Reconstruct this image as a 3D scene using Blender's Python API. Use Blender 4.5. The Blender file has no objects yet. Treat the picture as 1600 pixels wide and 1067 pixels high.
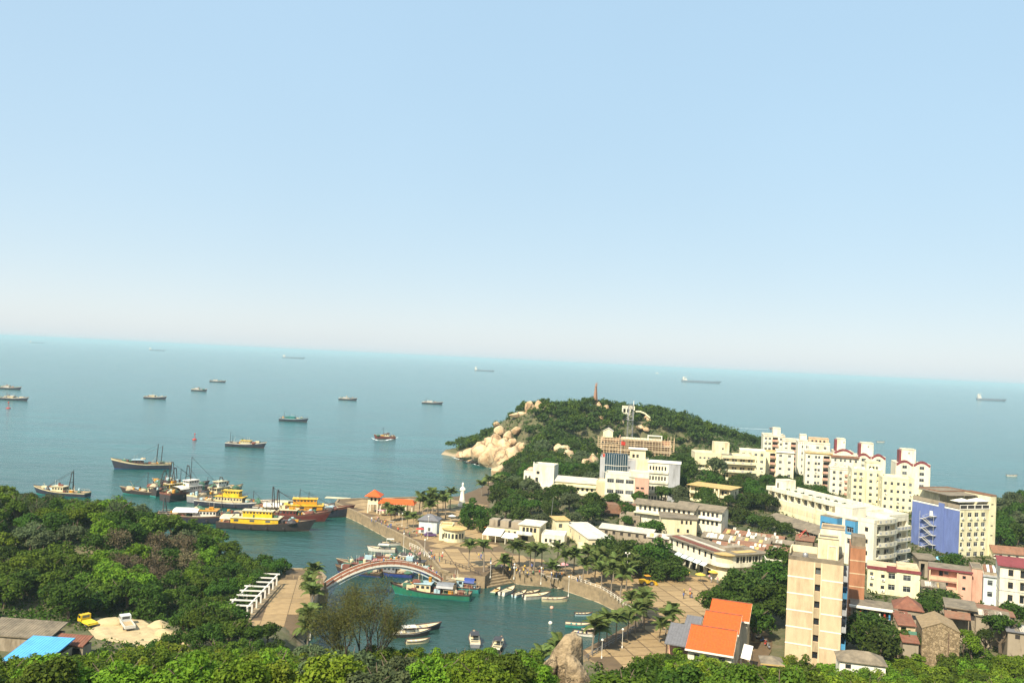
import bpy, math, random
import numpy as np
from mathutils import Vector, Matrix
R=math.radians
SC=bpy.context.scene
COL=SC.collection
# ---------------------------------------------------------------- camera
FPX=1333.0; ROLL=R(2.754); PITCH=R(1.246); CAMZ=62.0
cf=Vector((0,math.cos(PITCH),math.sin(PITCH))); c0=Vector((1,0,0)); cu0=c0.cross(cf)
cr=math.cos(ROLL)*c0+math.sin(ROLL)*cu0; cu=-math.sin(ROLL)*c0+math.cos(ROLL)*cu0
cam=bpy.data.cameras.new('Camera'); co=bpy.data.objects.new('Camera',cam); COL.objects.link(co)
cam.lens=36*FPX/1600; cam.sensor_width=36; cam.clip_start=.5; cam.clip_end=150000
mw=Matrix.Identity(4)
for i in range(3):
    mw[i][0]=cr[i]; mw[i][1]=cu[i]; mw[i][2]=-cf[i]
mw[2][3]=CAMZ
co.matrix_world=mw; SC.camera=co
# ---------------------------------------------------------------- sky, sun, exposure
SUN_EL=R(46); SUN_ROT=R(213)
W=bpy.data.worlds.new('World'); SC.world=W; W.use_nodes=True
nt=W.node_tree; bg=nt.nodes['Background']
sky=nt.nodes.new('ShaderNodeTexSky'); sky.sky_type='NISHITA'; sky.sun_disc=False
sky.sun_elevation=SUN_EL; sky.sun_rotation=SUN_ROT; sky.altitude=0
sky.air_density=.8; sky.dust_density=2.0; sky.ozone_density=4.0
gm=nt.nodes.new('ShaderNodeGamma'); gm.inputs[1].default_value=.10; hs=nt.nodes.new('ShaderNodeHueSaturation'); hs.inputs['Saturation'].default_value=4.2; hs.inputs['Value'].default_value=2.7
hs.inputs['Hue'].default_value=.488
tcw=nt.nodes.new('ShaderNodeTexCoord'); nw=nt.nodes.new('ShaderNodeTexNoise'); nw.inputs['Scale'].default_value=2.2; nw.inputs['Detail'].default_value=5; nt.links.new(tcw.outputs['Generated'],nw.inputs['Vector'])
mwv=nt.nodes.new('ShaderNodeMapRange'); mwv.inputs[1].default_value=.3; mwv.inputs[2].default_value=.7; mwv.inputs[3].default_value=2.62; mwv.inputs[4].default_value=2.72; nt.links.new(nw.outputs[0],mwv.inputs[0]); nt.links.new(mwv.outputs[0],hs.inputs['Value'])   # faint unevenness of the haze
nt.links.new(sky.outputs[0],gm.inputs[0]); nt.links.new(gm.outputs[0],hs.inputs['Color']); nt.links.new(hs.outputs[0],bg.inputs[0]); bg.inputs[1].default_value=.15
sl=bpy.data.lights.new('sun','SUN'); sl.energy=4.3; sl.angle=R(.55); sl.color=(1,.90,.72)
so=bpy.data.objects.new('sun',sl); COL.objects.link(so)
sd=Vector((math.sin(SUN_ROT)*math.cos(SUN_EL),math.cos(SUN_ROT)*math.cos(SUN_EL),math.sin(SUN_EL)))
so.rotation_euler=sd.to_track_quat('Z','Y').to_euler(); so.location=(-60,-60,150)
vs=SC.view_settings; vs.view_transform='Standard'; vs.look='None'; vs.exposure=1.0; vs.gamma=1
SC.render.engine='CYCLES'; cy=SC.cycles
cy.max_bounces=6; cy.diffuse_bounces=3; cy.glossy_bounces=3; cy.transmission_bounces=3; cy.volume_bounces=1; cy.transparent_max_bounces=6
cy.use_denoising=True; cy.sample_clamp_indirect=6
# ---------------------------------------------------------------- picture <-> place
def ray(x,y): return cf*FPX+cr*(x-800)-cu*(y-533.5)
def G(x,y,z=0.0):
    d=ray(x,y); t=(z-CAMZ)/d.z; return Vector((d.x*t,d.y*t,z))
def at(x,y,Y):
    d=ray(x,y); t=Y/d.y; return Vector((d.x*t,Y,CAMZ+d.z*t))
def PXY(p):
    v=Vector(p)-Vector((0,0,CAMZ)); w=v.dot(cf); return 800+FPX*v.dot(cr)/w, 533.5-FPX*v.dot(cu)/w
def Lto(o,ang,px):
    """length along direction ang from point o until image column px"""
    lo,hi=0.0,200.0; u=Vector((math.cos(ang),math.sin(ang),0)); o=Vector(o)
    s=PXY(o)[0]<px
    for _ in range(50):
        m=(lo+hi)/2
        if (PXY(o+u*m)[0]<px)==s: lo=m
        else: hi=m
    return lo
# ---------------------------------------------------------------- objects
def props(o,label,cat,group=None,kind=None):
    if label: o['label']=label
    if cat: o['category']=cat
    if group: o['group']=group
    if kind: o['kind']=kind
    return o
def link(name,data,parent=None):
    o=bpy.data.objects.new(name,data); COL.objects.link(o)
    if parent is not None: o.parent=parent
    return o
def thing(name,label,cat,loc,rz=0,group=None):
    o=link(name,None); o.location=loc; o.rotation_euler=(0,0,rz); o.empty_display_size=.3
    return props(o,label,cat,group)
def setm(o,i,m):
    o.material_slots[i].link='OBJECT'; o.material_slots[i].material=m
def copy_tree(o,parent=None):
    c=o.copy(); COL.objects.link(c)
    if parent is not None: c.parent=parent
    for ch in KIDS.get(o.name,o.children): copy_tree(ch,c)
    return c
KIDS={}
class MB:
    def __init__(s): s.V=[];s.F=[];s.I=[]
    def quad(s,*p,m=0):
        n=len(s.V); s.V+= [tuple(q) for q in p]; s.F.append(tuple(range(n,n+len(p)))); s.I.append(m)
        return s
    def box(s,x0,y0,z0,x1,y1,z1,m=0):
        n=len(s.V)
        s.V+=[(x0,y0,z0),(x1,y0,z0),(x1,y1,z0),(x0,y1,z0),(x0,y0,z1),(x1,y0,z1),(x1,y1,z1),(x0,y1,z1)]
        s.F+=[tuple(n+i for i in f) for f in ((3,2,1,0),(4,5,6,7),(0,1,5,4),(1,2,6,5),(2,3,7,6),(3,0,4,7))]
        s.I+=[m]*6; return s
    def prism(s,pts,z0,z1,m=0,mt=None):
        n=len(s.V); k=len(pts)
        s.V+=[(p[0],p[1],z0) for p in pts]+[(p[0],p[1],z1) for p in pts]
        s.F.append(tuple(range(n+k-1,n-1,-1))); s.F.append(tuple(range(n+k,n+2*k)))
        s.I+=[m,m if mt is None else mt]
        for i in range(k):
            j=(i+1)%k; s.F.append((n+i,n+j,n+k+j,n+k+i)); s.I.append(m)
        return s
    def tube(s,p,q,r,n=6,r2=None,m=0):
        p=Vector(p);q=Vector(q); r2=r if r2 is None else r2
        d=(q-p).normalized(); a=d.orthogonal().normalized(); b=d.cross(a); k=len(s.V)
        for c,rr in ((p,r),(q,r2)):
            for i in range(n):
                t=2*math.pi*i/n; s.V.append(tuple(c+a*rr*math.cos(t)+b*rr*math.sin(t)))
        for i in range(n):
            j=(i+1)%n; s.F.append((k+i,k+j,k+n+j,k+n+i)); s.I.append(m)
        s.F.append(tuple(k+i for i in range(n-1,-1,-1))); s.F.append(tuple(k+n+i for i in range(n))); s.I+=[m,m]
        return s
    def path(s,pts,r,n=6,m=0):
        rs=r if isinstance(r,(list,tuple)) else [r]*len(pts)
        for i in range(len(pts)-1): s.tube(pts[i],pts[i+1],rs[i],n,rs[i+1],m)
        return s
    def lathe(s,prof,n=12,c=(0,0),m=0,sy=1):
        k=len(s.V)
        for r,z in prof:
            for i in range(n):
                t=2*math.pi*i/n; s.V.append((c[0]+r*math.cos(t),c[1]+r*sy*math.sin(t),z))
        for a in range(len(prof)-1):
            for i in range(n):
                j=(i+1)%n; s.F.append((k+a*n+i,k+a*n+j,k+(a+1)*n+j,k+(a+1)*n+i)); s.I.append(m)
        s.F.append(tuple(k+i for i in range(n-1,-1,-1))); s.F.append(tuple(k+(len(prof)-1)*n+i for i in range(n))); s.I+=[m,m]
        return s
    def mesh(s,name,mats):
        me=bpy.data.meshes.new(name); me.from_pydata(s.V,[],s.F)
        for m in (mats if isinstance(mats,(list,tuple)) else [mats]): me.materials.append(m)
        me.polygons.foreach_set('material_index',s.I); me.update(); return me
    def build(s,name,mats,parent=None,smooth=False):
        me=s.mesh(name,mats)
        if smooth: me.polygons.foreach_set('use_smooth',[True]*len(me.polygons))
        return link(name,me,parent)
def npmesh(name,V,Q,mats,smooth=False):
    """V (n,3), Q (m,4) quads"""
    me=bpy.data.meshes.new(name); me.vertices.add(len(V)); me.vertices.foreach_set('co',V.astype(np.float32).ravel())
    m,k=Q.shape
    me.loops.add(m*k); me.polygons.add(m)
    me.loops.foreach_set('vertex_index',Q.astype(np.int32).ravel())
    me.polygons.foreach_set('loop_start',np.arange(0,m*k,k,dtype=np.int32))
    if smooth: me.polygons.foreach_set('use_smooth',np.ones(m,dtype=bool))
    for x in (mats if isinstance(mats,(list,tuple)) else [mats]): me.materials.append(x)
    me.update(calc_edges=True); me.validate(); return me
# ---------------------------------------------------------------- materials
def newmat(name):
    m=bpy.data.materials.new(name); m.use_nodes=True
    return m,m.node_tree,m.node_tree.nodes['Principled BSDF']
def N(t,kind,**kw):
    n=t.nodes.new(kind)
    for k,v in kw.items():
        if k in n.inputs.keys() if isinstance(k,str) else False: n.inputs[k].default_value=v
        else: setattr(n,k,v)
    return n
def c4(c): return (c[0],c[1],c[2],1)
def mat(name,col,rough=.75,var=.18,scale=1.2,streak=1.0,stain=None,stain_amt=.0,bump=0.,metal=0.,spec=.4,island=0.,objr=0.,fine=8.):
    """painted/mineral surface: two-scale mottling, optional weather stains, fine relief"""
    m,t,p=newmat(name); L=t.links.new
    tc=N(t,'ShaderNodeTexCoord'); mp=N(t,'ShaderNodeMapping'); mp.inputs['Scale'].default_value=(1,1,streak)
    L(tc.outputs['Object'],mp.inputs[0])
    n1=N(t,'ShaderNodeTexNoise'); n1.inputs['Scale'].default_value=scale; n1.inputs['Detail'].default_value=6; n1.inputs['Roughness'].default_value=.65
    L(mp.outputs[0],n1.inputs['Vector'])
    mr=N(t,'ShaderNodeMapRange'); mr.inputs[1].default_value=.3; mr.inputs[2].default_value=.7; mr.inputs[3].default_value=1-var; mr.inputs[4].default_value=1+var*.6
    L(n1.outputs[0],mr.inputs[0])
    hv=N(t,'ShaderNodeHueSaturation'); hv.inputs['Color'].default_value=c4(col); val=mr.outputs[0]
    if island or objr:
        src=N(t,'ShaderNodeNewGeometry').outputs['Random Per Island'] if island else N(t,'ShaderNodeObjectInfo').outputs['Random']
        a=island or objr
        r2=N(t,'ShaderNodeMapRange'); r2.inputs[3].default_value=1-a; r2.inputs[4].default_value=1+a; L(src,r2.inputs[0])
        mu=N(t,'ShaderNodeMath',operation='MULTIPLY'); L(val,mu.inputs[0]); L(r2.outputs[0],mu.inputs[1]); val=mu.outputs[0]
    L(val,hv.inputs['Value']); out=hv.outputs[0]
    if stain:
        n2=N(t,'ShaderNodeTexNoise'); n2.inputs['Scale'].default_value=scale*.45; n2.inputs['Detail'].default_value=9; n2.inputs['Roughness'].default_value=.72
        mp2=N(t,'ShaderNodeMapping'); mp2.inputs['Scale'].default_value=(1,1,streak*.8); mp2.inputs['Location'].default_value=(7.3,2.1,4.4)
        L(tc.outputs['Object'],mp2.inputs[0]); L(mp2.outputs[0],n2.inputs['Vector'])
        m2=N(t,'ShaderNodeMapRange'); m2.inputs[1].default_value=.5; m2.inputs[2].default_value=.68; m2.inputs[3].default_value=0; m2.inputs[4].default_value=stain_amt
        L(n2.outputs[0],m2.inputs[0])
        mx=N(t,'ShaderNodeMix',data_type='RGBA'); L(m2.outputs[0],mx.inputs['Factor']); L(out,mx.inputs['A']); mx.inputs['B'].default_value=c4(stain); out=mx.outputs['Result']
    L(out,p.inputs['Base Color'])
    p.inputs['Roughness'].default_value=rough; p.inputs['Metallic'].default_value=metal; p.inputs['Specular IOR Level'].default_value=spec
    if bump:
        n3=N(t,'ShaderNodeTexNoise'); n3.inputs['Scale'].default_value=fine; n3.inputs['Detail'].default_value=5; L(tc.outputs['Object'],n3.inputs['Vector'])
        b=N(t,'ShaderNodeBump'); b.inputs['Strength'].default_value=bump; b.inputs['Distance'].default_value=.05; L(n3.outputs[0],b.inputs['Height']); L(b.outputs[0],p.inputs['Normal'])
    return m
def wall(name,col,amt=.45):
    return mat(name,col,.8,.16,.8,.28,(col[0]*.36,col[1]*.33,col[2]*.28),min(amt+.22,.8),.15)
def paint(name,col,rough=.4,var=.1): return mat(name,col,rough,var,2.,1,(col[0]*.5+.03,col[1]*.42+.02,col[2]*.38+.01),.35)
def leafmat(name,a,b,trans=.28):
    m,t,p=newmat(name); L=t.links.new
    g=N(t,'ShaderNodeNewGeometry'); oi=N(t,'ShaderNodeObjectInfo')
    mx=N(t,'ShaderNodeMix',data_type='RGBA'); mx.inputs['A'].default_value=c4(a); mx.inputs['B'].default_value=c4(b)
    L(g.outputs['Random Per Island'],mx.inputs['Factor'])
    n=N(t,'ShaderNodeTexNoise'); n.inputs['Scale'].default_value=.35; n.inputs['Detail'].default_value=2; L(g.outputs['Position'],n.inputs['Vector'])
    ad=N(t,'ShaderNodeMath',operation='ADD'); L(oi.outputs['Random'],ad.inputs[0]); L(n.outputs[0],ad.inputs[1])
    mr=N(t,'ShaderNodeMapRange'); mr.inputs[1].default_value=.3; mr.inputs[2].default_value=1.7; mr.inputs[3].default_value=.6; mr.inputs[4].default_value=1.45; L(ad.outputs[0],mr.inputs[0])
    h=N(t,'ShaderNodeHueSaturation'); L(mx.outputs['Result'],h.inputs['Color']); L(mr.outputs[0],h.inputs['Value'])
    m3=N(t,'ShaderNodeMapRange'); m3.inputs[3].default_value=.485; m3.inputs[4].default_value=.52; L(oi.outputs['Random'],m3.inputs[0]); L(m3.outputs[0],h.inputs['Hue'])
    L(h.outputs[0],p.inputs['Base Color']); p.inputs['Roughness'].default_value=.6; p.inputs['Specular IOR Level'].default_value=.08
    tr=N(t,'ShaderNodeBsdfTranslucent'); L(h.outputs[0],tr.inputs[0]); ms=N(t,'ShaderNodeMixShader'); ms.inputs[0].default_value=trans
    L(p.outputs[0],ms.inputs[1]); L(tr.outputs[0],ms.inputs[2]); L(ms.outputs[0],t.nodes['Material Output'].inputs[0])
    return m
# ================================================================ terrain, sea, quays
def g2(x,y,z=0): v=G(x,y,z); return (v.x,v.y)
EDGE=[g2(*p) for p in ((440,907),(498,909),(509,922),(497,942),(488,985))]
BAS=[(-43,160),(-24,152),(4,153)]+[g2(*p) for p in ((903,1043),(955,1014),(1003,984),(980,963),(935,941),(870,918),(812,913),(803,911),(796,902),(768,907),(757,919),(700,913),(686,909),(668,886),(650,864),(600,838),(560,816),(523,799),(527,793),(575,791),(650,789),(715,787),(752,772),(770,760),(774,748),(800,737),(775,729),(740,723),(708,713))]
COAST=[(-420,300),(-200,292),(-140,284),(-105,268),(-84,250),(-66,231)]+EDGE+BAS+[(-42,545),(-32,575),(10,610),(60,632),(120,628),(170,600),(180,545),(198,480),(215,430),(240,385),(290,350),(420,330),(600,300),(600,-200),(-420,-200)]
def inside(P,poly):
    x,y=P[:,0],P[:,1]; r=np.zeros(len(P),bool); n=len(poly)
    for i in range(n):
        x0,y0=poly[i]; x1,y1=poly[(i+1)%n]
        c=((y0>y)!=(y1>y))&(x<(x1-x0)*(y-y0)/((y1-y0) or 1e-9)+x0); r^=c
    return r
def sdist(P,poly):
    d=np.full(len(P),1e9); n=len(poly)
    for i in range(n):
        a=np.array(poly[i]); b=np.array(poly[(i+1)%n]); ab=b-a
        t=np.clip(((P-a)@ab)/max(ab@ab,1e-9),0,1); d=np.minimum(d,np.hypot(*(P-a-t[:,None]*ab).T))
    return np.where(inside(P,poly),d,-d)
def ss(x,a,b): t=np.clip((x-a)/(b-a),0,1); return t*t*(3-2*t)
PADS=[(994,700,468,26,16,11.5),(984,676,486,5,5,14.5),(930,632,530,7,7,35.2),(982,640,507,9,5,29.5),(722,784,338,4,4,3.6),(50,1010,152,30,11,4.2),(200,990,168,26,10,4.2)]
def hfun(P):
    X,Y=P[:,0],P[:,1]; sd=sdist(P,COAST)
    z=np.where(sd>0,np.minimum(2.85,1.1*sd),np.maximum(-5,sd*.9))
    gs=lambda cx,cy,h,sx,sy:h*np.exp(-((X-cx)/sx)**2-((Y-cy)/sy)**2)
    k=ss(sd,0,22)
    town=np.clip((Y-238)*.045,0,6.5)*ss(X,-12,25)*(1-.45*ss(X,88,125)*(1-ss(Y,430,500)))+2.2*ss(X,52,85)*ss(Y,150,185)
    left=gs(-165,240,7.6,60,30)+gs(-100,238,4.5,26,24)+gs(-235,230,9,60,45)
    head=gs(50,530,21.5,62,52)+gs(2,512,13,30,26)+gs(112,512,9,45,45)+gs(20,478,5,24,24)
    fore=np.interp(Y,[-60,0,20,50,80,110,130,150,163,175],[61,58.5,50,39,28.5,18.5,12.2,6.2,3.2,0])+1.2*np.sin(X*.05+1)*ss(Y,20,90)*(1-ss(Y,120,160))-3.6*(1-ss(X,-78,-48))*ss(Y,60,100)*(1-ss(Y,135,160))
    nz=.5*np.sin(X*.21+Y*.13)+.4*np.sin(X*.11-Y*.23+2)
    z2=z+k*(town+left+head)+k*nz*ss(np.maximum(left,head),1.5,5)
    r=np.where(sd>0,np.maximum(z2,np.where(sd>1,fore,-9)),z2)
    for (px,py,D,rx,ry,z) in PADS:                                  # levelled building plots
        c=at(px,py,D); k=(1-ss(np.abs(X-c.x),rx,rx*1.5))*(1-ss(np.abs(Y-c.y),ry,ry*1.6)); r=r*(1-k)+z*k
    return r
GX0,GY0,GS,GNX,GNY=-330.,-45.,3.,222,230
gx=GX0+np.arange(GNX)*GS; gy=GY0+np.arange(GNY)*GS
gxx,gyy=np.meshgrid(gx,gy); HZ=hfun(np.stack([gxx.ravel(),gyy.ravel()],1)).reshape(GNY,GNX)
def TH(x,y):
    u=min(max((x-GX0)/GS,0),GNX-1.01); v=min(max((y-GY0)/GS,0),GNY-1.01); i=int(u); j=int(v); u-=i; v-=j
    return float((HZ[j,i]*(1-u)+HZ[j,i+1]*u)*(1-v)+(HZ[j+1,i]*(1-u)+HZ[j+1,i+1]*u)*v)
SDG=sdist(np.stack([gxx.ravel(),gyy.ravel()],1),COAST).reshape(GNY,GNX)
def bil(A,x,y):
    u=np.clip((np.asarray(x)-GX0)/GS,0,GNX-1.01); v=np.clip((np.asarray(y)-GY0)/GS,0,GNY-1.01); i=u.astype(int); j=v.astype(int); u=u-i; v=v-j
    return (A[j,i]*(1-u)+A[j,i+1]*u)*(1-v)+(A[j+1,i]*(1-u)+A[j+1,i+1]*u)*v
# ground material: soil / dry grass / pale sand / shore rock by noise
def ground_material():
    m,t,p=newmat('ground_soil'); L=t.links.new
    g=N(t,'ShaderNodeNewGeometry')
    n=N(t,'ShaderNodeTexNoise'); n.inputs['Scale'].default_value=.16; n.inputs['Detail'].default_value=9; n.inputs['Roughness'].default_value=.7; L(g.outputs['Position'],n.inputs['Vector'])
    r=N(t,'ShaderNodeValToRGB'); e=r.color_ramp.elements
    e[0].position=.36; e[0].color=(.045,.06,.02,1); e[1].position=.66; e[1].color=(.16,.125,.075,1)
    x=e.new(.5); x.color=(.085,.085,.035,1); L(n.outputs[0],r.inputs[0])
    sx=N(t,'ShaderNodeSeparateXYZ'); L(g.outputs['Position'],sx.inputs[0])
    n2=N(t,'ShaderNodeTexNoise'); n2.inputs['Scale'].default_value=.5; n2.inputs['Detail'].default_value=6; L(g.outputs['Position'],n2.inputs['Vector'])
    ma=N(t,'ShaderNodeMath',operation='MULTIPLY_ADD'); ma.inputs[1].default_value=2.4; L(n2.outputs[0],ma.inputs[0]); L(sx.outputs['Z'],ma.inputs[2])
    mr=N(t,'ShaderNodeMapRange'); mr.inputs[1].default_value=2.2; mr.inputs[2].default_value=3.4; mr.inputs[3].default_value=1; mr.inputs[4].default_value=0; L(ma.outputs[0],mr.inputs[0])
    mx=N(t,'ShaderNodeMix',data_type='RGBA'); L(mr.outputs[0],mx.inputs['Factor']); L(r.outputs[0],mx.inputs['A']); mx.inputs['B'].default_value=(.30,.235,.15,1)
    L(mx.outputs['Result'],p.inputs['Base Color']); p.inputs['Roughness'].default_value=.9
    b=N(t,'ShaderNodeBump'); b.inputs['Strength'].default_value=.6; b.inputs['Distance'].default_value=.4; L(n2.outputs[0],b.inputs['Height']); L(b.outputs[0],p.inputs['Normal'])
    return m
V=np.stack([gxx.ravel(),gyy.ravel(),HZ.ravel()],1)
ii=(np.arange(GNY-1)[:,None]*GNX+np.arange(GNX-1)[None,:]).ravel()
ground=link('ground',npmesh('ground',V,np.stack([ii,ii+1,ii+1+GNX,ii+GNX],1),ground_material(),True)); ground['kind']='structure'
# sea
def sea_material():
    m,t,p=newmat('sea_water'); L=t.links.new
    g=N(t,'ShaderNodeNewGeometry'); sx=N(t,'ShaderNodeSeparateXYZ'); L(g.outputs['Position'],sx.inputs[0])
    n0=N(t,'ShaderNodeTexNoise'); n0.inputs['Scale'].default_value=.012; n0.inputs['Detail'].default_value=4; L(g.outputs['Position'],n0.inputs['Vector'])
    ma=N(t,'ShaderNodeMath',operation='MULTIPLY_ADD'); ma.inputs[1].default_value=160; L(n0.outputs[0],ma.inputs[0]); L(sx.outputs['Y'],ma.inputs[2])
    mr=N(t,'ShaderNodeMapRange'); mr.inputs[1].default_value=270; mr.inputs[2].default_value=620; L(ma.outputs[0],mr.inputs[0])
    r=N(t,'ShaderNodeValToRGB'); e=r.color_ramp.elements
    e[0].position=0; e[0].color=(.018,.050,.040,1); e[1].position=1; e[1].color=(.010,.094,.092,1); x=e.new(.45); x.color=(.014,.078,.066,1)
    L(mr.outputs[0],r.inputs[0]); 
    n4=N(t,'ShaderNodeTexNoise'); n4.inputs['Scale'].default_value=.035; n4.inputs['Detail'].default_value=5; mp=N(t,'ShaderNodeMapping'); mp.inputs['Scale'].default_value=(.35,1,1); L(g.outputs['Position'],mp.inputs[0]); L(mp.outputs[0],n4.inputs['Vector'])
    mv=N(t,'ShaderNodeMapRange'); mv.inputs[1].default_value=.3; mv.inputs[2].default_value=.7; mv.inputs[3].default_value=.74; mv.inputs[4].default_value=1.2; L(n4.outputs[0],mv.inputs[0])
    h=N(t,'ShaderNodeHueSaturation'); L(r.outputs[0],h.inputs['Color']); L(mv.outputs[0],h.inputs['Value']); L(h.outputs[0],p.inputs['Base Color'])
    p.inputs['Roughness'].default_value=.16; p.inputs['IOR'].default_value=1.33
    w=N(t,'ShaderNodeTexNoise'); w.inputs['Scale'].default_value=.55; w.inputs['Detail'].default_value=5; w.inputs['Roughness'].default_value=.62
    m2=N(t,'ShaderNodeMapping'); m2.inputs['Scale'].default_value=(.55,1,1); m2.inputs['Rotation'].default_value=(0,0,.25); L(g.outputs['Position'],m2.inputs[0]); L(m2.outputs[0],w.inputs['Vector'])
    w2=N(t,'ShaderNodeTexNoise'); w2.inputs['Scale'].default_value=.13; w2.inputs['Detail'].default_value=3; L(m2.outputs[0],w2.inputs['Vector'])
    aw=N(t,'ShaderNodeMath',operation='MULTIPLY_ADD'); aw.inputs[1].default_value=2.2; L(w2.outputs[0],aw.inputs[0]); L(w.outputs[0],aw.inputs[2])
    b=N(t,'ShaderNodeBump'); b.inputs['Strength'].default_value=.75; b.inputs['Distance'].default_value=.55; L(aw.outputs[0],b.inputs['Height']); L(b.outputs[0],p.inputs['Normal'])
    return m
mb=MB(); mb.quad((-40000,-3000,0),(40000,-3000,0),(40000,60000,0),(-40000,60000,0))
sea=mb.build('sea',sea_material()); sea['kind']='structure'
# haze in the air over land and sea
hm=bpy.data.materials.new('haze_air'); hm.use_nodes=True; t=hm.node_tree; t.nodes.remove(t.nodes['Principled BSDF'])
pv=t.nodes.new('ShaderNodeVolumePrincipled'); pv.inputs['Color'].default_value=(.51,.70,.78,1); pv.inputs['Density'].default_value=1.05e-4; pv.inputs['Anisotropy'].default_value=.0
t.links.new(pv.outputs[0],t.nodes['Material Output'].inputs['Volume'])
mb=MB(); mb.box(-41000,-4000,-7,41000,61000,74)
hz=mb.build('haze',hm); hz['kind']='stuff'; hz['label']='pale haze in the air over sea and town'
# quays
M_stone=mat('quay_stone',(.27,.205,.12),.85,.3,.9,1,(.10,.085,.06),.7,.5,fine=3)
M_joint=mat('paving_joint',(.125,.085,.045),.9,.25,.6,1,(.09,.06,.035),.6)
M_slab=mat('paving_slab',(.31,.215,.105),.8,.25,.5,1,(.19,.13,.065),.6,.1,objr=.14)
M_conc=mat('concrete',(.36,.32,.25),.85,.2,.8,1,(.16,.14,.11),.6,.2)
QZ=3.2
q3=lambda *l:[g2(x,y,QZ) for x,y in l]
QMAIN=BAS[3:27]+[(-2,318),(0,290),(12,270),(32,258),(58,244),(64,228),(66,205),(58,182),(46,158),(30,150)]
QLEFT=[(-57,EDGE[0][1]),EDGE[0],EDGE[1],EDGE[2],EDGE[3],EDGE[4],(-43,158),(-66,158),g2(372,968,QZ),g2(418,918,QZ)]
def ccw(p): return p if sum(p[i][0]*p[(i+1)%len(p)][1]-p[(i+1)%len(p)][0]*p[i][1] for i in range(len(p)))>0 else p[::-1]
def quay(name,poly):
    o=MB().prism(ccw(poly),-4,QZ,0,1).build(name,[M_stone,M_joint if name=='plaza' else M_joint]); o['kind']='structure'; return o
plaza=quay('plaza',QMAIN); prom=quay('promenade',QLEFT)
# stepped landing in the quay gap
sa=Vector((*g2(761,918),0)); sb=Vector((*g2(800,911),0)); sn=Vector((-(sb-sa).y,(sb-sa).x,0)).normalized()
sto=thing('landing_steps','stone steps going down to the water in the gap of the quay wall','steps',(sa.x,sa.y,0))
for i in range(6):
    a_=sn*(1.0*i-.3); b_=sn*(1.0*i+3.2); q_=[a_,(sb-sa)+a_,(sb-sa)+b_,b_]; MB().prism([(v.x,v.y) for v in q_],-2,.35+.5*i).build('step',M_stone,sto)
def coping(poly,idx,name,parent,w=.7,h=.35,mt=None):
    mb=MB()
    for a,b in idx:
        p=Vector(poly[a]+(0,)); q=Vector(poly[b]+(0,)); d=(q-p).normalized(); n=Vector((-d.y,d.x,0))
        if not inside(np.array([[*(p+d*(q-p).length*.5+n*.3)[:2]]]),poly)[0]: n=-n
        o=-n*.08; i=n*w
        c=[p+o,q+o,q+i,p+i]; c=ccw([(v.x,v.y) for v in c]); mb.prism(c,QZ-.25,QZ+h)
    return mb.build(name,mt or M_stone,parent)
nq=len(BAS[3:27])
coping(QMAIN,[(i,i+1) for i in range(3,nq-4) if i not in (7,8,9,10)],'coping',plaza)
coping(QLEFT,[(i,i+1) for i in range(1,5)],'coping',prom)
def slabs(parent,poly,cx,cy,ang,w,d,nx,ny,gap=.22,th=.05,keep=None):
    me=MB().box(-w/2+gap/2,-d/2+gap/2,-.02,w/2-gap/2,d/2-gap/2,th).mesh('paving_slab',M_slab); k=0
    ca,sa=math.cos(ang),math.sin(ang)
    for i in range(nx):
        for j in range(ny):
            u=(i-(nx-1)/2)*w; v=(j-(ny-1)/2)*d; x=cx+u*ca-v*sa; y=cy+u*sa+v*ca
            cs=np.array([[x+a*w/2*ca-b*d/2*sa,y+a*w/2*sa+b*d/2*ca] for a in(-1,1) for b in(-1,1)])
            if not inside(cs,poly).all(): continue
            if keep and not keep(x,y): continue
            o=link('paving_slab',me,parent); o.location=(x,y,QZ); o.rotation_euler=(0,0,ang); k+=1
    return k
print('slabs',slabs(plaza,QMAIN,20,225,R(14),4.6,4.6,24,30,gap=.34,keep=lambda x,y: TH(x,y)<3.15 and y<262),slabs(plaza,QMAIN,-30,296,R(-32),5.4,5.4,20,20,gap=.3,keep=lambda x,y: TH(x,y)<3.15 and y>266))
slabs(prom,QLEFT,-52,190,R(100),4.2,5.2,16,6,gap=.14,keep=lambda x,y: TH(x,y)<3.15)
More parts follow.
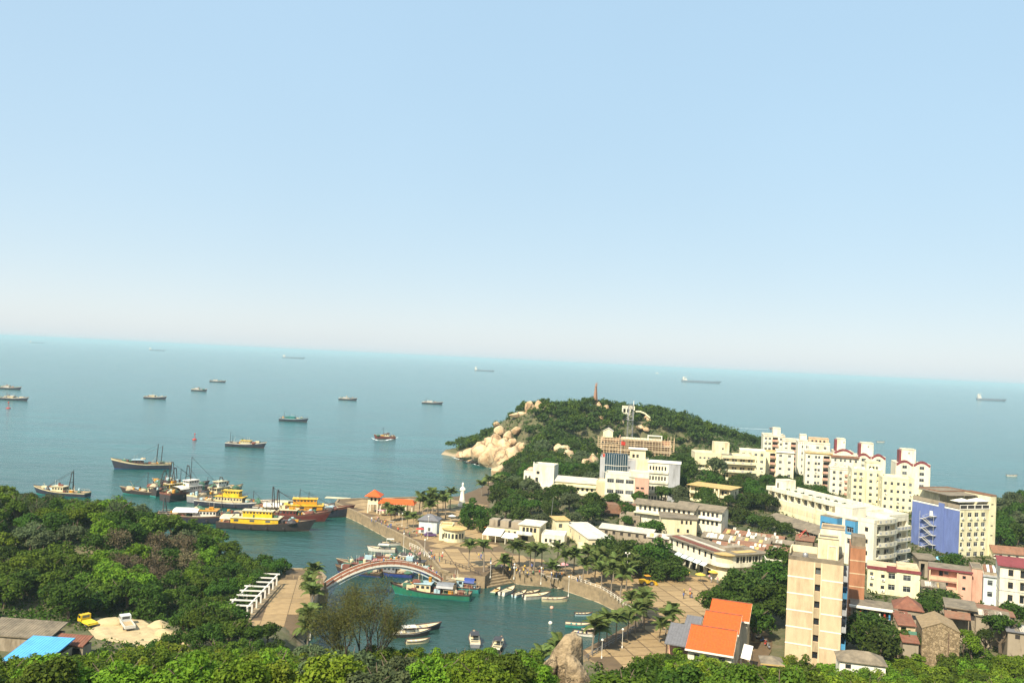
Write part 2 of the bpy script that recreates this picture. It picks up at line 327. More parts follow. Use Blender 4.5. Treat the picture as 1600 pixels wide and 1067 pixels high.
# ================================================================ vegetation
def unit(v): return v/np.maximum(np.linalg.norm(v,axis=1,keepdims=True),1e-9)
def leaf_quads(c,n,size,rs,asp=.62):
    """diamond-ish leaf quads centred at c facing n"""
    k=len(c); t=unit(np.cross(n,unit(rs.normal(size=(k,3))))); b=np.cross(n,t)
    s=(size*(.7+.6*rs.random(k)))[:,None]; V=np.empty((k,4,3))
    V[:,0]=c-t*s; V[:,1]=c+b*s*asp-t*s*.1; V[:,2]=c+t*s; V[:,3]=c-b*s*asp-t*s*.1
    return V
def crown_pts(rs,ncl,nlf,leaf,rad=(1,1,.78),crad=(.26,.42),outward=.9,hollow=.55,low=-.45):
    """unit crown: clumps of leaves spread through an uneven ellipsoid"""
    d=unit(rs.normal(size=(ncl,3))); d[:,2]=np.where(d[:,2]<low,-d[:,2]*.6,d[:,2])
    lob=1+.16*np.sin(3*np.arctan2(d[:,1],d[:,0])+rs.random()*6)+.12*rs.normal(size=ncl)
    cc=d*(hollow+(1-hollow)*rs.random(ncl)**.5)[:,None]*lob[:,None]*.8*np.array(rad)
    cr_=crad[0]+(crad[1]-crad[0])*rs.random(ncl)
    ci=rs.integers(0,ncl,ncl*nlf); dd=unit(rs.normal(size=(ncl*nlf,3))+np.array([0,0,.35])); 
    p=cc[ci]+dd*(cr_[ci]*(.62+.42*rs.random(ncl*nlf)))[:,None]*np.array([1,1,.8])
    n=unit(dd*outward+rs.normal(size=dd.shape)*.45+np.array([0,0,.25]))
    return leaf_quads(p,n,np.full(len(p),leaf),rs)
def cloud_mesh(name,Q,m):
    k=len(Q); return npmesh(name,Q.reshape(-1,3),np.arange(k*4).reshape(k,4),m)
LEAF={'dark':leafmat('leaf_dark_green',(.025,.056,.008),(.06,.108,.013)),
 'mid':leafmat('leaf_mid_green',(.046,.086,.009),(.098,.148,.016)),
 'bright':leafmat('leaf_bright_green',(.068,.128,.009),(.145,.218,.017)),
 'yellow':leafmat('leaf_yellow_green',(.09,.138,.010),(.185,.228,.020)),
 'brown':leafmat('leaf_dry_brown',(.075,.062,.035),(.15,.115,.065),.15),
 'olive':leafmat('leaf_olive',(.026,.050,.009),(.066,.098,.017)),
 'grey':leafmat('leaf_grey_green',(.055,.078,.034),(.105,.13,.055)),
 'palm':leafmat('leaf_palm',(.07,.105,.025),(.155,.19,.055)),
 'far':leafmat('leaf_far_wood',(.028,.056,.012),(.07,.108,.022))}
M_bark=mat('bark',(.12,.09,.06),.9,.3,3,.3,bump=.4)
M_barkpale=mat('bark_pale',(.23,.19,.14),.9,.25,3,.3,bump=.4)
RS=np.random.default_rng(11)
CROWN=[cloud_mesh('crown',crown_pts(np.random.default_rng(100+i),30,75,.082,(1,1,.72+.1*(i%3))),LEAF['mid']) for i in range(6)]
CROWNN=[cloud_mesh('crown',crown_pts(np.random.default_rng(200+i),46,120,.058,(1,1,.75+.1*(i%2)),(.2,.34)),LEAF['mid']) for i in range(4)]
CROWND=[cloud_mesh('crown',crown_pts(np.random.default_rng(300+i),26,40,.05,(1,1,.85),(.3,.5),.2),LEAF['brown']) for i in range(2)]
def trunk_mesh(seed,lean=.1,thin=1.,nl=5):
    r=random.Random(seed); mb=MB(); p=[(0,0,-.06),(r.uniform(-lean,lean)*.3,r.uniform(-lean,lean)*.3,.35),(r.uniform(-lean,lean),r.uniform(-lean,lean),.72)]
    mb.path(p,[.055*thin,.042*thin,.03*thin],7)
    for i in range(nl):
        a=6.28*i/nl+r.random(); q=p[1] if i%2 else p[2]; e=r.uniform(.3,.5)
        m=(q[0]+math.cos(a)*e*.5,q[1]+math.sin(a)*e*.5,q[2]+.2); z=(q[0]+math.cos(a)*e,q[1]+math.sin(a)*e,q[2]+r.uniform(.3,.5))
        mb.path([q,m,z],[.025*thin,.018*thin,.008*thin],5)
    return mb.mesh('trunk',M_bark)
TRUNK=[trunk_mesh(i) for i in range(4)]
NT=[0]
def tree(x,y,h,r,tone,label,group,near=False,dead=False,name='broadleaf_tree',z=None,sq=1.):
    i=NT[0]; NT[0]+=1; rn=random.Random(i*7+3)
    o=thing(name,label,'tree',(x,y,(TH(x,y) if z is None else z)),rn.random()*6.28,group)
    cm=(CROWND if dead else CROWNN if near else CROWN); c=link('crown',cm[i%len(cm)],o); setm(c,0,LEAF[tone])
    cz=r*.74*sq; c.location=(0,0,max(h-cz,.25*h)); c.scale=(r,r*rn.uniform(.88,1.12),r*sq*rn.uniform(.9,1.08)); c.rotation_euler=(rn.uniform(-.12,.12),rn.uniform(-.12,.12),0)
    t=link('trunk',TRUNK[i%4],o); t.scale=(h*.9,h*.9,h*.82)
    return o
def poisson(n,box,dmin,ok,seed):
    r=random.Random(seed); P=[]
    for _ in range(n):
        x=r.uniform(box[0],box[1]); y=r.uniform(box[2],box[3])
        if not ok(x,y): continue
        d=dmin(x,y) if callable(dmin) else dmin
        if all((x-a)**2+(y-b)**2>d*d for a,b in P): P.append((x,y))
    return P
def vis(x,y,z,mx=40,bot=1130):
    u,v=PXY((x,y,z)); return -mx<u<1600+mx and v<bot
YARD=[g2(*p,4) for p in ((105,985),(140,955),(215,955),(280,985),(345,1015),(330,1045),(200,1040),(100,1030),(-40,1050),(-40,950),(80,955))]
def sdq(x,y): return float(bil(SDG,x,y))
SANDP=[g2(*q,4) for q in ((128,975),(150,962),(182,958),(222,962),(262,985),(310,1000),(335,1012),(318,1030),(270,1022),(215,1012),(150,1000))]
def inp(x,y,poly):
    r=False; n=len(poly)
    for i in range(n):
        x0,y0=poly[i]; x1,y1=poly[(i+1)%n]
        if (y0>y)!=(y1>y) and x<(x1-x0)*(y-y0)/(y1-y0)+x0: r=not r
    return r
rnd=random.Random(5)
# wooded promontory on the left
def okL(x,y):
    if sdq(x,y)<2 or inp(x,y,YARD) or inp(x,y,QLEFT): return False
    z=TH(x,y); u,v=PXY((x,y,z+5)); 
    if not (-60<u<520): return False
    if x>-50: return False
    if 250<u<345 and 930<v: return False
    return vis(x,y,z+5)
PL=poisson(4200,(-190,-46,172,285),lambda x,y:5.0 if x<-75 else 4.0,okL,21)
for k,(x,y) in enumerate(PL):
    u,v=PXY((x,y,TH(x,y)+5)); 
    far=v<842
    tone=rnd.choice(['dark','mid','mid','bright'] if v>850 else ['mid','bright','grey','mid','dark'])
    if u>330: tone=rnd.choice(['dark','dark','mid'])
    if v>915 and u<330: tone=rnd.choice(['dark','dark','mid'])
    dead=(185<u<300 and 830<v<900 and rnd.random()<.6)
    h=rnd.uniform(5.4,7.4) if x<-75 else rnd.uniform(3.6,4.8); r=rnd.uniform(3.3,4.5) if x<-75 else rnd.uniform(2.7,3.4)
    if dead: tone='brown'; h*=.95
    desc={'dark':'dark green','mid':'mid green','bright':'bright green','grey':'grey green','brown':'dry brown'}[tone]
    row='crest' if v<805 else 'upper slope' if v<850 else 'middle slope' if v<900 else 'foot'
    colm='at the left edge' if u<70 else 'above the blue shed' if u<140 else 'above the two trucks' if u<215 else 'around the brown patch' if u<290 else 'near the shore boulder' if u<350 else 'behind the white pergola'
    zone='on the left promontory, %s, %s'%(row,colm)
    tree(x,y,h,r,tone,'%s %s tree %s'%('bare' if dead else 'rounded',desc,zone),'trees of the left promontory',dead=dead)
# hillside below the viewpoint
def okF(x,y):
    z=TH(x,y)
    if sdq(x,y)<2.5 or inp(x,y,YARD): return False
    u,v=PXY((x,y,z+4.2))
    if not(-80<u<1690): return False
    lim=np.interp(u,[0,130,200,300,420,500,620,700,835,930,1000,1060,1180,1240,1330,1450,1600],[1038,1030,1012,996,988,1005,1000,985,1012,1050,1040,1012,1040,1022,1035,1012,1008])
    if 835<u<935 and v<1066: return False
    return lim<v<1092
PF=poisson(9000,(-95,105,80,172),lambda x,y:4.9,okF,8)
for x,y in PF:
    u,v=PXY((x,y,TH(x,y)+4)); tone=rnd.choice(['bright','bright','yellow','mid','mid']) if not 470<u<640 else rnd.choice(['yellow','grey','mid'])
    if 330<u<470 and v<1010: tone=rnd.choice(['dark','mid'])
    if 940<u<1060: tone=rnd.choice(['dark','mid'])
    desc={'dark':'dark green','mid':'mid green','bright':'bright green','yellow':'yellow green','grey':'grey green'}[tone]
    row='back row' if v<1030 else 'middle row' if v<1060 else 'front row'
    colm=[z for lim_,z in ((90,'below the blue shed'),(220,'below the sandy yard'),(340,'right of the yard'),(470,'below the pergola'),(640,'at the foot of the wispy tree'),(760,'below the stern-on boat'),(870,'left of the tall boulder'),(1020,'right of the tall boulder'),(1190,'below the orange roofs'),(1330,'below the peach tower'),(1450,'below the stone house'),(9999,'below the garden walls')) if u<lim_][0]
    zone='%s, %s'%(colm,row)
    tree(x,y,rnd.uniform(3.8,5.0),rnd.uniform(2.9,3.8),tone,'bushy %s tree on near hillside, %s'%(desc,zone),'bushy trees of the near hillside',near=True,name='bushy_tree')
for px,py,r_ in ((285,988,3),(306,990,3.4),(326,985,3.6),(346,994,3.4),(300,1014,2.8),(330,1012,3.2),(357,1006,3.2),(376,1002,3),(398,1006,2.8),(418,1004,2.6),(345,977,3.4),(264,1018,2.4),(243,1024,2.2),(366,985,3),(318,968,3.4),(300,972,3)):
    g=G(px,py,4.5); tree(g.x,g.y,r_*1.5,r_,rnd.choice(['dark','mid','dark']),'leafy green tree between the sandy yard and the pergola','trees of the left promontory')
for px,py,D_,h_ in ((62,776,236,8.5),(182,790,232,9.5),(30,774,238,8)):
    p_=at(px,py,D_); tree(p_.x,p_.y,h_,2.6,'grey','tall feathery grey green tree on the left promontory skyline','trees of the left promontory',dead=True,sq=1.7)
print('trees',len(PL),len(PF))
# far wood on the headland and behind the town: one mass
ROCKZ=[[g2(700,716,2),g2(740,706,4),g2(790,700,7),g2(812,709,6),g2(803,742,1)]]
def wood(name,label,P,seed,leaf=.62,ncl=13,nlf=20,hr=(4.5,7),rr=(3.2,4.8),tone='far',frac=1):
    rs=np.random.default_rng(seed); Q=[]
    for x,y in P:
        r=rs.uniform(*rr)*(1.25 if rs.random()<.15 else 1); h=rs.uniform(*hr); z=TH(x,y)
        q=crown_pts(rs,ncl,nlf,leaf/r,(1,1,.8),(.3,.5))
        Q.append(q*np.array([r,r,r*.95])+np.array([x,y,z+h-r*.75]))
    o=link(name,cloud_mesh(name,np.concatenate(Q),LEAF[tone])); props(o,label,None,None,'stuff'); return o
CLEAR=[((at(994,700,462).x,458),27,24),(g2(983,650,26),5,5),(g2(930,640,33),4,4),(g2(1130,730,10),22,22)]
RB=[(786,716,488,9,8,9,'huge smooth pale boulder, largest of the sea cliff'),(765,712,493,8,7,7.5,'big pale boulder left of the largest on the sea cliff'),(748,706,500,7.5,7,6,'broad pale slab boulder halfway along the sea cliff'),(733,709,505,6.5,5,3.6,'low pale slab near the tip of the sea cliff'),(720,711,516,5,4,2.2,'lowest slab at the seaward tip of the cliff'),(803,714,484,5.5,5,7,'reddish boulder at the right end of the sea cliff'),(808,722,478,4,4,5,'smaller reddish boulder beside the right end of the sea cliff'),
 (770,692,498,6,5,4,'pale shoulder boulder above the middle of the sea cliff'),(752,698,503,5,4,3.5,'small pale boulder above the cliff slab'),(787,696,494,6,4,5,'rounded boulder directly above the largest one'),(781,673,505,3.6,3,3.4,'squarish boulder perched above the sea cliff'),(776,663,512,2.6,2.2,2,'small boulder at the left skyline of the headland'),(800,690,492,2.6,2.6,2.6,'small stacked boulder amid scrub above the cliff'),
 (828,648,512,4.2,3.9,4.6,'round boulder, leftmost of the ridge row'),(842,647,513,3.6,3.4,3.6,'round boulder, second of the ridge row'),(855,645,515,2.3,2.2,2.2,'small boulder, third of the ridge row'),(868,638,518,2.3,2.2,2.8,'upright boulder, last of the ridge row'),(812,650,511,6.5,2.6,1.8,'long flat slab left of the ridge row'),(844,638,520,3.1,2.6,2.0,'flat boulder above the ridge row'),
 (880,706,448,3.8,3.4,4.2,'upper boulder of the cluster in the wood'),(888,716,440,4.1,3.4,4.8,'middle boulder of the cluster in the wood'),(893,724,432,3.5,3.1,3.5,'lowest boulder of the cluster in the wood'),(872,700,454,2.7,2.6,2.6,'small boulder above the cluster in the wood'),
 (926,728,412,4.1,3.4,6.7,'tall orange boulder left of the grey glazed block'),(918,728,410,3.2,3.1,4.8,'squat orange boulder beside the tall orange one'),(931,734,404,4.1,3.4,3.8,'low boulder at the foot of the orange ones'),
 (946,640,522,3,2.4,2.2,'yellow boulder just below the monument'),(935,640,524,2,2,3,'brown rock under the monument plinth'),(938,655,508,2.2,2,1.6,'round boulder in the wood below the monument'),(913,649,514,1.2,1.2,1.0,'small pale rock left below the monument'),(1012,652,508,2.6,2,1.8,'upper yellow rock right of the hilltop pavilion'),(1014,657,504,2,1.8,1.6,'lower pink rock right of the hilltop pavilion'),(972,660,496,1.2,1.2,1.3,'single white rock near the lattice mast'),
 (1000,667,494,3,2,1.5,'flat boulder behind the scaffolded building, left'),(1010,671,492,2,2,1.6,'flat boulder behind the scaffolded building, right'),
 (782,744,432,6,5,5,'pale shore boulder of the second outcrop'),(772,754,420,4.2,3.6,3.2,'low shore boulder nearest the statue'),(795,742,436,4.5,4,4.2,'boulder at the inner end of the second outcrop'),(790,757,412,2.6,2.4,2,'small boulder among the palms behind the statue'),(760,697,500,4.6,4,3.4,'pale ledge boulder above the broad slab'),(795,681,497,4,3.4,3.2,'tan boulder high on the slope above the cliff'),(806,672,500,3,2.6,2.4,'upper tan boulder on the slope above the cliff'),(775,684,501,4,3.4,3.2,'grey tan boulder left of the slope boulders'),(812,700,488,4,3.4,4,'dark seamed boulder at the top right of the cliff')]
ROCKAT=[(at(*q[:3]).x,q[2],max(q[3],q[4])) for q in RB]
def okH(x,y):
    if any(abs(x-bx)<r_+.8 and by-r_-7<y<by+r_ for bx,by,r_ in ROCKAT): return False
    z=TH(x,y)
    if sdq(x,y)<5 or (y<425 and z<7.5): return False
    if any(inp(x,y,p) for p in ROCKZ): return False
    return not any(abs(x-c[0])<a and abs(y-c[1])<b for c,a,b in CLEAR)
PH=poisson(9000,(-45,215,400,628),4.3,okH,31)
PH=[p for p in PH if p[0]<118 or p[1]>505]
wood('headland_wood','dense mixed green wood covering the rounded headland hill',[p for i,p in enumerate(PH) if i%5],41)
wood('olive_headland_scrub','olive and yellow green scrub scattered through the headland wood',[p for i,p in enumerate(PH) if i%5==0],43,tone='mid')
# undergrowth filling the gaps on both wooded slopes
def scrub(name,label,ok,box,n,seed,leaf,tone):
    rs=np.random.default_rng(seed); P=np.stack([rs.uniform(box[0],box[1],n),rs.uniform(box[2],box[3],n)],1)
    cx=P+rs.normal(size=P.shape)*.0; k=9
    keep=np.array([ok(x,y) for x,y in cx]); cx=cx[keep]; z=bil(HZ,cx[:,0],cx[:,1])
    c=np.repeat(np.stack([cx[:,0],cx[:,1],z],1),k,0); c+=rs.normal(size=c.shape)*np.array([.55,.55,.3])+np.array([0,0,.35])
    nrm=unit(rs.normal(size=c.shape)*.6+np.array([0,0,.8]))
    o=link(name,cloud_mesh(name,leaf_quads(c,nrm,np.full(len(c),leaf),rs),LEAF[tone])); props(o,label,None,None,'stuff')
def okS(x,y):
    if sdq(x,y)<1.5 or inp(x,y,SANDP) or -115<x<-62 and 140<y<171 and inp(x,y,YARD) and PXY((x,y,4))[0]<150 or inp(x,y,QLEFT) or inp(x,y,QMAIN): return False
    return vis(x,y,TH(x,y)+1)
scrub('undergrowth','low green undergrowth between the trees of the left promontory',okS,(-190,-46,150,285),9000,51,.34,'dark')
scrub('hillside_undergrowth','low leafy undergrowth on the near hillside',lambda x,y:okS(x,y) and y<168,(-100,120,85,170),7000,52,.28,'mid')
scrub('headland_undergrowth','low scrub under the headland wood',lambda x,y:sdq(x,y)>7 and TH(x,y)>5 and (y>470 or okH(x,y)),(-45,215,400,628),14000,53,.55,'far')
# ================================================================ building kit
M_white=wall('wall_white',(.70,.66,.51),.35); M_cream=wall('wall_cream',(.66,.58,.37),.4); M_pale=wall('wall_pale_yellow',(.70,.65,.42),.35)
M_peach=wall('wall_peach',(.56,.43,.27),.3); M_pink=wall('wall_pink',(.58,.33,.24),.3); M_brown=wall('wall_brown_tile',(.36,.16,.08),.35)
M_blue=wall('wall_blue',(.115,.16,.36),.25); M_grey=wall('wall_grey',(.36,.37,.38),.4); M_cyan=wall('trim_blue',(.06,.24,.42),.3)
M_old=wall('wall_weathered',(.30,.25,.18),.6); M_maroon=wall('trim_maroon',(.19,.04,.045),.3); M_ltblue=wall('wall_light_blue',(.55,.62,.62),.4)
M_roofg=mat('roof_weathered',(.20,.165,.115),.9,.35,.7,1,(.07,.06,.045),.7,.3); M_roofp=mat('roof_pale',(.50,.46,.38),.85,.2,.5,1,(.25,.22,.17),.5,.2)
M_orange=mat('roof_orange',(.60,.095,.012),.75,.28,2.6,1,(.34,.09,.025),.55,.4); M_tile=mat('roof_red_tile',(.19,.075,.045),.85,.3,1.2,1,(.16,.10,.06),.7,.3)
M_rust=mat('roof_rust',(.22,.11,.065),.85,.35,.8,1,(.16,.12,.08),.8,.3); M_yelroof=mat('roof_ochre',(.50,.35,.13),.85,.3,.8,1,(.26,.19,.1),.6,.2)
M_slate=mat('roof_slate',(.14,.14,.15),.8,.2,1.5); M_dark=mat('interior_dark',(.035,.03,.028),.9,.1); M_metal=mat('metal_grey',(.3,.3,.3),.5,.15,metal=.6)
M_frame=mat('window_frame',(.45,.46,.45),.5,.05); M_frameb=mat('window_frame_brown',(.09,.05,.035),.6,.1)
M_wht=mat('white_paint',(.74,.71,.61),.5,.06); M_rail=mat('rail_white',(.62,.58,.48),.6,.1); M_redp=mat('red_paint',(.42,.035,.02),.5,.12)
def glassmat():
    m,t,p=newmat('window_glass'); L=t.links.new; oi=N(t,'ShaderNodeObjectInfo'); r=N(t,'ShaderNodeValToRGB'); e=r.color_ramp.elements
    e[0].color=(.012,.016,.02,1); e[1].color=(.10,.115,.12,1); e[1].position=1; x=e.new(.7); x.color=(.03,.036,.042,1); L(oi.outputs['Random'],r.inputs[0]); L(r.outputs[0],p.inputs['Base Color'])
    p.inputs['Roughness'].default_value=.12; p.inputs['Specular IOR Level'].default_value=.6; return m
M_glass=glassmat(); M_roofw=mat('roof_white',(.60,.56,.47),.85,.25,.6,1,(.3,.27,.2),.6,.2)
WC={}
def window_meshes(w,h,st):
    k=(round(w,2),round(h,2),st)
    if k not in WC:
        f=MB(); b=.07; d=.09
        f.box(-w/2,-d,0,-w/2+b,0,h); f.box(w/2-b,-d,0,w/2,0,h); f.box(-w/2+b,-d,0,w/2-b,0,b); f.box(-w/2+b,-d,h-b,w/2-b,0,h)
        n=max(1,int(round(w/.9)))
        for i in range(1,n): x=-w/2+w*i/n; f.box(x-.03,-d+.01,b,x+.03,-.005,h-b)
        if h>1.2 and st!='door': f.box(-w/2+b,-d+.012,h*.66,w/2-b,-.012,h*.66+.05)
        p=MB().box(-w/2+b,-.03,b,w/2-b,-.02,h-b)
        WC[k]=(f.mesh('window',M_frameb if st in('door','wb') else M_frame),p.mesh('pane',M_glass))
    return WC[k]
AC=MB().box(-.42,-.34,0,.42,0,.6).box(-.3,-.36,.1,.1,-.335,.5,1).mesh('air_conditioner',[M_wht,M_metal])
FACES={'f':lambda b:((b[0],b[1]),(1,0),(0,-1),b[2]-b[0],0),'r':lambda b:((b[2],b[1]),(0,1),(1,0),b[3]-b[1],R(90)),
       'l':lambda b:((b[0],b[3]),(0,-1),(-1,0),b[3]-b[1],R(-90)),'b':lambda b:((b[2],b[3]),(-1,0),(0,1),b[2]-b[0],R(180))}
FOOT=[]
def free(x,y,m):
    for ox,oy,a,b in FOOT:
        dx,dy=x-ox,y-oy; u=dx*math.cos(a)+dy*math.sin(a); v=-dx*math.sin(a)+dy*math.cos(a)
        if b[0]-m<u<b[2]+m and b[1]-m<v<b[3]+m: return False
    return True
class Bld:
    def __init__(s,name,label,px,py,D,ang,cat='building',group=None,base=None,sink=1.):
        p=at(px,py,D); s.o=p; s.ang=R(ang); s.base=(TH(p.x,p.y) if base is None else base); s.h=p.z-s.base
        s.t=thing(name,label,cat,(p.x,p.y,s.base),s.ang,group); s.sink=sink; s.rn=random.Random(int(px*13+py*7))
    def W(s,px): return Lto(s.o,s.ang,px)                       # width along the front to a picture column
    def Dp(s,px): return Lto(s.o,s.ang+R(90),px)                # depth along the side to a picture column
    def part(s,mb,name,m,parent=None,smooth=False): return mb.build(name,m,parent or s.t,smooth)
    def win(s,face,b,u,z,w,h,dep,st,ac=False):
        o,ud,n,W,rz=FACES[face](b); f,p=window_meshes(w,h,st)
        k=link('door' if st=='door' else 'window',f,s.t); k.location=(o[0]+ud[0]*u-n[0]*dep,o[1]+ud[1]*u-n[1]*dep,z); k.rotation_euler=(0,0,rz); link('pane',p,k)
        if ac:
            a=link('air_conditioner',AC,s.t); a.location=(o[0]+ud[0]*(u+w*.15)+n[0]*.02,o[1]+ud[1]*(u+w*.15)+n[1]*.02,z-.75); a.rotation_euler=(0,0,rz)
    def block(s,b,z0,z1,m,op={},roof=None,par=.0,parm=None,eave=0,roofm=None,acp=0.,name='wall',sink=True):
        """b=(x0,y0,x1,y1); op[face]=list of (u0,z0,u1,z1,style,depth)"""
        FOOT.append((s.o.x,s.o.y,s.ang,b)); mb=MB(); x0,y0,x1,y1=b; zz=z0-(s.sink if z0<=.01 and sink else 0)
        for fc in 'frlb':
            o,ud,n,W,rz=FACES[fc](b); ops=[q for q in op.get(fc,[]) if q[0]>.02 and q[2]<W-.02 and q[3]<z1-.02 and q[1]>zz+.02]
            P=lambda u,z,d=0.:(o[0]+ud[0]*u-n[0]*d,o[1]+ud[1]*u-n[1]*d,z)
            us=sorted({0,W,*[q[0] for q in ops],*[q[2] for q in ops]}); zs=sorted({zz,z1,*[q[1] for q in ops],*[q[3] for q in ops]})
            for i in range(len(us)-1):
                for j in range(len(zs)-1):
                    cu_,cz=(us[i]+us[i+1])/2,(zs[j]+zs[j+1])/2
                    if any(q[0]<cu_<q[2] and q[1]<cz<q[3] for q in ops): continue
                    mb.quad(P(us[i],zs[j]),P(us[i+1],zs[j]),P(us[i+1],zs[j+1]),P(us[i],zs[j+1]))
            for q in ops:
                u0,a,u1,c,st=q[:5]; d=q[5] if len(q)>5 else .2
                mb.quad(P(u0,a),P(u1,a),P(u1,a,d),P(u0,a,d)).quad(P(u0,c,d),P(u1,c,d),P(u1,c),P(u0,c)).quad(P(u0,a),P(u0,a,d),P(u0,c,d),P(u0,c)).quad(P(u1,a,d),P(u1,a),P(u1,c),P(u1,c,d))
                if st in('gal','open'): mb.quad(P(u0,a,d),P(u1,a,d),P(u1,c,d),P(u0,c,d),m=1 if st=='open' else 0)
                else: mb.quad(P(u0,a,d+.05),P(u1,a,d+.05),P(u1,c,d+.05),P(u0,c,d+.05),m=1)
                if st=='gal':
                    k=max(1,int((u1-u0)/3.2))
                    for i in range(k):
                        uc=u0+(u1-u0)*(i+.5)/k; hh=min(2.0,(c-a)*.8)
                        s.win(fc,b,uc-.55,a+.02,.9,hh,d-.06,'door'); s.win(fc,b,uc+.65,a+hh*.42,1.0,hh*.58,d-.06,'win')
                elif st!='open': s.win(fc,b,(u0+u1)/2,a,u1-u0,c-a,d,st,ac=s.rn.random()<acp)
        w=s.part(mb,name,[m,M_dark])
        if roof is not False:
            rb=MB(); e=eave; t=.22 if not e else .18
            rb.box(x0-e,y0-e,z1,x1+e,y1+e,z1+t); r=s.part(rb,'roof',roofm or M_roofg)
            if par:
                k=.18; pb=MB(); zt=z1+t-.0; zb=z1+t+.002
                pb.box(x0,y0,zb,x1,y0+k,zb+par).box(x0,y1-k,zb,x1,y1,zb+par).box(x0,y0+k,zb,x0+k,y1-k,zb+par).box(x1-k,y0+k,zb,x1,y1-k,zb+par)
                s.part(pb,'parapet',parm or m)
        return w
    def band(s,b,z,h=.22,pr=.05,m=None,faces='fl'):
        x0,y0,x1,y1=b; mb=MB()
        if 'f' in faces: mb.box(x0-pr,y0-pr,z,x1+pr,y0+.0,z+h)
        if 'l' in faces: mb.box(x0-pr,y0+.002,z,x0,y1,z+h)
        if 'r' in faces: mb.box(x1,y0+.002,z,x1+pr,y1,z+h)
        s.part(mb,'floor_band',m or M_wht)
    def balcony(s,face,b,u0,u1,z,dep=1.2,h=1.0,m=None,open_=False):
        o,ud,n,W,rz=FACES[face](b); mb=MB()
        def bx(ua,ub,da,db,za,zb):
            xs=[o[0]+ud[0]*u+n[0]*d for u in(ua,ub) for d in(da,db)]; ys=[o[1]+ud[1]*u+n[1]*d for u in(ua,ub) for d in(da,db)]
            mb.box(min(xs),min(ys),za,max(xs),max(ys),zb)
        bx(u0,u1,.005,dep,z-.15,z)
        if open_:
            k=int((u1-u0)/.9)+1
            for i in range(k+1): u=u0+.04+(u1-u0-.08)*i/k; bx(u-.03,u+.03,dep-.07,dep-.02,z+.001,z+h)
            bx(u0,u1,dep-.08,dep-.01,z+h,z+h+.06)
        else:
            bx(u0,u1,dep-.12,dep,z+.001,z+h); bx(u0,u0+.1,.006,dep-.121,z+.001,z+h); bx(u1-.1,u1,.006,dep-.121,z+.001,z+h)
        return s.part(mb,'balcony',m or M_white)
    def gable(s,b,z,rise,axis='x',ov=.4,m=None,th=.16,wm=None,name='roof',ribs=0):
        x0,y0,x1,y1=b; wm=wm or M_white
        if axis=='x':
            ym=(y0+y1)/2; P=lambda x,y,zz:(x,y,zz); a0,a1=x0,x1; c0,c1=y0,y1
        else:
            P=lambda x,y,zz:(y,x,zz); a0,a1=y0,y1; c0,c1=x0,x1
        cm=(c0+c1)/2; sl=rise/(cm-c0); zo=z-ov*sl
        mb=MB()
        for c,sg in ((c0,-1),(c1,1)):
            e=c+sg*ov
            q=[P(a0-ov,e,zo),P(a1+ov,e,zo),P(a1+ov,cm,z+rise),P(a0-ov,cm,z+rise)]
            up=[(p[0],p[1],p[2]+th) for p in q]
            mb.quad(*up); mb.quad(*q[::-1]); mb.quad(q[0],q[1],up[1],up[0]); mb.quad(q[1],q[2],up[2],up[1]); mb.quad(q[3],q[0],up[0],up[3])
            if ribs:
                k=int((a1-a0+2*ov)/ribs)
                for i in range(k+1):
                    a=a0-ov+(a1-a0+2*ov)*i/k; r0=P(a,e,zo+th); r1=P(a,cm,z+rise+th); mb.tube(r0,r1,.05,4)
        r=s.part(mb,name,m or M_tile)
        g=MB()
        for a in (a0,a1): g.quad(P(a,c0,z),P(a,c1,z),P(a,cm,z+rise-.01))
        s.part(g,'gable_wall',wm); return r
    def hip(s,b,z,rise,ov=.5,m=None,inset=None):
        x0,y0,x1,y1=b[0]-ov,b[1]-ov,b[2]+ov,b[3]+ov; ins=inset if inset is not None else min(x1-x0,y1-y0)/2
        if x1-x0>=y1-y0: r=[(x0+ins,(y0+y1)/2),(x1-ins,(y0+y1)/2)]
        else: r=[((x0+x1)/2,y0+ins),((x0+x1)/2,y1-ins)]
        A=[(x0,y0,z),(x1,y0,z),(x1,y1,z),(x0,y1,z)]; B=[(x0,y0,z+.15),(x1,y0,z+.15),(x1,y1,z+.15),(x0,y1,z+.15)]; p,q=[(u[0],u[1],z+rise) for u in r]
        mb=MB().quad(*A[::-1])
        for i in range(4): j=(i+1)%4; mb.quad(A[i],A[j],B[j],B[i])
        if x1-x0>=y1-y0: mb.quad(B[0],B[1],q,p).quad(B[1],B[2],q).quad(B[2],B[3],p,q).quad(B[3],B[0],p)
        else: mb.quad(B[0],B[1],p).quad(B[1],B[2],q,p).quad(B[2],B[3],q).quad(B[3],B[0],p,q)
        return s.part(mb,'roof',m or M_tile)
    def tank(s,x,y,z,r=.7,h=1.3):
        return s.part(MB().lathe([(r*.9,z),(r,z+.1),(r,z+h*.8),(r*.5,z+h),(.1,z+h+.05)],12,(x,y)),'water_tank',M_metal,smooth=True)
    def post(s,pts,z0,z1,r=.15,m=None,name='column'):
        for x,y in pts: s.part(MB().box(x-r,y-r,z0,x+r,y+r,z1),name,m or M_white)
def rows(W,n,zs,w,h,st='win',m0=.8,m1=None,dep=.18,skip=()):
    m1=m0 if m1 is None else m1; out=[]
    for i in range(n):
        if i in skip: continue
        u=m0+(W-m0-m1)*(i+.5)/n
        for z in zs: out.append((u-w/2,z,u+w/2,z+h,st,dep))
    return out
def floors(h,n,off=.9,g=0.): f=(h-g)/n; return [g+f*i+off for i in range(n)]
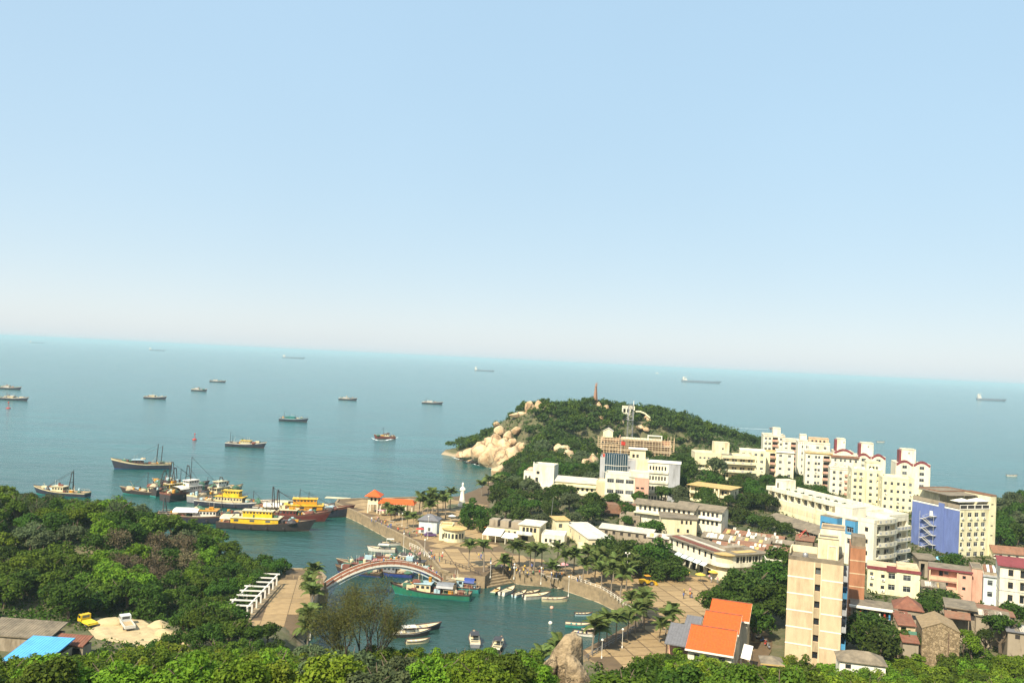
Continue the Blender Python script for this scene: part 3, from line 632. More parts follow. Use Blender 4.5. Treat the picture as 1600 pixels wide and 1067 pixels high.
# ================================================================ the town
# --- tall peach block, bottom right
B=Bld('apartment_tower','tall peach six storey apartment block with white floor lines and flat cluttered roof',1232,873,174.5,-22,base=4.2)
w=B.W(1318); h=B.h; d=17; fl=[h/6*i for i in range(6)]; b=(0,0,w,d)
o=[(w*.50,f+.95,w*.60,f+2.35,'wb',.5) for f in fl]
sd_=[(.6,f+.3,d*.3,f+2.5,'gal',1.0) for f in fl]+[(d*.36,f+.3,d*.62,f+2.5,'gal',1.0) for f in fl]
B.block(b,0,h,M_peach,{'f':o,'r':sd_},par=.55,parm=M_roofg)
for f in fl[1:]:
    B.part(MB().box(-.05,-.05,f-.12,w*.485,0,f+.12).box(w*.615,-.05,f-.12,w+.05,0,f+.12),'floor_band',M_wht)
    
for f in fl: B.balcony('r',b,.4,d*.32,f+.28,.9,1.0,M_cyan if int(f)%2 else M_grey); B.balcony('r',b,d*.35,d*.64,f+.28,.9,1.0,M_grey)
M_recess_shade=wall('wall_recess_shade_tan',(.40,.31,.19),.4)  # darker tan: shade of the window recess put into the colour
for k_,f in enumerate(fl): B.part(MB().box(w*.497,-.015,f+2.37,w*.603,-.002,min(f+h/6+.93,h-.05)),'recess_shade_panel',M_recess_shade)  # thin panels on the wall face, painted as if in a shaded recess
B.part(MB().box(w*.475,-.1,-1,w*.495,0,h).box(w*.605,-.1,-1,w*.625,0,h),'pilaster',M_cream)
B.block((w*.52,3.4,w*.9,7.4),h+.23,h+4.2,M_cream,{'f':[(.5,h+.25,1.5,h+2.4,'door',.15)]},par=.25,sink=False,name='stair_head')
B.part(MB().box(w*.52+1.9,3.3,h+.25,w*.52+2.0,3.4,h+3).box(w*.52+1.9,3.3,h+2.9,w*.9-.3,3.4,h+3).box(w*.9-.4,3.3,h+.25,w*.9-.3,3.4,h+2.9),'door_surround',M_wht)
B.block((w*.55,10,w*1.0,15),h+.23,h+5.2,M_white,{'f':[(2.6,h+.3,3.1,h+3.6,'wb',.1)]},par=.2,parm=M_peach,sink=False,name='tank_house')
B.part(MB().box(.1,7.6,h+.23,w*.5,7.9,h+1.6).box(.0,3.0,h+.23,.2,7.5,h+1.5),'roof_wall',M_cream)
B.part(MB().box(.8,9.5,h+.23,4.2,9.8,h+2.2).box(.7,13.2,h+.23,4.4,13.4,h+2.6),'roof_shed_wall',M_roofg)
B.part(MB().quad((.6,9.3,h+2.25),(4.4,9.3,h+2.25),(4.6,13.6,h+2.75),(.5,13.6,h+2.75)).quad((.6,9.3,h+2.35),(4.4,9.3,h+2.35),(4.6,13.6,h+2.85),(.5,13.6,h+2.85)),'shed_roof',M_rust)
B.part(MB().tube((1,12.5,h+2.8),(2.6,11.2,h+4.4),.08).tube((2.6,11.2,h+4.4),(1.4,10.2,h+2.8),.08).tube((2.6,11.2,h+4.4),(3.2,12.8,h+2.8),.08),'roof_frame',M_redp)
B.tank(w*.3,2.2,h+.23,.55,1.1)
# --- narrow brown tiled block behind it
B=Bld('brown_block','narrow brown tiled block with white floor lines behind the peach tower',1329,855,199,-20,base=4.5)
w=B.W(1353); h=B.h; b=(0,0,w,9); n=6
B.block(b,0,h,M_brown,{'r':[(1+3*i,h/n*f+.9,2.2+3*i,h/n*f+2.2,'win',.2) for i in range(2) for f in range(n)]},par=.1)
for i in range(1,n): B.band(b,h/n*i,.2,.05,M_peach,'fr')
B.block((0.2,.3,w-.1,5),h+.23,h+2.2,M_roofg,par=.15,sink=False,name='stair_head')
# --- white block with curved balconies and blue box bays
B=Bld('balcony_block','white five storey block with rounded balconies and blue boxed windows on its terrace side',1366,819,252,34,base=5)
h=B.h; dl=B.Dp(1292); wa=B.W(1401); wb=B.W(1432); b=(0,0,wa,dl); n=4; fh=h/n; fl=[fh*i for i in range(n)]
B.block(b,0,h,M_white,{'l':[(dl-3.0,f+.9,dl-1.9,f+2.2,'wb',.2) for f in fl],'f':[(1.6,f+.35,wa-.8,f+2.75,'gal',1.2) for f in fl]},par=.9,roofm=M_roofp)
def curved(B,x0,x1,z,dep,h_,m):
    k=8; xm=(x0+x1)/2; pts=[(x0,0.001)]
    for i in range(k+1):
        tt=i/k; pts.append((x0+(x1-x0)*tt,-dep*(.55+.45*math.sin(math.pi*tt))))
    pts.append((x1,0.001)); inn=[(p[0]*.96+xm*.04,min(p[1]*.9+.001,0)) for p in pts]
    mb=MB().prism(pts[::1],z-.15,z); 
    for i in range(1,len(pts)-2):
        q=[pts[i],pts[i+1],inn[i+1],inn[i]]; mb.prism(ccw(q),z+.001,z+h_)
    B.part(mb,'balcony',m)
    for i in range(1,len(pts)-3,2):
        a,c=pts[i],pts[i+1]; B.part(MB().quad((a[0]*.8+c[0]*.2,a[1]-.03,z+.2),(a[0]*.2+c[0]*.8,c[1]-.03,z+.2),(a[0]*.2+c[0]*.8,c[1]-.03,z+.85),(a[0]*.8+c[0]*.2,a[1]-.03,z+.85)),'balcony_panel',M_grey)
for f in fl[0:]: curved(B,1.4,wa-.4,f+.3,1.3,1.15,M_white)
curved(B,1.4,wa-.4,h+.1,1.1,1.2,M_white)
b2=(wa+.3,2.6,wb,dl-5)
B.block(b2,0,h+.4,M_white,{'f':[(.8,f+.35,wb-wa-1.2,f+2.75,'gal',1.2) for f in fl]},par=.8,roofm=M_roofp,name='wing_wall')
for f in fl[0:]:
    k=B.t; 
    xa,xb=wa+.9,wb-.1; mb=MB().box(xa,1.4,f+.15,xb,2.59,f+.3).box(xa,1.4,f+.301,xb,1.52,f+1.4).box(xa,1.521,f+.301,xa+.1,2.59,f+1.4).box(xb-.1,1.521,f+.301,xb,2.59,f+1.4); B.part(mb,'balcony',M_white)
    for i in range(5): B.part(MB().box(xa+.4+(xb-xa-.6)/5*i,1.36,f+.5,xa+(xb-xa-.6)/5*(i+1),1.399,f+1.2),'balcony_panel',M_grey)
# blue boxed upper storey on the terrace side
tz=h-1.0; 
for (y0,y1,x0) in ((5.2,8.6,-1.6),(10.6,16.5,-2.6)):
    B.block((x0,y0,-.01,y1),tz-3.2,tz+.9,M_cyan,{'l':[(.5,tz-2.6,y1-y0-.5,tz-.9,'win',.5)]},roofm=M_roofg,sink=False,name='blue_bay')
    B.block((x0+.1,y0+.1,-.011,y1-.1),0,tz-3.21,M_white,{'l':[(.6,tz-6,y1-y0-.8,tz-4.4,'win',.3)]},roof=False,name='bay_wall')
B.block((1,8,8,14),h+.23,h+3,M_white,{'l':[(1,h+.25,2,h+2.2,'door',.15)]},par=.2,roofm=M_roofp,sink=False,name='penthouse')
B.block((1,16,6,dl-1),h+.23,h+2.4,M_cream,{'l':[(2,h+.6,3.2,h+1.8,'win',.15)]},eave=.5,sink=False,name='penthouse')
# --- blue hotel
B=Bld('blue_block','six storey block with blue side wall, cream front and rooftop canopies',1500,797,274,20,base=5.2)
h=B.h; w=B.W(1546); dl=B.Dp(1426); n=5; fh=h/n; b=(0,0,w,dl); fl=[fh*i for i in range(n)]
mid=dl*.42
B.block(b,0,h,M_pale,{'f':[q for i in range(4) for q in [(.5+i*(w-1)/4,f+.9,.5+i*(w-1)/4+(1.0 if i==0 else 1.7),f+2.3,'win',.18) for f in fl]]},par=0,acp=.75)
skin=MB().box(-.12,-.0,-1,-.002,dl,h-.25); B.part(skin,'blue_wall',M_blue)
B.part(MB().box(-.35,mid*.72,-1,-.121,mid,h+1.1),'blue_pier',M_blue)
B.part(MB().box(-.16,-.05,h-.249,-.001,dl,h+.24).box(-.16,-.1,h+.2,w,-.001,h+.45),'cornice',M_wht)
pb=MB().box(0,dl-.2,h+.23,w,dl,h+1.5).box(-.1,.3,h+.46,.1,dl-.21,h+1.6); B.part(pb,'parapet',M_old)
mb=MB().box(0,-.05,h+1.5,w,.1,h+1.7); B.part(mb,'handrail',M_wht)
for i in range(5): B.part(MB().box(w*i/4-.12 if i else 0,-.04,h+.46,w*i/4+.12,.09,h+1.499),'rail_post',M_wht)
B.part(MB().box(.3,.15,h+.23,w,.2,h+1.4),'rail_panel',M_dark)
for i,x in enumerate((.8,w*.35,w*.7,w-.5)): B.part(MB().tube((x,1.2,h+.2),(x,1.2,h+3.2),.08),'canopy_post',M_metal)
for i,x in enumerate((.8,w*.35,w*.7,w-.5)): B.part(MB().tube((x,9,h+.2),(x,9,h+3.9),.08),'canopy_post',M_metal)
B.part(MB().quad((-.2,4.2,h+3.9),(w*.98,4.2,h+3.9),(w*.98,dl-2,h+4.3),(-.2,dl-2,h+4.3)).quad((-.2,4.2,h+3.8),(-.2,dl-2,h+4.2),(w*.98,dl-2,h+4.2),(w*.98,4.2,h+3.8)),'roof_canopy',M_roofg)
for x0,x1 in ((-.1,w*.48),(w*.5,w*1.0)):
    xm=(x0+x1)/2; mb=MB()
    for a,c in (((x0,.4),(x1,.4)),((x1,.4),(x1,4)),((x1,4),(x0,4)),((x0,4),(x0,.4))): mb.quad((*a,h+2.6),(*c,h+2.6),(xm,2.2,h+3.5)); mb.quad((xm,2.2,h+3.42),(*c,h+2.52),(*a,h+2.52))
    B.part(mb,'awning',M_wht)
for x,y in ((1.2,6),(2.8,7.5),(1.0,10),(3.6,10.5)):
    B.part(MB().box(x,y,h+.23,x+1.1,y+1.1,h+1.0).box(x+.2,y-.6,h+.23,x+.7,y-.2,h+.7),'roof_table',M_frameb)
b3=(w,-.25,w+2.6,dl*.5); w3=2.6
B.block(b3,0,h+4.2,M_pale,{'f':[(.5,f+.9,1.5,f+1.3,'wb',.15) for f in fl]+[(.5,h+1.5,1.5,h+1.9,'wb',.15)]},par=.35,parm=M_rust,name='stair_tower')
B.block((w*.2,dl*.55,w+2.6,dl),h+.23,h+4.0,M_pale,{},par=.3,parm=M_rust,sink=False,name='penthouse')
# outside zigzag stair on the blue side
M_ltgrey=mat('light_grey_paint',(.5,.5,.47),.6,.1)
ys=mid*1.25
for i in range(4):
    z0=h-3.6-fh*i; a,c=(ys,ys+3.4)
    mb=MB().box(-1.5,a-1.3,z0-.12,-.13,a,z0).box(-1.5,c,z0-fh/2-.12,-.13,c+1.2,z0-fh/2)
    B.part(mb,'stair_landing',M_ltgrey)
    fm=MB()
    for (ya,za,yb,zb) in ((a,z0,c,z0-fh/2),(c,z0-fh/2,a,z0-fh)):
        for k in range(8):
            t_=k/8; y_=ya+(yb-ya)*t_; z_=za+(zb-za)*t_; fm.box(-1.4,min(y_,y_+(yb-ya)/8),z_-.1,-.3,max(y_,y_+(yb-ya)/8),z_-.04)
        fm.tube((-1.45,ya,za+.9),(-1.45,yb,zb+.9),.05,5); fm.tube((-1.45,ya,za),(-1.45,yb,zb),.07,5)
    B.part(fm,'stair_flight',M_ltgrey)
    for yy in (a-1.2,c+1.1): B.part(MB().tube((-1.4,yy,z0-fh),(-1.4,yy,z0+.9),.05,5),'stair_post',M_ltgrey)
B.part(MB().box(-.2,mid*1.3,h-4.5,-.122,mid*1.3+1.2,h-2.2),'stair_door',M_wht)
# --- long white terraced hall
B=Bld('terraced_hall','long white hall with a columned upper storey, planted roof terrace and panelled podium wall',1338,797,296,20,base=6)
h=B.h; dl=B.Dp(1201); b=(0,0,11,dl); s0=h-3.4
B.block(b,0,h,M_white,{'l':[(1+i*(dl-2)/12+.2,s0+.2,1+(i+1)*(dl-2)/12-.4,s0+2.5,'win',.9) for i in range(12)],'f':[(3,s0+.2,4.2,s0+2.4,'door',.2)]},par=.8,roofm=M_roofp)
B.part(MB().box(-.9,-.4,h-.55,-.001,dl+.3,h+1.05),'fascia',M_white)
B.part(MB().box(-3.2,-.5,s0-.35,-.002,dl,s0-.1),'terrace_slab',M_pale)
B.part(MB().box(-3.2,-.5,s0-.099,-3.0,dl,s0+.65),'terrace_wall',M_pale)
B.post([(-.5,1+i*(dl-2)/12) for i in range(13)],s0-.1,h-.56,.14)
pd=MB().box(-3.4,-2,-1,-.01,dl,s0-.36); B.part(pd,'podium_wall',M_pale)
for i in range(11):
    y=1+i*(dl-2)/11; B.part(MB().box(-3.46,y+.3,s0-2.6,-3.401,y+(dl-2)/11-.3,s0-.9),'wall_panel',M_cream)
    B.part(MB().box(-3.5,y-.02,s0-2.7,-3.402,y+.12,s0-.6),'panel_frame',M_grey)
B.part(MB().lathe([(6.5,-1),(6.5,s0-.3),(7.0,s0-.29),(7.0,s0+.8),(6.4,s0+.81),(6.4,h-.5),(6.9,h-.49),(6.9,h+.8)],24,(4.5,-1.5)),'round_end',M_pale)
B.block((3,dl-5,9,dl-.3),h+.23,h+3.4,M_white,{'l':[(1,h+.4,2,h+2.4,'wb',.15)]},par=.2,roofm=M_roofp,sink=False,name='stair_head')
for i in range(9):
    y=3+i*(dl-9)/9; rr=random.Random(i); q=crown_pts(np.random.default_rng(900+i),7,30,.14)
    pl=link('planter_shrub',cloud_mesh('planter_shrub',q,LEAF['dark']),B.t); pl.location=(1.2,y,h+.9); pl.scale=(.9,1.2,.8)
# --- low annex with a strip window below it
B=Bld('strip_window_annex','low white annex with dark tiled roof and one long strip window under the terraced hall',1287,836,284,20,base=4.4)
h=B.h; dl=B.Dp(1196); b=(0,0,5,dl)
B.block(b,0,h,M_white,{'l':[(2+i*(dl-5)/14,h-1.6,2+(i+1)*(dl-5)/14-.15,h-.5,'wb',.15) for i in range(14)]},roof=False)
mb=MB().quad((-.8,-.6,h-.2),(5.2,-.6,h+1.6),(5.2,dl+.6,h+1.6),(-.8,dl+.6,h-.2)).quad((-.8,-.6,h-.35),(-.8,dl+.6,h-.35),(5.2,dl+.6,h+1.45),(5.2,-.6,h+1.45)).quad((-.8,-.6,h-.35),(-.8,-.6,h-.2),(-.8,dl+.6,h-.2),(-.8,dl+.6,h-.35)); B.part(mb,'roof',M_roofg)
# --- white block with maroon eaves
B=Bld('maroon_eaved_block','pale three storey block with maroon eaves in front of the balcony block',1356,886,228,-22,base=2.8)
w=B.W(1438); h=B.h; b=(0,0,w,9); fh=2.9; n=3; fl=[h-fh*(i+1) for i in range(n)]
o=[]
for f in fl: o+=[(.6,f+.9,1.4,f+1.8,'wb',.15),(w*.26,f+.6,w*.26+.9,f+1.5,'wb',.15),(w*.40,f+.6,w*.40+1.7,f+2.1,'win',.3),(w*.68,f+.6,w*.68+1.9,f+2.1,'win',.2)]
B.block(b,0,h,M_pale,{'f':o},roofm=M_peach,acp=.4)
B.part(MB().box(-.25,-.25,h-.2,w*.36,-.001,h+.55).box(w*.55,-.25,h-.2,w+.2,-.001,h+.55).box(w*.36+.001,-.35,h-.4,w*.55-.001,-.002,h+1.1),'eaves',M_maroon)
B.part(MB().box(w*.37,-.12,-1,w*.385,-.003,h-.41).box(w*.53,-.12,-1,w*.545,-.003,h-.41),'pilaster',M_white)
B.part(MB().box(w*.57,1,h+.23,w*.97,8,h+1.0),'roof_deck',M_peach)
# --- pink block with open galleries
B=Bld('pink_gallery_block','pink two storey block with open galleries and dark red roof edge',1452,887,226,-24,base=3.4)
w=B.W(1498); w2=B.W(1519); h=B.h; b=(0,0,w2,8); g=h-5.8
B.block(b,0,h,M_pink,{'f':[(.35,g+.95,w-.4,g+2.7,'gal',1.3),(.35,g+3.85,w-.4,g+5.5,'gal',1.3),(w+.9,g+1.2,w+1.7,g+2,'wb',.15),(w+.9,g+4.1,w+1.7,g+4.9,'wb',.15)]},roofm=M_roofg)
B.part(MB().box(-.4,-.45,h-.1,w2+.2,-.001,h+.35),'roof_edge',M_maroon); B.post([(.2,-.06),(w-.2,-.06)],-1,h-.11,.14,M_peach)
B.part(MB().box(-.02,-.1,g+.1,w,-.002,g+.93).box(-.02,-.1,g+3,w,-.002,g+3.83),'gallery_parapet',M_peach)
b=(w2+.01,1.2,B.W(1536),9); B.block(b,0,h+.9,M_pink,{'f':[(2.1,f,2.7,f+.7,'wb',.15) for f in (g+1.5,g+4.4)]},par=.2,parm=M_old,name='rear_wall')
# --- light blue house, white corner house on the right edge
B=Bld('light_blue_house','light blue grey house between the pink block and the white corner house',1537,899,221,-24,base=3.4)
w=B.W(1568); h=B.h
B.block((0,0,w,9),0,h,M_ltblue,{'f':[(x,f,x+a,f+1.3,'win',.15) for x,a in ((.9,1.2),(2.9,.6),(4.1,.7)) for f in (h-2.3,h-5.2)]},roofm=M_roofp,acp=.2)
B.part(MB().box(-.2,-.4,h-.1,w,-.001,h+.3),'roof_edge',M_grey)
for i in range(7): B.part(MB().quad((.2+.7*i,1+.0*i,h+.9),(.75+.7*i,.8,h+1.0),(.9+.7*i,6,h+1.9),(.3+.7*i,6,h+1.8)),'roof_sheet',M_wht if i%2 else M_rust)
B.part(MB().box(.1,.7,h+.23,5.2,.9,h+.85).box(.1,6,h+.23,5.2,6.2,h+1.75),'roof_wall',M_old)
B=Bld('white_corner_house','white four storey house with maroon tiled roof edge at the right picture edge',1563,882,214,-24,base=3)
w=B.W(1625); h=B.h; fl=[h-3.1*(i+1) for i in range(4)]
B.block((0,0,w,10),0,h,M_white,{'f':[q for f in fl for q in [(1.8,f+.6,2.9,f+2.2,'wb',.2),(4.4,f+.3,6.6,f+2.5,'gal',.8),(7.2,f+.6,8.3,f+2.2,'wb',.2)]]},roof=False)
for f in fl[:3]: B.band((0,0,w,10),f-.1,.18,.06,M_grey,'fl')
B.gable((0,0,w,10),h,1.3,'x',.6,M_maroon)
# --- concrete shell with blue tarpaulin
B=Bld('concrete_shell','weathered open concrete shell with a blue tarpaulin roof beside the blue block',1436,873,247,-15,base=4.5)
w=B.W(1500); h=B.h
B.block((0,0,w*.42,8),0,h,M_old,{'f':[(.5,.4,1.6,h-1.2,'open',2),(2.4,.4,4.2,h-1.2,'open',2)]},eave=.5)
B.block((w*.45,2,w,9),0,h-1.8,M_old,{'f':[(.6,h-4,3,h-2.3,'open',1.5)]},roofm=M_roofg,name='rear_wall')
M_tarp=mat('tarpaulin_blue',(.22,.48,.66),.6,.15); xa,xb=w*.5,w*.92
B.part(MB().quad((xa,.2,h-.6),((xa+xb)/2,.0,h+.2),((xa+xb)/2,4.5,h+.9),(xa,4.8,h+.2)).quad(((xa+xb)/2,.0,h+.2),(xb,.2,h-.5),(xb,4.6,h+.3),((xa+xb)/2,4.5,h+.9)),'tarpaulin',M_tarp)
for x,y in ((xa,.3),(xb,.3),(xa,4.6),(xb,4.5)): B.part(MB().tube((x,y,h-3),(x,y,h-.5),.06,5),'tarpaulin_post',M_metal)
# --- low houses bottom right
B=Bld('white_eaved_row','low row house with white eaves and washing in its shaded gallery',1330,944,194,-22,base=3.5)
w=B.W(1402); h=B.h
B.block((0,0,w,6),0,h,M_old,{'f':[(.4,h-2.6,w*.45,h-.5,'gal',1.2),(w*.5,h-2.6,w-.4,h-.5,'gal',1.2)]},eave=.2)
B.part(MB().box(-.4,-.9,h-.35,w+.3,-.002,h+.1),'eaves',M_wht)
for i in range(9):
    x=.8+i*w/9.5; B.part(MB().box(x,-.2,h-2.0-.2*(i%3),x+.35,-.17,h-1.0),'washing',[M_wht,M_redp,M_cyan,M_pink,M_frameb][i%5])
B=Bld('red_hipped_house','small house with red tiled hipped roof below the maroon eaved block',1399,950,192,-20,base=3.5)
w=B.W(1441); h=B.h; B.block((0,0,w,6),0,h,M_old,{'f':[(1,h-2,2,h-1,'wb',.15),(3.4,h-2,4.4,h-1,'wb',.15)]},roof=False); B.hip((0,0,w,6),h,2.4,.4,M_tile)
M_rub=None
def rubble():
    m,t,p=newmat('rubble_stone'); L=t.links.new; tc=N(t,'ShaderNodeTexCoord'); v=N(t,'ShaderNodeTexVoronoi'); v.inputs['Scale'].default_value=2.6; L(tc.outputs['Object'],v.inputs['Vector'])
    v2=N(t,'ShaderNodeTexVoronoi',feature='DISTANCE_TO_EDGE'); v2.inputs['Scale'].default_value=2.6; L(tc.outputs['Object'],v2.inputs['Vector'])
    r=N(t,'ShaderNodeValToRGB'); e=r.color_ramp.elements; e[0].color=(.16,.115,.06,1); e[1].color=(.36,.27,.16,1); s=N(t,'ShaderNodeSeparateColor'); L(v.outputs['Color'],s.inputs[0]); L(s.outputs[0],r.inputs[0])
    mr=N(t,'ShaderNodeMapRange'); mr.inputs[2].default_value=.09; mr.inputs[3].default_value=.35; L(v2.outputs['Distance'],mr.inputs[0]); h=N(t,'ShaderNodeHueSaturation'); L(r.outputs[0],h.inputs['Color']); L(mr.outputs[0],h.inputs['Value']); L(h.outputs[0],p.inputs['Base Color']); p.inputs['Roughness'].default_value=.9
    b=N(t,'ShaderNodeBump'); b.inputs['Distance'].default_value=.06; L(v2.outputs['Distance'],b.inputs['Height']); L(b.outputs[0],p.inputs['Normal']); return m
M_rub=rubble()
M_mudroof=mat('roof_clay',(.27,.20,.115),.9,.25,1.5,1,(.16,.12,.07),.6,.4)
B=Bld('stone_house','rubble stone house with tan gabled roof, its gable end facing the viewer',1441,981,173,-18,base=5.2)
w=B.W(1500); h=B.h; B.block((0,0,w,8.5),0,h,M_rub,roof=False); B.gable((0,0,w,8.5),h,1.5,'y',.12,M_mudroof,.14,M_rub,ribs=1.1)
B.part(MB().box(w*.7,-.06,-1,w*.72,-.002,h-.4),'drain_pipe',M_frameb)
B=Bld('brick_shed','small brick shed with red tile lean-to roofs left of the stone house',1411,1001,171,-12,base=5.2)
w=B.W(1439); h=B.h; B.block((0,0,w-.4,3),0,h,M_old,{},roof=False)
B.part(MB().quad((-.2,-.4,h-.1),(w-.2,-.4,h-.1),(w-.2,3.2,h+.9),(-.2,3.2,h+.9)).quad((-.2,-.4,h-.2),(-.2,3.2,h+.8),(w-.2,3.2,h+.8),(w-.2,-.4,h-.2)),'roof',M_tile)
B.block((-.2,3.3,w-.3,8),0,h+2.4,M_peach,{'f':[(.5,h+.9,1.5,h+1.9,'open',.4)]},roof=False,name='rear_wall')
B.part(MB().quad((-.4,2.9,h+2.3),(w-.1,2.9,h+2.3),(w-.1,8.2,h+3.4),(-.4,8.2,h+3.4)).quad((-.4,2.9,h+2.2),(-.4,8.2,h+3.3),(w-.1,8.2,h+3.3),(w-.1,2.9,h+2.2)),'rear_roof',M_tile)
B.part(MB().box(w*.45,2.5,h+.2,w-.2,2.9,h+1.3),'green_tarpaulin',mat('tarpaulin_green',(.08,.2,.14),.7))
B=Bld('grey_slab_house','long low house with broken grey slab roof behind the stone house',1480,948,188,-24,base=4.6)
w=B.W(1552); h=B.h; B.block((0,0,w*.62,8),0,h,M_old,{'f':[(.8,h-2.3,2,h-.5,'open',.8),(4,h-2.3,5.4,h-.5,'open',.8)]},eave=.5)
B.block((w*.64,2,w+4,9),0,h-.6,M_old,{'f':[(1,h-2.6,2.2,h-1,'open',.6)]},eave=.4,name='wing_wall',roofm=M_rust)
B.part(MB().quad((-.6,-3.4,h-1.5),(w*.5,-3.4,h-1.3),(w*.5,-.45,h-.5),(-.6,-.45,h-.6)).quad((-.6,-3.4,h-1.6),(-.6,-.45,h-.7),(w*.5,-.45,h-.6),(w*.5,-3.4,h-1.4)),'lean_to_roof',M_rust)
for x in (0,w*.45): B.part(MB().tube((x,-3.2,-.5),(x,-3.2,h-1.5),.1),'lean_to_post',M_old)
B=Bld('grey_hipped_hut','low hut with grey hipped roof at the foot of the peach tower',1312,1032,158,-14,base=6.0)
w=B.W(1384); h=B.h; B.block((0,0,w,5),0,h,M_wht,{'f':[(1,h-1.2,2,h-.4,'wb',.1)]},roof=False); B.hip((0,0,w,5),h,1.6,.35,M_roofg)
B=Bld('yellow_fringed_hut','small grey roofed hut with ochre edge left of the peach tower foot',1192,1036,156,-10,base=5.5)
w=B.W(1222); h=B.h; B.block((0,0,w,3.5),0,h,M_old,roof=False); B.hip((0,0,w,3.5),h,1.0,.4,M_roofg); B.part(MB().box(-.45,-.5,h-.1,w+.45,-.42,h+.16),'roof_edge',M_yelroof)
# ruined walls on the right
for k,(px,py,D,ww,hh) in enumerate(((1528,1003,168,7,1.4),(1568,1013,166,1.2,2.6),(1590,1000,170,6,1.2))):
    p=at(px,py,D); mb=MB().box(0,0,-1,ww,.4,hh*.8).box(0,.02,hh*.8+.001,ww*.4,.38,hh); o=mb.build('garden_wall',M_rub); o.location=(p.x,p.y,TH(p.x,p.y)); o.rotation_euler=(0,0,R(-12))
    props(o,['long broken garden wall right of the stone house','short upright wall stump between the broken garden walls','broken garden wall at the right picture edge'][k],'wall')
# --- red roofed row far right
for k,(px,py,D,px2,m) in enumerate(((1553,862,275,1640,M_rust),(1500,857,282,1552,M_rust))):
    B=Bld('red_roofed_row',['long house with rusty red roof at the right edge behind the white corner house','low rusty roofed house behind the blue tarpaulin'][k],px,py,D,-12,base=4.6)
    w=B.W(px2); h=B.h; B.block((0,0,w,6),0,h,M_white,rows and {'f':rows(w,6,[h-1.7],.8,1,'wb')},roof=False); B.gable((0,0,w,6),h,1.6,'x',.5,m,ribs=1.2)
# --- orange roofed houses: three stepped ranges
B=Bld('orange_roofed_house','white house of three stepped ranges with bright orange tiled roofs',1071,1012,165,-21,base=3.6)
w=B.W(1146); h=B.h
def shed(B,x0,x1,y0,y1,za,zb,m,name='roof'):
    mb=MB().quad((x0,y0,za),(x1,y0,za),(x1,y1,zb),(x0,y1,zb)).quad((x0,y0,za-.2),(x0,y1,zb-.2),(x1,y1,zb-.2),(x1,y0,za-.2))
    mb.quad((x0,y0,za-.2),(x1,y0,za-.2),(x1,y0,za),(x0,y0,za)).quad((x1,y0,za-.2),(x1,y1,zb-.2),(x1,y1,zb),(x1,y0,za)).quad((x0,y1,zb-.2),(x0,y0,za-.2),(x0,y0,za),(x0,y1,zb))
    r=B.part(mb,name,m); k=int((x1-x0)/.55); rm=MB()
    for i in range(k+1): x=x0+.05+(x1-x0-.1)*i/k; rm.tube((x,y0,za+.02),(x,y1,zb+.02),.045,4)
    B.part(rm,'tile_rib',m,r); return r
def rng(y0,dp,x0,x1,hz,rise,op=None):
    B.block((x0+.4,y0+.5,x1-.4,y0+dp),0,hz,M_ltblue if False else M_white,op or {},roof=False)
    g=MB()
    for x in (x0+.4,x1-.4): g.quad((x,y0+.5,hz),(x,y0+dp,hz),(x,y0+dp,hz+rise-.25),(x,y0+.5,hz-.02))
    B.part(g,'gable_wall',M_ltblue); shed(B,x0,x1,y0-.3,y0+dp*.78,hz-.05,hz+rise,M_orange)
    B.part(MB().quad((x0,y0+dp*.78+.01,hz+rise),(x1,y0+dp*.78+.01,hz+rise),(x1,y0+dp+.3,hz+rise*.55),(x0,y0+dp+.3,hz+rise*.55)),'rear_roof',M_orange)
    B.part(MB().box(x0-.06,y0-.42,hz-.3,x1+.06,y0-.31,hz+.02),'gutter',M_wht); B.part(MB().tube((x0-.05,y0+dp*.78,hz+rise+.03),(x1+.05,y0+dp*.78,hz+rise+.03),.13,6),'ridge_cap',M_tile); B.part(MB().quad((x1+.01,y0-.3,hz-.06),(x1+.07,y0-.3,hz-.06),(x1+.07,y0+dp*.78,hz+rise+.06),(x1+.01,y0+dp*.78,hz+rise+.06)),'verge',M_peach)
rng(0,8.0,0,w,h,2.9,{'f':[(1.2,h-2.2,2.2,h-.9,'win',.15),(3.2,h-2.2,4.2,h-.9,'win',.15),(w-3.2,h-2.0,w-1.9,h-.8,'win',.15)],'r':[(2,h-2.2,3,h-.7,'wb',.12),(5,h-2.2,6,h-.7,'wb',.12)]})
x1=w*.995; rng(9.2,7,w*.18,x1,h+1.4,2.3,{'r':[(2,h-1.6,3,h-.2,'wb',.12),(4.4,h-1.6,5.4,h-.2,'wb',.12)]})
rng(17.4,7,w*.2,x1+1.2,h+1.9,2.3,{'r':[(2,h-1.6,3,h-.2,'wb',.12),(4.4,h-1.6,5.4,h-.2,'wb',.12)]})
for x in (2.6,w*.62,w*.72): a=link('air_conditioner',AC,B.t); a.location=(x,.48,h-2.9)
B=Bld('slate_annex','open annex with grey slate roof left of the orange roofed house',1038,1004,167,-21,base=3.4)
w=B.W(1083); h=B.h
shed(B,0,w,0,6.5,h,h+2.3,M_slate); shed(B,w*.45,w+.2,6.6,11,h+1.8,h+3.0,M_slate,'rear_roof')
B.post([(.4,.4),(w*.5,.4),(w-.4,.4),(.6,6),(w-.4,6),(w*.6,10),(w-.3,10)],-.5,h-.05,.12,M_frameb); B.part(MB().box(.3,3.5,-.5,w-.3,3.7,h+.7),'rear_wall',M_pink)
B=Bld('white_awning','white sheet awning on posts right of the orange roofed house',1157,1027,166,-21,base=3.4,cat='awning')
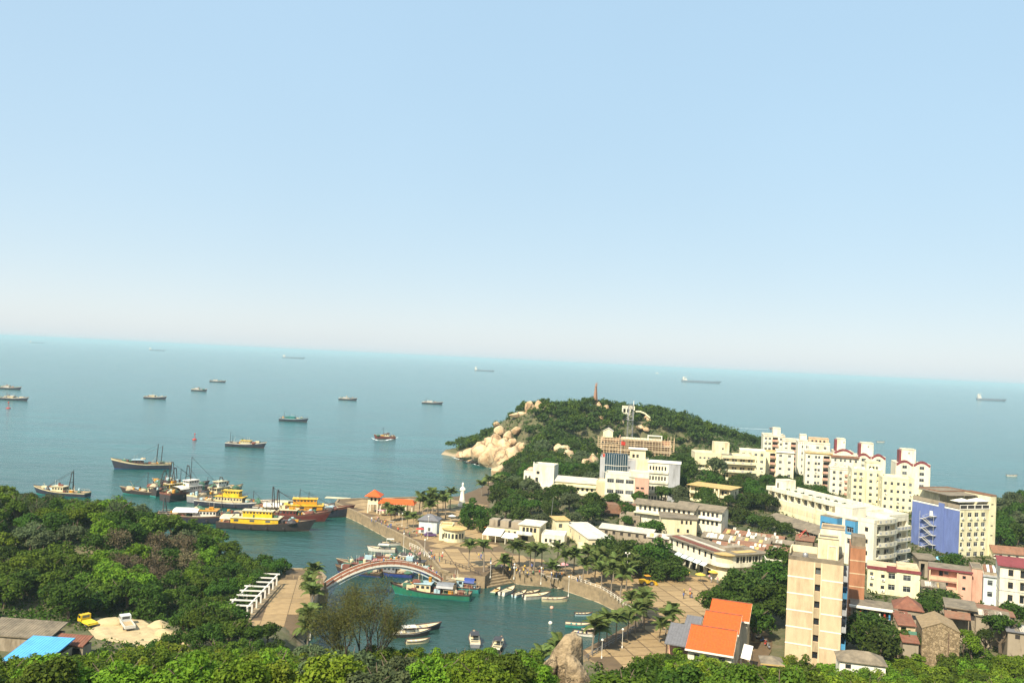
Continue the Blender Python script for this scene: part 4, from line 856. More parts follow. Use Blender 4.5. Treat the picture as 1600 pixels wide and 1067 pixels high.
w=B.W(1172); h=B.h; B.part(MB().quad((0,0,h),(w,0,h-.2),(w,6.5,h+.6),(0,6.5,h+.8)).quad((0,0,h-.05),(0,6.5,h+.75),(w,6.5,h+.55),(w,0,h-.25)),'awning_sheet',M_wht); B.post([(.1,.1),(w-.1,.1),(.1,6.3),(w-.1,6.3)],-.6,h-.25,.05,M_metal)
B=Bld('white_parasol_stall','white canvas stall below the front orange roof',1103,1050,161,-21,base=3.6,cat='stall')
h=B.h; mb=MB()
for i in range(8):
    a,c=6.283*i/8,6.283*(i+1)/8; mb.quad((1.9*math.cos(a),1.9*math.sin(a),h-.5),(1.9*math.cos(c),1.9*math.sin(c),h-.5),(0,0,h+.4))
B.part(mb,'canvas',M_wht); B.part(MB().tube((0,0,-.5),(0,0,h+.3),.06),'pole',M_metal)
# ================================================================ middle town
# --- corner building with wrap-round balcony on the square
B=Bld('corner_building','two storey corner building with a curved wrap-round balcony and patched roof on the square',1131,868,238,24,base=3.3)
h=B.h; wr=B.W(1193); dl=B.Dp(1046); c=3.2; g=h-3
B.block((c,0,wr,9),0,h,M_white,{'f':[q for i in range(4) for q in [(1.2+i*(wr-c-2)/4,g+.7,2.2+i*(wr-c-2)/4,g+2.4,'wb',.2),(2.6+i*(wr-c-2)/4,g+.2,3.2+i*(wr-c-2)/4,g+2.4,'wb',.2)]]+[(.6+i*3.4,.2,3.2+i*3.4,2.3,'open',.8) for i in range(int((wr-c-1)/3.4))]},eave=.9)
B.block((0,c,c-.001,dl),0,h,M_white,{'l':[(.9+i*(dl-c-1)/8,g+.8,1.9+i*(dl-c-1)/8,g+2.4,'wb',.2) for i in range(8)]+[(.6+i*3.5,.2,3.3+i*3.5,2.3,'open',.8) for i in range(int((dl-c-1)/3.5))]},roof=False)
B.block((c,9.001,9,dl),0,h-.3,M_old,roofm=M_roofg,name='rear_wall')
arc=[(c-c*math.sin(a),c-c*math.cos(a)) for a in [R(90)*i/6 for i in range(7)]]
B.part(MB().prism(ccw(arc+[(c,c)]),-1,h-.01),'corner_wall',M_cream)
B.part(MB().prism(ccw([(c-.02-(c+1)*math.sin(a),c-.02-(c+1)*math.cos(a)) for a in [R(90)*i/6 for i in range(7)]]+[(c-.02,c-.02)]),h-.005,h+.2),'corner_roof',M_yelroof)
out=[(wr,-1.3)]+[(c-(c+1.3)*math.sin(a),c-(c+1.3)*math.cos(a)) for a in [R(90)*i/8 for i in range(9)]]+[(-1.3,dl)]
inn=[(wr,-.001)]+[(c-(c+.001)*math.sin(a),c-(c+.001)*math.cos(a)) for a in [R(90)*i/8 for i in range(9)]]+[(-.001,dl)]
mb=MB(); pb=MB()
for i in range(len(out)-1):
    q=ccw([out[i],out[i+1],inn[i+1],inn[i]]); mb.prism(q,g-.2,g)
    n_=[(o_[0]*.92+i_[0]*.08,o_[1]*.92+i_[1]*.08) for o_,i_ in zip(out,inn)]; pb.prism(ccw([out[i],out[i+1],n_[i+1],n_[i]]),g+.002,g+.95)
B.part(mb,'balcony_slab',M_white); B.part(pb,'balcony_parapet',M_white)
B.part(MB().box(-.9,c,h+.001,c+5,dl+.5,h+.2),'left_roof',M_roofg)
for z_,x0,x1,m in ((.23,.2,2.0,M_rust),(.26,3.0,4.0,M_roofp)): B.part(MB().box(x0,c+1,h+.2,x1,dl-1,h+z_+.12),'roof_strip',mat('roof_maroon_sheet',(.16,.05,.03),.8,.3) if m is M_rust else m)
B.part(MB().box(c+2,1.0,h+.23,wr-1.5,3.4,h+.3),'roof_patch',M_yelroof)
B.part(MB().box(c+1,5,h+.23,wr-3,7.5,h+.9),'roof_curb',M_old)
for i in range(5): B.part(MB().quad((-1.35,c+2+i*3,g-.25),(-1.35,c+4.6+i*3,g-.25),(-2.6,c+4.6+i*3,g-1.0),(-2.6,c+2+i*3,g-1.0)),'shop_awning',M_ltblue)
# --- rusty roofs of the market behind it
for k,(px,py,D,px2,m,lb) in enumerate(((1112,852,262,1190,M_rust,'nearest of the three rusty market roofs behind the corner building'),(1098,838,276,1200,M_roofg,'middle of the three market roofs, grey and patched'),(1124,832,290,1222,M_rust,'farthest of the three rusty market roofs under the hedge'))):
    B=Bld('market_shed','low market shed, '+lb,px,py,D,-28,base=4.4); w=B.W(px2); h=B.h
    B.block((0,0,w,6),0,h,M_old,{'f':rows(w,5,[h-1.6],1.0,1.0,'open')},roof=False); B.gable((0,0,w,6),h,1.1,'x',.5,m,ribs=1.5,wm=M_old)
    rn_=random.Random(k)
    for i in range(9):
        x=rn_.uniform(.5,w-2); B.part(MB().quad((x,-.2,h+.12),(x+rn_.uniform(.8,1.8),-.2,h+.12),(x+1.2,2.4,h+1.1),(x,2.4,h+1.1)),'roof_patch',rn_.choice([M_roofp,M_yelroof,M_old,M_wht]))
    for i in range(4): x=rn_.uniform(1,w-1); B.part(MB().box(x,2.6,h+1.0,x+.6,3.4,h+1.9),'chimney',M_wht)
for k,(px,py,D,px2,ang_,m,lb) in enumerate(((1176,866,246,1236,-30,M_roofg,'low grey roofed shed between the corner building and the peach tower'),(1150,850,262,1232,-30,M_rust,'rusty roofed shed in the gap behind the corner building'),(1182,846,272,1240,-30,M_roofg,'patched grey shed beside the strip window annex'),(1012,838,272,1050,-20,M_roofp,'pale roofed shed behind the plaza trees'),(1575,985,178,1640,-20,M_slate,'dark roofed shed at the right edge beside the garden walls'),(1525,960,186,1575,-24,M_roofg,'low grey shed right of the slab roofed house'),(1442,915,212,1476,-22,M_roofg,'small grey shed between the maroon eaved and pink blocks'),(1402,965,184,1416,-20,M_tile,'narrow red roofed lean-to left of the brick shed'))):
    B=Bld('low_shed',lb,px,py,D,ang_,cat='shed'); w=B.W(px2); h=max(B.h,2.2)
    B.block((0,0,w,5.5),0,h,M_old,{'f':rows(w,3,[h-1.5],.9,.9,'open')},roof=False); B.gable((0,0,w,5.5),h,.8,'x',.4,m,ribs=1.4,wm=M_old)
    rn_=random.Random(k+40)
    for i in range(5): x=rn_.uniform(.4,max(w-2,.6)); B.part(MB().quad((x,-.1,h+.16),(x+rn_.uniform(.7,1.5),-.1,h+.16),(x+1.0,2.2,h+.82),(x,2.2,h+.82)),'roof_patch',rn_.choice([M_roofp,M_yelroof,M_old,M_rust]))
B=Bld('small_white_annex','small white annex at the end of the market roofs beside a round tree',1197,876,232,-10,base=4); w=B.W(1222); h=B.h
B.block((0,0,w,5),0,h,M_white,{'f':[(1,h-1.8,1.8,h-.7,'wb',.15)]},par=.3)
# --- long white two-storey school-like range
B=Bld('long_white_range','long white two storey range with weathered low roof above the market',1059,790,296,-30,base=5.5)
w=B.W(1128); h=B.h; b=(0,0,w,8)
B.block(b,0,h,M_white,{'f':rows(w,9,[h-2.2,h-5],.9,1.4,'wb'),'r':[(2,h-2.2,3,h-1,'wb',.15)]},roof=False); B.gable(b,h,1.1,'x',.8,M_roofg,wm=M_pale)
B.part(MB().box(0,-.9,h-3.1,w,-.001,h-2.9),'gallery_slab',M_wht)
B=Bld('front_white_range','white range with a row of tall windows in front of the long white range',994,785,300,-27,base=5.8)
w=B.W(1084); h=B.h; b=(0,0,w,7)
B.block(b,0,h,M_white,{'f':rows(w,11,[h-2.2],.9,1.6,'wb')},roof=False); B.gable(b,h,1.0,'x',.9,M_roofg,wm=M_white)
B.part(MB().box(-.3,-1.6,h-3.2,w,-.001,h-2.8),'canopy',M_pale)
B=Bld('cream_cross_wing','cream cross wing with small windows below the front white range',1034,808,284,-6,base=5)
w=B.W(1089); h=B.h; B.block((0,0,w,10),0,h,M_cream,{'f':[q for u in (.55,.68,.8) for q in [(w*u,h-1.8,w*u+.7,h-.6,'wb',.15)]]+[(w*.45,h-4.6,w*.45+.8,h-3.4,'wb',.15),(w*.72,h-4.6,w*.72+.8,h-3.4,'wb',.15)]},eave=.5)
# --- cream block with ochre flat roof
B=Bld('ochre_roofed_block','cream gallery block with ochre roof edge left of the terraced hall',1078,757,342,-34,base=7.2)
w=B.W(1141); h=B.h; b=(0,0,w,10); g=h-6.2
B.block(b,0,h,M_cream,{'f':[(.5,g+.5,w*.3,g+2.6,'gal',1),(w*.33,g+.5,w*.66,g+2.6,'gal',1),(w*.69,g+.5,w-.4,g+2.6,'gal',1),(.5,g+3.6,w*.3,g+5.6,'gal',1),(w*.33,g+3.6,w*.66,g+5.6,'gal',1),(w*.69,g+3.6,w-.4,g+5.6,'gal',1)],'r':[(6,h-2.4,7,h-1.3,'wb',.15)]},eave=1.0,roofm=M_yelroof)
for z in (g+.3,g+3.4): B.balcony('f',b,.3,w*.63,z,1.1,.9,M_pale)
B.post([(w*.64,-.5),(w*.74,-.5)],-1,h-.05,.3,M_pale)
# --- four level balcony block
B=Bld('four_level_balcony_block','cream block with four levels of broad white balconies and a box penthouse',1087,709,392,-4,base=8.5)
w=B.W(1182); wl=B.W(1128); h=B.h; fh=h/4
B.block((0,2,wl,14),0,h,M_cream,{'f':[(2+i*1.9,h-2.2,3+i*1.9,h-1.4,'win',.15) for i in range(5)]+[(.6,f+.4,wl*.55,f+2.4,'gal',1.2) for f in (.2,fh,2*fh)]},par=.5,roofm=M_roofp)
for f in (fh,2*fh): B.balcony('f',(0,2,wl,14),.2,wl*.6,f+.3,1.2,1.0,M_pale)
b=(wl+.01,0,w,13)
B.block(b,0,h-.8,M_cream,{'f':[(.5,fh*i+.4,w-wl-.6,fh*i+2.5,'gal',1.4) for i in range(4)],'r':[(2,fh*i+1,3.2,fh*i+2.2,'win',.15) for i in range(4)]},par=.8,roofm=M_roofp,name='balcony_wall')
for i in range(4): curved(B,wl+.3,w+.6,fh*i+.2,1.7,1.1,M_pale)
B.block((wl*.75,5,wl*1.35,10),h+.23,h+5,M_cream,{'f':[(3.8,h+2,4.6,h+3,'win',.15)]},par=.3,roofm=M_roofp,sink=False,name='penthouse')
# --- apartment rows at the back
def apt(name,label,px,py,D,ang,px2,dp,n,m,cols,st='win',ww=1.4,balc=None,par=.7,roofm=None,base=None,side=0):
    B=Bld(name,label,px,py,D,ang,base=base); w=B.W(px2); h=B.h; n=max(2,round(h/3.05)); fh=h/n; fl=[fh*i for i in range(n)]; b=(0,0,w,dp); o=[]
    for i,cx in enumerate(cols):
        for f in fl:
            if balc and i in balc: o.append((w*cx-1.4,f+.35,w*cx+1.4,f+2.4,'open',1.1))
            else: o.append((w*cx-ww/2,f+.95,w*cx+ww/2,f+2.2,st,.18))
    op={'f':o}
    if side: op['r']=[(1.2+dp/side*i,f+.9,2.6+dp/side*i,f+2.2,'win',.18) for i in range(side) for f in fl]; op['l']=[(1.2+dp/side*i,f+.9,2.4+dp/side*i,f+2.2,'win',.18) for i in range(side) for f in fl]
    B.block(b,0,h,m,op,par=par,roofm=roofm or M_roofp,acp=.15)
    for i in (balc or ()):
        for f in fl: B.balcony('f',b,w*cols[i]-1.6,w*cols[i]+1.6,f+.33,.9,.9,M_pink if i==balc[0] and m is M_white else M_white)
    return B,w,h,fl,b
B,w,h,fl,b=apt('white_apartment_block','white five storey block with red balconies in front of the farthest apartments',1213,706,432,-14,1241,11,5,M_white,(.25,.75),side=2,roofm=M_rust)
B.part(MB().box(-.5,-.6,h-.05,w+.4,-.001,h+.3),'roof_edge',M_wht)
b2=(-5.5,1,-.01,11); B.block(b2,0,h-.3,M_pale,{'f':[(2.6,f+.3,5.2,f+2.4,'open',1.0) for f in fl]},roofm=M_yelroof,name='stair_wall')
for f in fl: B.part(MB().box(-3.0,-.1,f+.1,-.3,.99,f+1.1),'balcony',M_pink)
apt('cream_flat_block','low cream flat block between the balcony block and the white apartments',1156,703,425,-12,1197,8,4,M_pale,(.15,.4,.62,.85),roofm=M_wht,par=.3)
B,w,h,fl,b=apt('far_apartment_block','farthest white apartment block with roof boxes against the sea',1193,681,468,-12,1227,14,6,M_white,(.12,.3,.55,.82),balc=(2,),roofm=M_rust)
B.block((w*.45,3,w*.8,8),h+.23,h+4.2,M_white,{},par=.3,sink=False,name='stair_head')
B,w,h,fl,b=apt('second_far_apartment_block','white apartment block with pinkish roof right of the farthest block',1223,689,462,-12,1262,14,6,M_white,(.15,.45,.75),balc=(1,),roofm=M_rust)
B.block((w*.72,3,w*.98,8),h+.23,h+3.6,M_white,{},par=.3,sink=False,name='stair_head')
B,w,h,fl,b=apt('ribbed_apartment_block','tall pale block with ribbed wall and pink roof terrace',1247,692,444,-14,1297,13,7,M_white,(.14,.3,.62,.85),roofm=M_rust)
for i in range(5): B.part(MB().box(.4+i*1.1,-.25,-1,.7+i*1.1,-.002,h+.4),'wall_rib',M_wht)
B.block((w*.35,3,w*.98,8),h+.23,h+2.6,M_peach,{'f':rows(w*.6,4,[h+.9],1,1,'wb')},par=.3,roofm=M_rust,sink=False,name='penthouse')
B,w,h,fl,b=apt('window_gridded_block','white block with a regular window grid and light blue balconies',1259,708,412,-16,1300,12,6,M_white,(.13,.40,.52,.8),ww=1.1,balc=(3,),roofm=M_rust)
B.part(MB().box(-.4,-.4,h+.23,w+.4,-.001,h+.75),'roof_edge',M_yelroof)
B,w,h,fl,b=apt('tile_edged_block','long white block with a pink tiled roof edge beside the gridded block',1299,714,408,-16,1342,11,6,M_white,(.15,.35,.5,.7,.9),ww=1.0,roofm=M_rust)
B.part(MB().box(-.3,-.7,h+.1,w+.3,-.002,h+1.0),'roof_edge',M_rust)
B,w,h,fl,b=apt('brown_balconied_block','white block with brown balconies in front of the tile edged block',1297,733,386,-16,1331,10,6,M_white,(.2,.5,.85),ww=1.2,balc=(2,),roofm=M_roofg)
# pale yellow block of two bays
B,w,h,fl,b=apt('pale_yellow_block','pale yellow block with paired windows, in front of the maroon arched block',1331,735,364,-14,1380,12,6,M_pale,(.12,.3,.62,.85),ww=1.3,side=2)
B.part(MB().box(w*.18,-.5,-1,w*.2,-.002,h+.3).box(w*.44,-.5,-1,w*.46,-.002,h+.3),'wall_rib',M_pale)
for i in range(4): B.part(MB().box(1+i*3.2,1,h+.25,2.2+i*3.2,2,h+1.5),'roof_box',M_wht)
B.block((w*.5,3,w*.95,9),h+.23,h+3.4,M_pale,{'f':rows(w*.45,3,[h+1],.9,1.1,'wb')},par=.4,sink=False,name='penthouse')
B,w,h,fl,b=apt('pale_yellow_bay_block','pale yellow windowed block right of its taller twin',1379,748,352,-14,1429,12,6,M_pale,(.1,.3,.5,.68,.88),ww=1.1,side=2)
B.part(MB().box(w*.3,-.03,h+.35,w*.72,.0,h+.85),'roof_sign_panel',M_cream)
# maroon arched towers
def arched(px,py,D,px2,label,bays):
    B=Bld('maroon_arched_block',label,px,py,D,-14,group='maroon arched apartment blocks'); w=B.W(px2); h=B.h; n=max(3,round(h/3.05)); fh=h/n; fl=[fh*i for i in range(n)]; o=[]
    for i in range(bays):
        for f in fl: o+=[(w*(i+.5)/bays-1.0,f+.9,w*(i+.5)/bays+1.0,f+2.3,'win',.18)]
    B.block((0,0,w,12),0,h,M_white,{'f':o,'r':[(2,f+.9,3.2,f+2.2,'win',.18) for f in fl]},par=.3,roofm=M_roofp)
    for i in range(bays):
        x0,x1=w*i/bays+.15,w*(i+1)/bays-.15; k=12; mb=MB(); tp=MB()
        for j in range(k):
            t0,t1=j/k,(j+1)/k; z=lambda t:h+.1+1.5*max(0,math.sin(math.pi*min(max((t-.1)/.8,0),1)))**.8; xa,xb=x0+(x1-x0)*t0,x0+(x1-x0)*t1; za,zb=z(t0),z(t1)
            mb.quad((xa,-.35,za-.9),(xb,-.35,zb-.9),(xb,-.35,zb+.35),(xa,-.35,za+.35)); mb.quad((xa,-.35,za+.35),(xb,-.35,zb+.35),(xb,.1,zb+.35),(xa,.1,za+.35)); mb.quad((xa,-.35,za-.9),(xa,-.002,za-.9),(xb,-.002,zb-.9),(xb,-.35,zb-.9))
            tp.quad((xa,-.36,h-1.2),(xb,-.36,h-1.2),(xb,-.36,zb-.9),(xa,-.36,za-.9)) if min(za,zb)-.9>h-1.2 else None
            tp.quad((xa,.11,h),(xa,.11,za+.34),(xb,.11,zb+.34),(xb,.11,h))
        B.part(mb,'arched_band',M_maroon); B.part(tp,'arch_infill',M_white)
        B.part(MB().box(x0+.2,-.34,-1,x1-.2,-.003,h-1.2),'bay_wall',M_white)
        for f in fl: B.win('f',(0,-.34,w,1),w*(i+.5)/bays,f+.9,2.0,1.4,-.03,'win')
    B.block((w*.2,4,w*.62,10),h+.23,h+6.2,M_white,{'f':[(3,h+4.4,3.5,h+5.2,'wb',.1)]},par=.3,sink=False,name='stair_head')
    B.part(MB().box(w*.2-.9,4.2,h+.23,w*.2-.002,9.6,h+6),'stair_side',M_maroon)
arched(1338,713,418,1384,'white apartment tower with maroon arched parapets, left of the two',2)
arched(1400,724,398,1454,'white apartment tower with maroon arched parapets, right of the two and nearest the sea',2)
arched(1303,706,432,1334,'small white block with a single maroon arch behind the tile edged block',1)
# --- old government style complex below the scaffold
B=Bld('grey_glazed_block','grey block with a curved dark glass bay below the scaffolded building',938,716,348,-9,base=8)
w=B.W(1012); h=B.h; b=(0,0,w,10)
B.block(b,0,h,M_grey,{'f':[(2.2,f,2.9,f+1.2,'wb',.15) for f in (h-3.6,h-7.2)]+[(w*.6,h-3.4,w*.6+.7,h-2.6,'wb',.15)]},par=.5,roofm=M_roofp)
cx=w*.34; M_dglass=mat('curtain_glass',(.02,.05,.07),.12,.2,.6,spec=.7)
mb=MB(); k=10
P=[(cx-4.6+9.2*i/k,-.2-1.3*math.sin(math.pi*i/k)) for i in range(k+1)]
for i in range(k): mb.quad((*P[i],h-8.5),(*P[i+1],h-8.5),(*P[i+1],h+2.2),(*P[i],h+2.2))
mb.prism(ccw(P+[(cx+4.6,.2),(cx-4.6,.2)]),h+2.2,h+2.4); B.part(mb,'glass_bay',M_dglass)
for i in range(k+1): B.part(MB().box(P[i][0]-.06,P[i][1]-.06,h-8.5,P[i][0]+.06,P[i][1]+.02,h+2.2),'mullion',M_frame)
for z in (h-5.2,h-2.4): B.part(MB().path([(p[0],p[1]-.1,z) for p in P],.12,4),'spandrel',M_wht)
B.block((w*.76,-.6,w*1.02,8),0,h+.4,M_cream,{},par=.3,roofm=M_roofp,name='stair_wall')
B.block((w*.62,2,w*.95,7),h+.23,h+4.4,M_cream,{'f':[(1,h+1,2,h+2.4,'wb',.15),(2.6,h+1,3.6,h+2.4,'wb',.15)]},eave=.7,roofm=M_wht,sink=False,name='penthouse')
for i,(x,c_) in enumerate(((1,'r'),(2,'w'),(3,'r'),(w*.28,'p'))): B.part(MB().box(x,-.05,h+.75,x+.8,0,h+2.0),'roof_letter_panel',{'r':M_redp,'w':M_wht,'p':M_pink}[c_])
B.part(MB().tube((w*.42,.5,h+.2),(w*.42,.5,h+8),.07,6),'flagpole',M_wht); B.part(MB().quad((w*.42+.05,.5,h+6),(w*.42+1.8,.45,h+5.8),(w*.42+1.8,.4,h+7.2),(w*.42+.05,.5,h+7.6)),'flag',M_redp)
B=Bld('grey_end_block','three storey block with dark window bands and grey end wall right of the glazed block',1013,722,342,-12,base=8)
w=B.W(1063); ww=B.W(1045); h=B.h; n=4; fh=h/n
B.block((0,0,w,9),0,h,M_white,{'f':[q for i in range(n) for q in [(.6+k_*(ww-1)/6,fh*i+1.0,.6+(k_+1)*(ww-1)/6-.5,fh*i+2.6,'wb',.3) for k_ in range(6)]]},eave=.35,roofm=M_wht)
B.part(MB().box(ww,-.12,-1,w+.05,-.001,h-.1),'end_wall',M_grey)
for i in range(1,n): B.part(MB().box(-.1,-.5,fh*i-.2,ww,-.002,fh*i+.75),'gallery_parapet',M_white)
B=Bld('white_pink_block','white banded block with a pink stair end in front of the grey glazed block',946,741,331,-11,base=7.4)
w=B.W(1014); wp=B.W(992); h=B.h; n=3; fh=h/n
B.block((0,0,w,9),0,h,M_white,{'f':[q for i in range(n) for q in [(.8,fh*i+1.1,wp*.3,fh*i+2.6,'win',.2),(wp*.36,fh*i+1.1,wp*.64,fh*i+2.6,'win',.2),(wp*.7,fh*i+1.1,wp*.97,fh*i+2.6,'win',.2)]]},par=.4,roofm=M_roofp)
B.part(MB().box(wp+.05,-.3,-1,w+.02,-.001,h-.3),'pink_wall',M_pink)
for i in range(2):
    for x in (wp+1.2,wp+3): B.win('f',(0,-.3,w,1),x,fh*(i+.9),1.2,.6,-.03,'wb')
b_=(wp*.8,-.4,w+.1,6); B.block((wp*.8,-.31,w+.1,6),h-.29,h+1.4,M_white,{},par=.2,roofm=M_roofp,sink=False,name='roof_box')
B=Bld('gallery_range','long pale gallery range with tan stair end beside the white villa',868,751,343,-13,base=7.6)
w=B.W(932); we=B.W(942); h=B.h
B.block((0,0,w,7),0,h,M_pale,{'f':rows(w,8,[h-3.2],1.0,1.3,'wb')+rows(w,3,[h-6.3],1.0,1.3,'wb')},roof=False)
mb=MB().quad((-.4,-.5,h),(w,-.5,h),(w,7,h+1.4),(-.4,7,h+1.4)).quad((-.4,-.5,h-.2),(-.4,7,h+1.2),(w,7,h+1.2),(w,-.5,h-.2)).quad((-.4,-.5,h-.2),(w,-.5,h-.2),(w,-.5,h),(-.4,-.5,h)); B.part(mb,'roof',M_roofp)
B.part(MB().box(-.3,-.9,h-1.7,w,-.001,h-.9),'gallery_parapet',M_pale); B.part(MB().box(-.3,-1.2,h-4.8,w,-.002,h-3.9),'gallery_parapet',M_pale)
B.block((w+.01,-.6,we+1,8),0,h+1.0,M_peach,{},par=.2,roofm=M_cream,name='stair_wall')
B=Bld('white_villa','white stepped villa with a pink dome roof at the left end of the gallery range',833,727,356,-16,base=7.8)
w=B.W(866); h=B.h
B.block((0,0,w,8),0,h,M_white,{'f':[(1.6,h-3.4,2.9,h-2.2,'wb',.3),(1.2,h-6.6,2.4,h-4.8,'wb',.3)]},par=.5,roofm=M_roofp)
for x in (.1,w-.5): B.part(MB().box(x,.1,h+.74,x+.35,.45,h+1.5),'pinnacle',M_wht)
wl=Lto(B.o,B.ang+R(180),818); B.block((-wl,1.2,-.01,7),0,h-3.2,M_white,{'f':[(.6,h-6,1.4,h-4.6,'wb',.3),(2.2,h-6,3.0,h-4.6,'wb',.3),(.6,.6,1.4,2.4,'wb',.3),(2.2,.6,3,2.4,'wb',.3)]},par=.4,roofm=M_roofp,name='wing_wall')
B.part(MB().lathe([(1.9,h-3),(1.8,h-2.2),(1.2,h-1.5),(.3,h-1.2)],14,(-wl*.4,4)),'dome',M_pink,smooth=True)
B.part(MB().box(.5,-2.2,0,w+2.2,-.01,h*.28),'terrace_wall',M_white)
# --- scaffolded building on the hill
B=Bld('scaffolded_building','unfinished concrete frame building wrapped in bamboo scaffolding on the hill',938,684,462,-10,base=11)
w=B.W(1050); h=B.h; n=4; fh=h/n; d=15; M_bamboo=mat('bamboo_pole',(.56,.42,.25),.8,.2)
M_raw=wall('raw_concrete',(.55,.45,.31),.4); ws=B.W(968)
for i in range(n+1):
    x1=w if i<n else w*.86
    B.part(MB().box(0 if i<n else ws,0,fh*i-.15,x1,d,fh*i+.15),'floor_slab',M_raw)
for i in range(9):
    for y in (.3,d*.5,d-.7): B.part(MB().box(w*i/8.3+.1,y,-1,w*i/8.3+.6,y+.5,h-.16),'column',M_raw)
B.part(MB().box(1,6,-1,w-1,6.3,h-.2),'inner_wall',mat('raw_brick',(.33,.18,.11),.9,.25)); B.part(MB().box(ws-.4,.4,-1,ws,d-.4,h+1.2),'cross_wall',mat('raw_brick_wall',(.36,.2,.12),.9,.25))
for i in range(5): B.win('f',(0,.3,w,1),1.5+i*(ws-3)/4,fh*2.95,1.3,1.8,0,'wb')
B.part(MB().box(.3,.25,fh*2.5,ws-.5,.5,fh*2.93).box(.3,.25,fh*3.7,ws-.5,.5,h-.2),'brick_panel',M_peach)
B.block((1.2,3,ws*.62,9),h+.16,h+3.6,M_pale,{},roof=False,sink=False,name='roof_house'); B.gable((1.2,3,ws*.62,9),h+3.6,1.6,'y',.3,M_roofp,wm=M_pale)
B.part(MB().box(ws+2,2,h+.16,w*.72,10,h+.5),'roof_deck',M_pale)
for x in (w*.66,w*.85): B.part(MB().box(x,.3,h+.16,x+.5,.8,h+2.6),'roof_column',M_wht)
B.part(MB().box(w*.66,.25,h+2.61,w*.85+.5,.85,h+3.1),'roof_beam',M_wht)
for i in range(26):
    x=-1+ (w+2)*i/25; zt=h+(1.0 if x<w*.9 else 2.8)+.8*((i*7)%5)/5; B.part(MB().tube((x,-1.2,-1),(x,-1.2,zt),.14,5),'scaffold_pole',M_bamboo)
for i in range(11): z=1+i*(h-.4)/10; B.part(MB().tube((-1.3,-1.25,z),(w+1.3,-1.25,z),.13,5),'scaffold_rail',M_bamboo)
for i in range(6): B.part(MB().tube((w+1.3,-1+i*3,-1),(w+1.3,-1+i*3,h+1.5),.09,5),'scaffold_pole',M_bamboo)
# --- hilltop: monument, lattice mast, pavilion
p=at(930,632,530); z=TH(p.x,p.y); M_mon=mat('monument_stone',(.30,.17,.11),.8,.2)
t=thing('monument','tall reddish stone obelisk monument on the headland summit','monument',(p.x,p.y,z))
MB().box(-3,-3,-1.5,3,3,1.0).box(-2.2,-2.2,1.001,2.2,2.2,2).build('plinth',M_mon,t)
MB().lathe([(1.7,2),(1.35,5),(.95,9),(.62,12.5)],4,(0,0)).build('shaft',M_mon,t); MB().lathe([(.3,12.5),(.75,12.9),(.6,13.6),(.35,14.4),(.4,14.9),(.1,15.3)],8).build('finial',M_mon,t); MB().tube((.5,0,12.8),(1.1,0,15.6),.12,5).build('torch_arm',M_mon,t)
p=at(984,676,486); z=TH(p.x,p.y); hm_=at(984,633,486).z-z
t=thing('lattice_mast','grey steel lattice mast rising behind the scaffolded building','mast',(p.x,p.y,z))
L4=[(1.6,1.6),(-1.6,1.6),(-1.6,-1.6),(1.6,-1.6)]
for x,y in L4: MB().tube((x,y,-1),(x*.8,y*.8,hm_),.12,5).build('mast_leg',M_metal,t)
for k in range(6):
    z0,z1=hm_*k/6,hm_*(k+1)/6; s0,s1=1-.2*k/6,1-.2*(k+1)/6; mb=MB()
    for i in range(4):
        a,c_=L4[i],L4[(i+1)%4]; mb.tube((a[0]*s0,a[1]*s0,z0),(c_[0]*s1,c_[1]*s1,z1),.07,4).tube((c_[0]*s0,c_[1]*s0,z0),(a[0]*s1,a[1]*s1,z1),.07,4).tube((a[0]*s1,a[1]*s1,z1),(c_[0]*s1,c_[1]*s1,z1),.07,4)
    mb.build('bracing',M_metal,t)
MB().box(-1.8,-1.8,hm_*.66,1.8,1.8,hm_*.66+.15).box(-1.5,-1.5,hm_,1.5,1.5,hm_+.15).build('platform',M_metal,t)
for x,y in L4: MB().tube((x*.9,y*.9,hm_*.67),(x*.9,y*.9,hm_*.85),.13,6).build('antenna',M_grey,t)
MB().tube((0,0,hm_),(0,0,hm_+4),.08,5).build('spike',M_metal,t)
B=Bld('hilltop_pavilion','white open pavilion with curved stair wall on the hilltop',972,636,505,-8,base=None); w=B.W(992); h=max(B.h,4)
B.block((0,0,w,5),0,h,M_white,{'f':[(.8,h-3.2,2.2,h-.8,'open',1.5),(3,h-3.2,4.4,h-.8,'open',1.5),(5.2,h-3.2,6.6,h-.8,'open',1.5)]},par=.5)
B.part(MB().path([(w+.5,0,h-2.2),(w+3,0,h-2.0),(w+6,0,h-3),(w+9,0,h-5.4)],.5,6),'curved_wall',M_pale); B.part(MB().tube((w*.9,2,h),(w*.9,2,h+4),.2,6),'white_column',M_wht)
# ================================================================ waterfront houses and pier
B=Bld('pier_pavilion','two storey pier pavilion with orange pyramid roof on open columns',575,775,316,-3,base=QZ)
w=B.W(591); h=B.h
B.block((0,0,w,4.2),h-2.7,h,M_pale,{'f':[(1,h-1.7,1.8,h-.5,'wb',.15),(2.4,h-1.7,3.2,h-.5,'wb',.15)],'r':[(1,h-1.7,2,h-.5,'wb',.15)]},roof=False,sink=False); B.part(MB().box(-.01,-.01,h-2.9,w+.01,4.21,h-2.701),'floor_slab',M_wht)
B.hip((0,0,w,4.2),h,2.3,1.1,M_orange); B.post([(.2,.2),(w-.2,.2),(.2,4),(w-.2,4),(w*.5,4)],0,h-2.9,.18)
B.part(MB().box(w+.2,1,h-1.2,w+5.4,4,h-1.0),'flat_canopy',M_wht); B.post([(w+5.1,1.2),(w+5.1,3.8),(w+6.2,1.2)],0,h-1.2,.14)
B=Bld('orange_canopy','long open shelter with orange tiled roof joined to the pier pavilion',593,785,314,-3,base=QZ,cat='shelter')
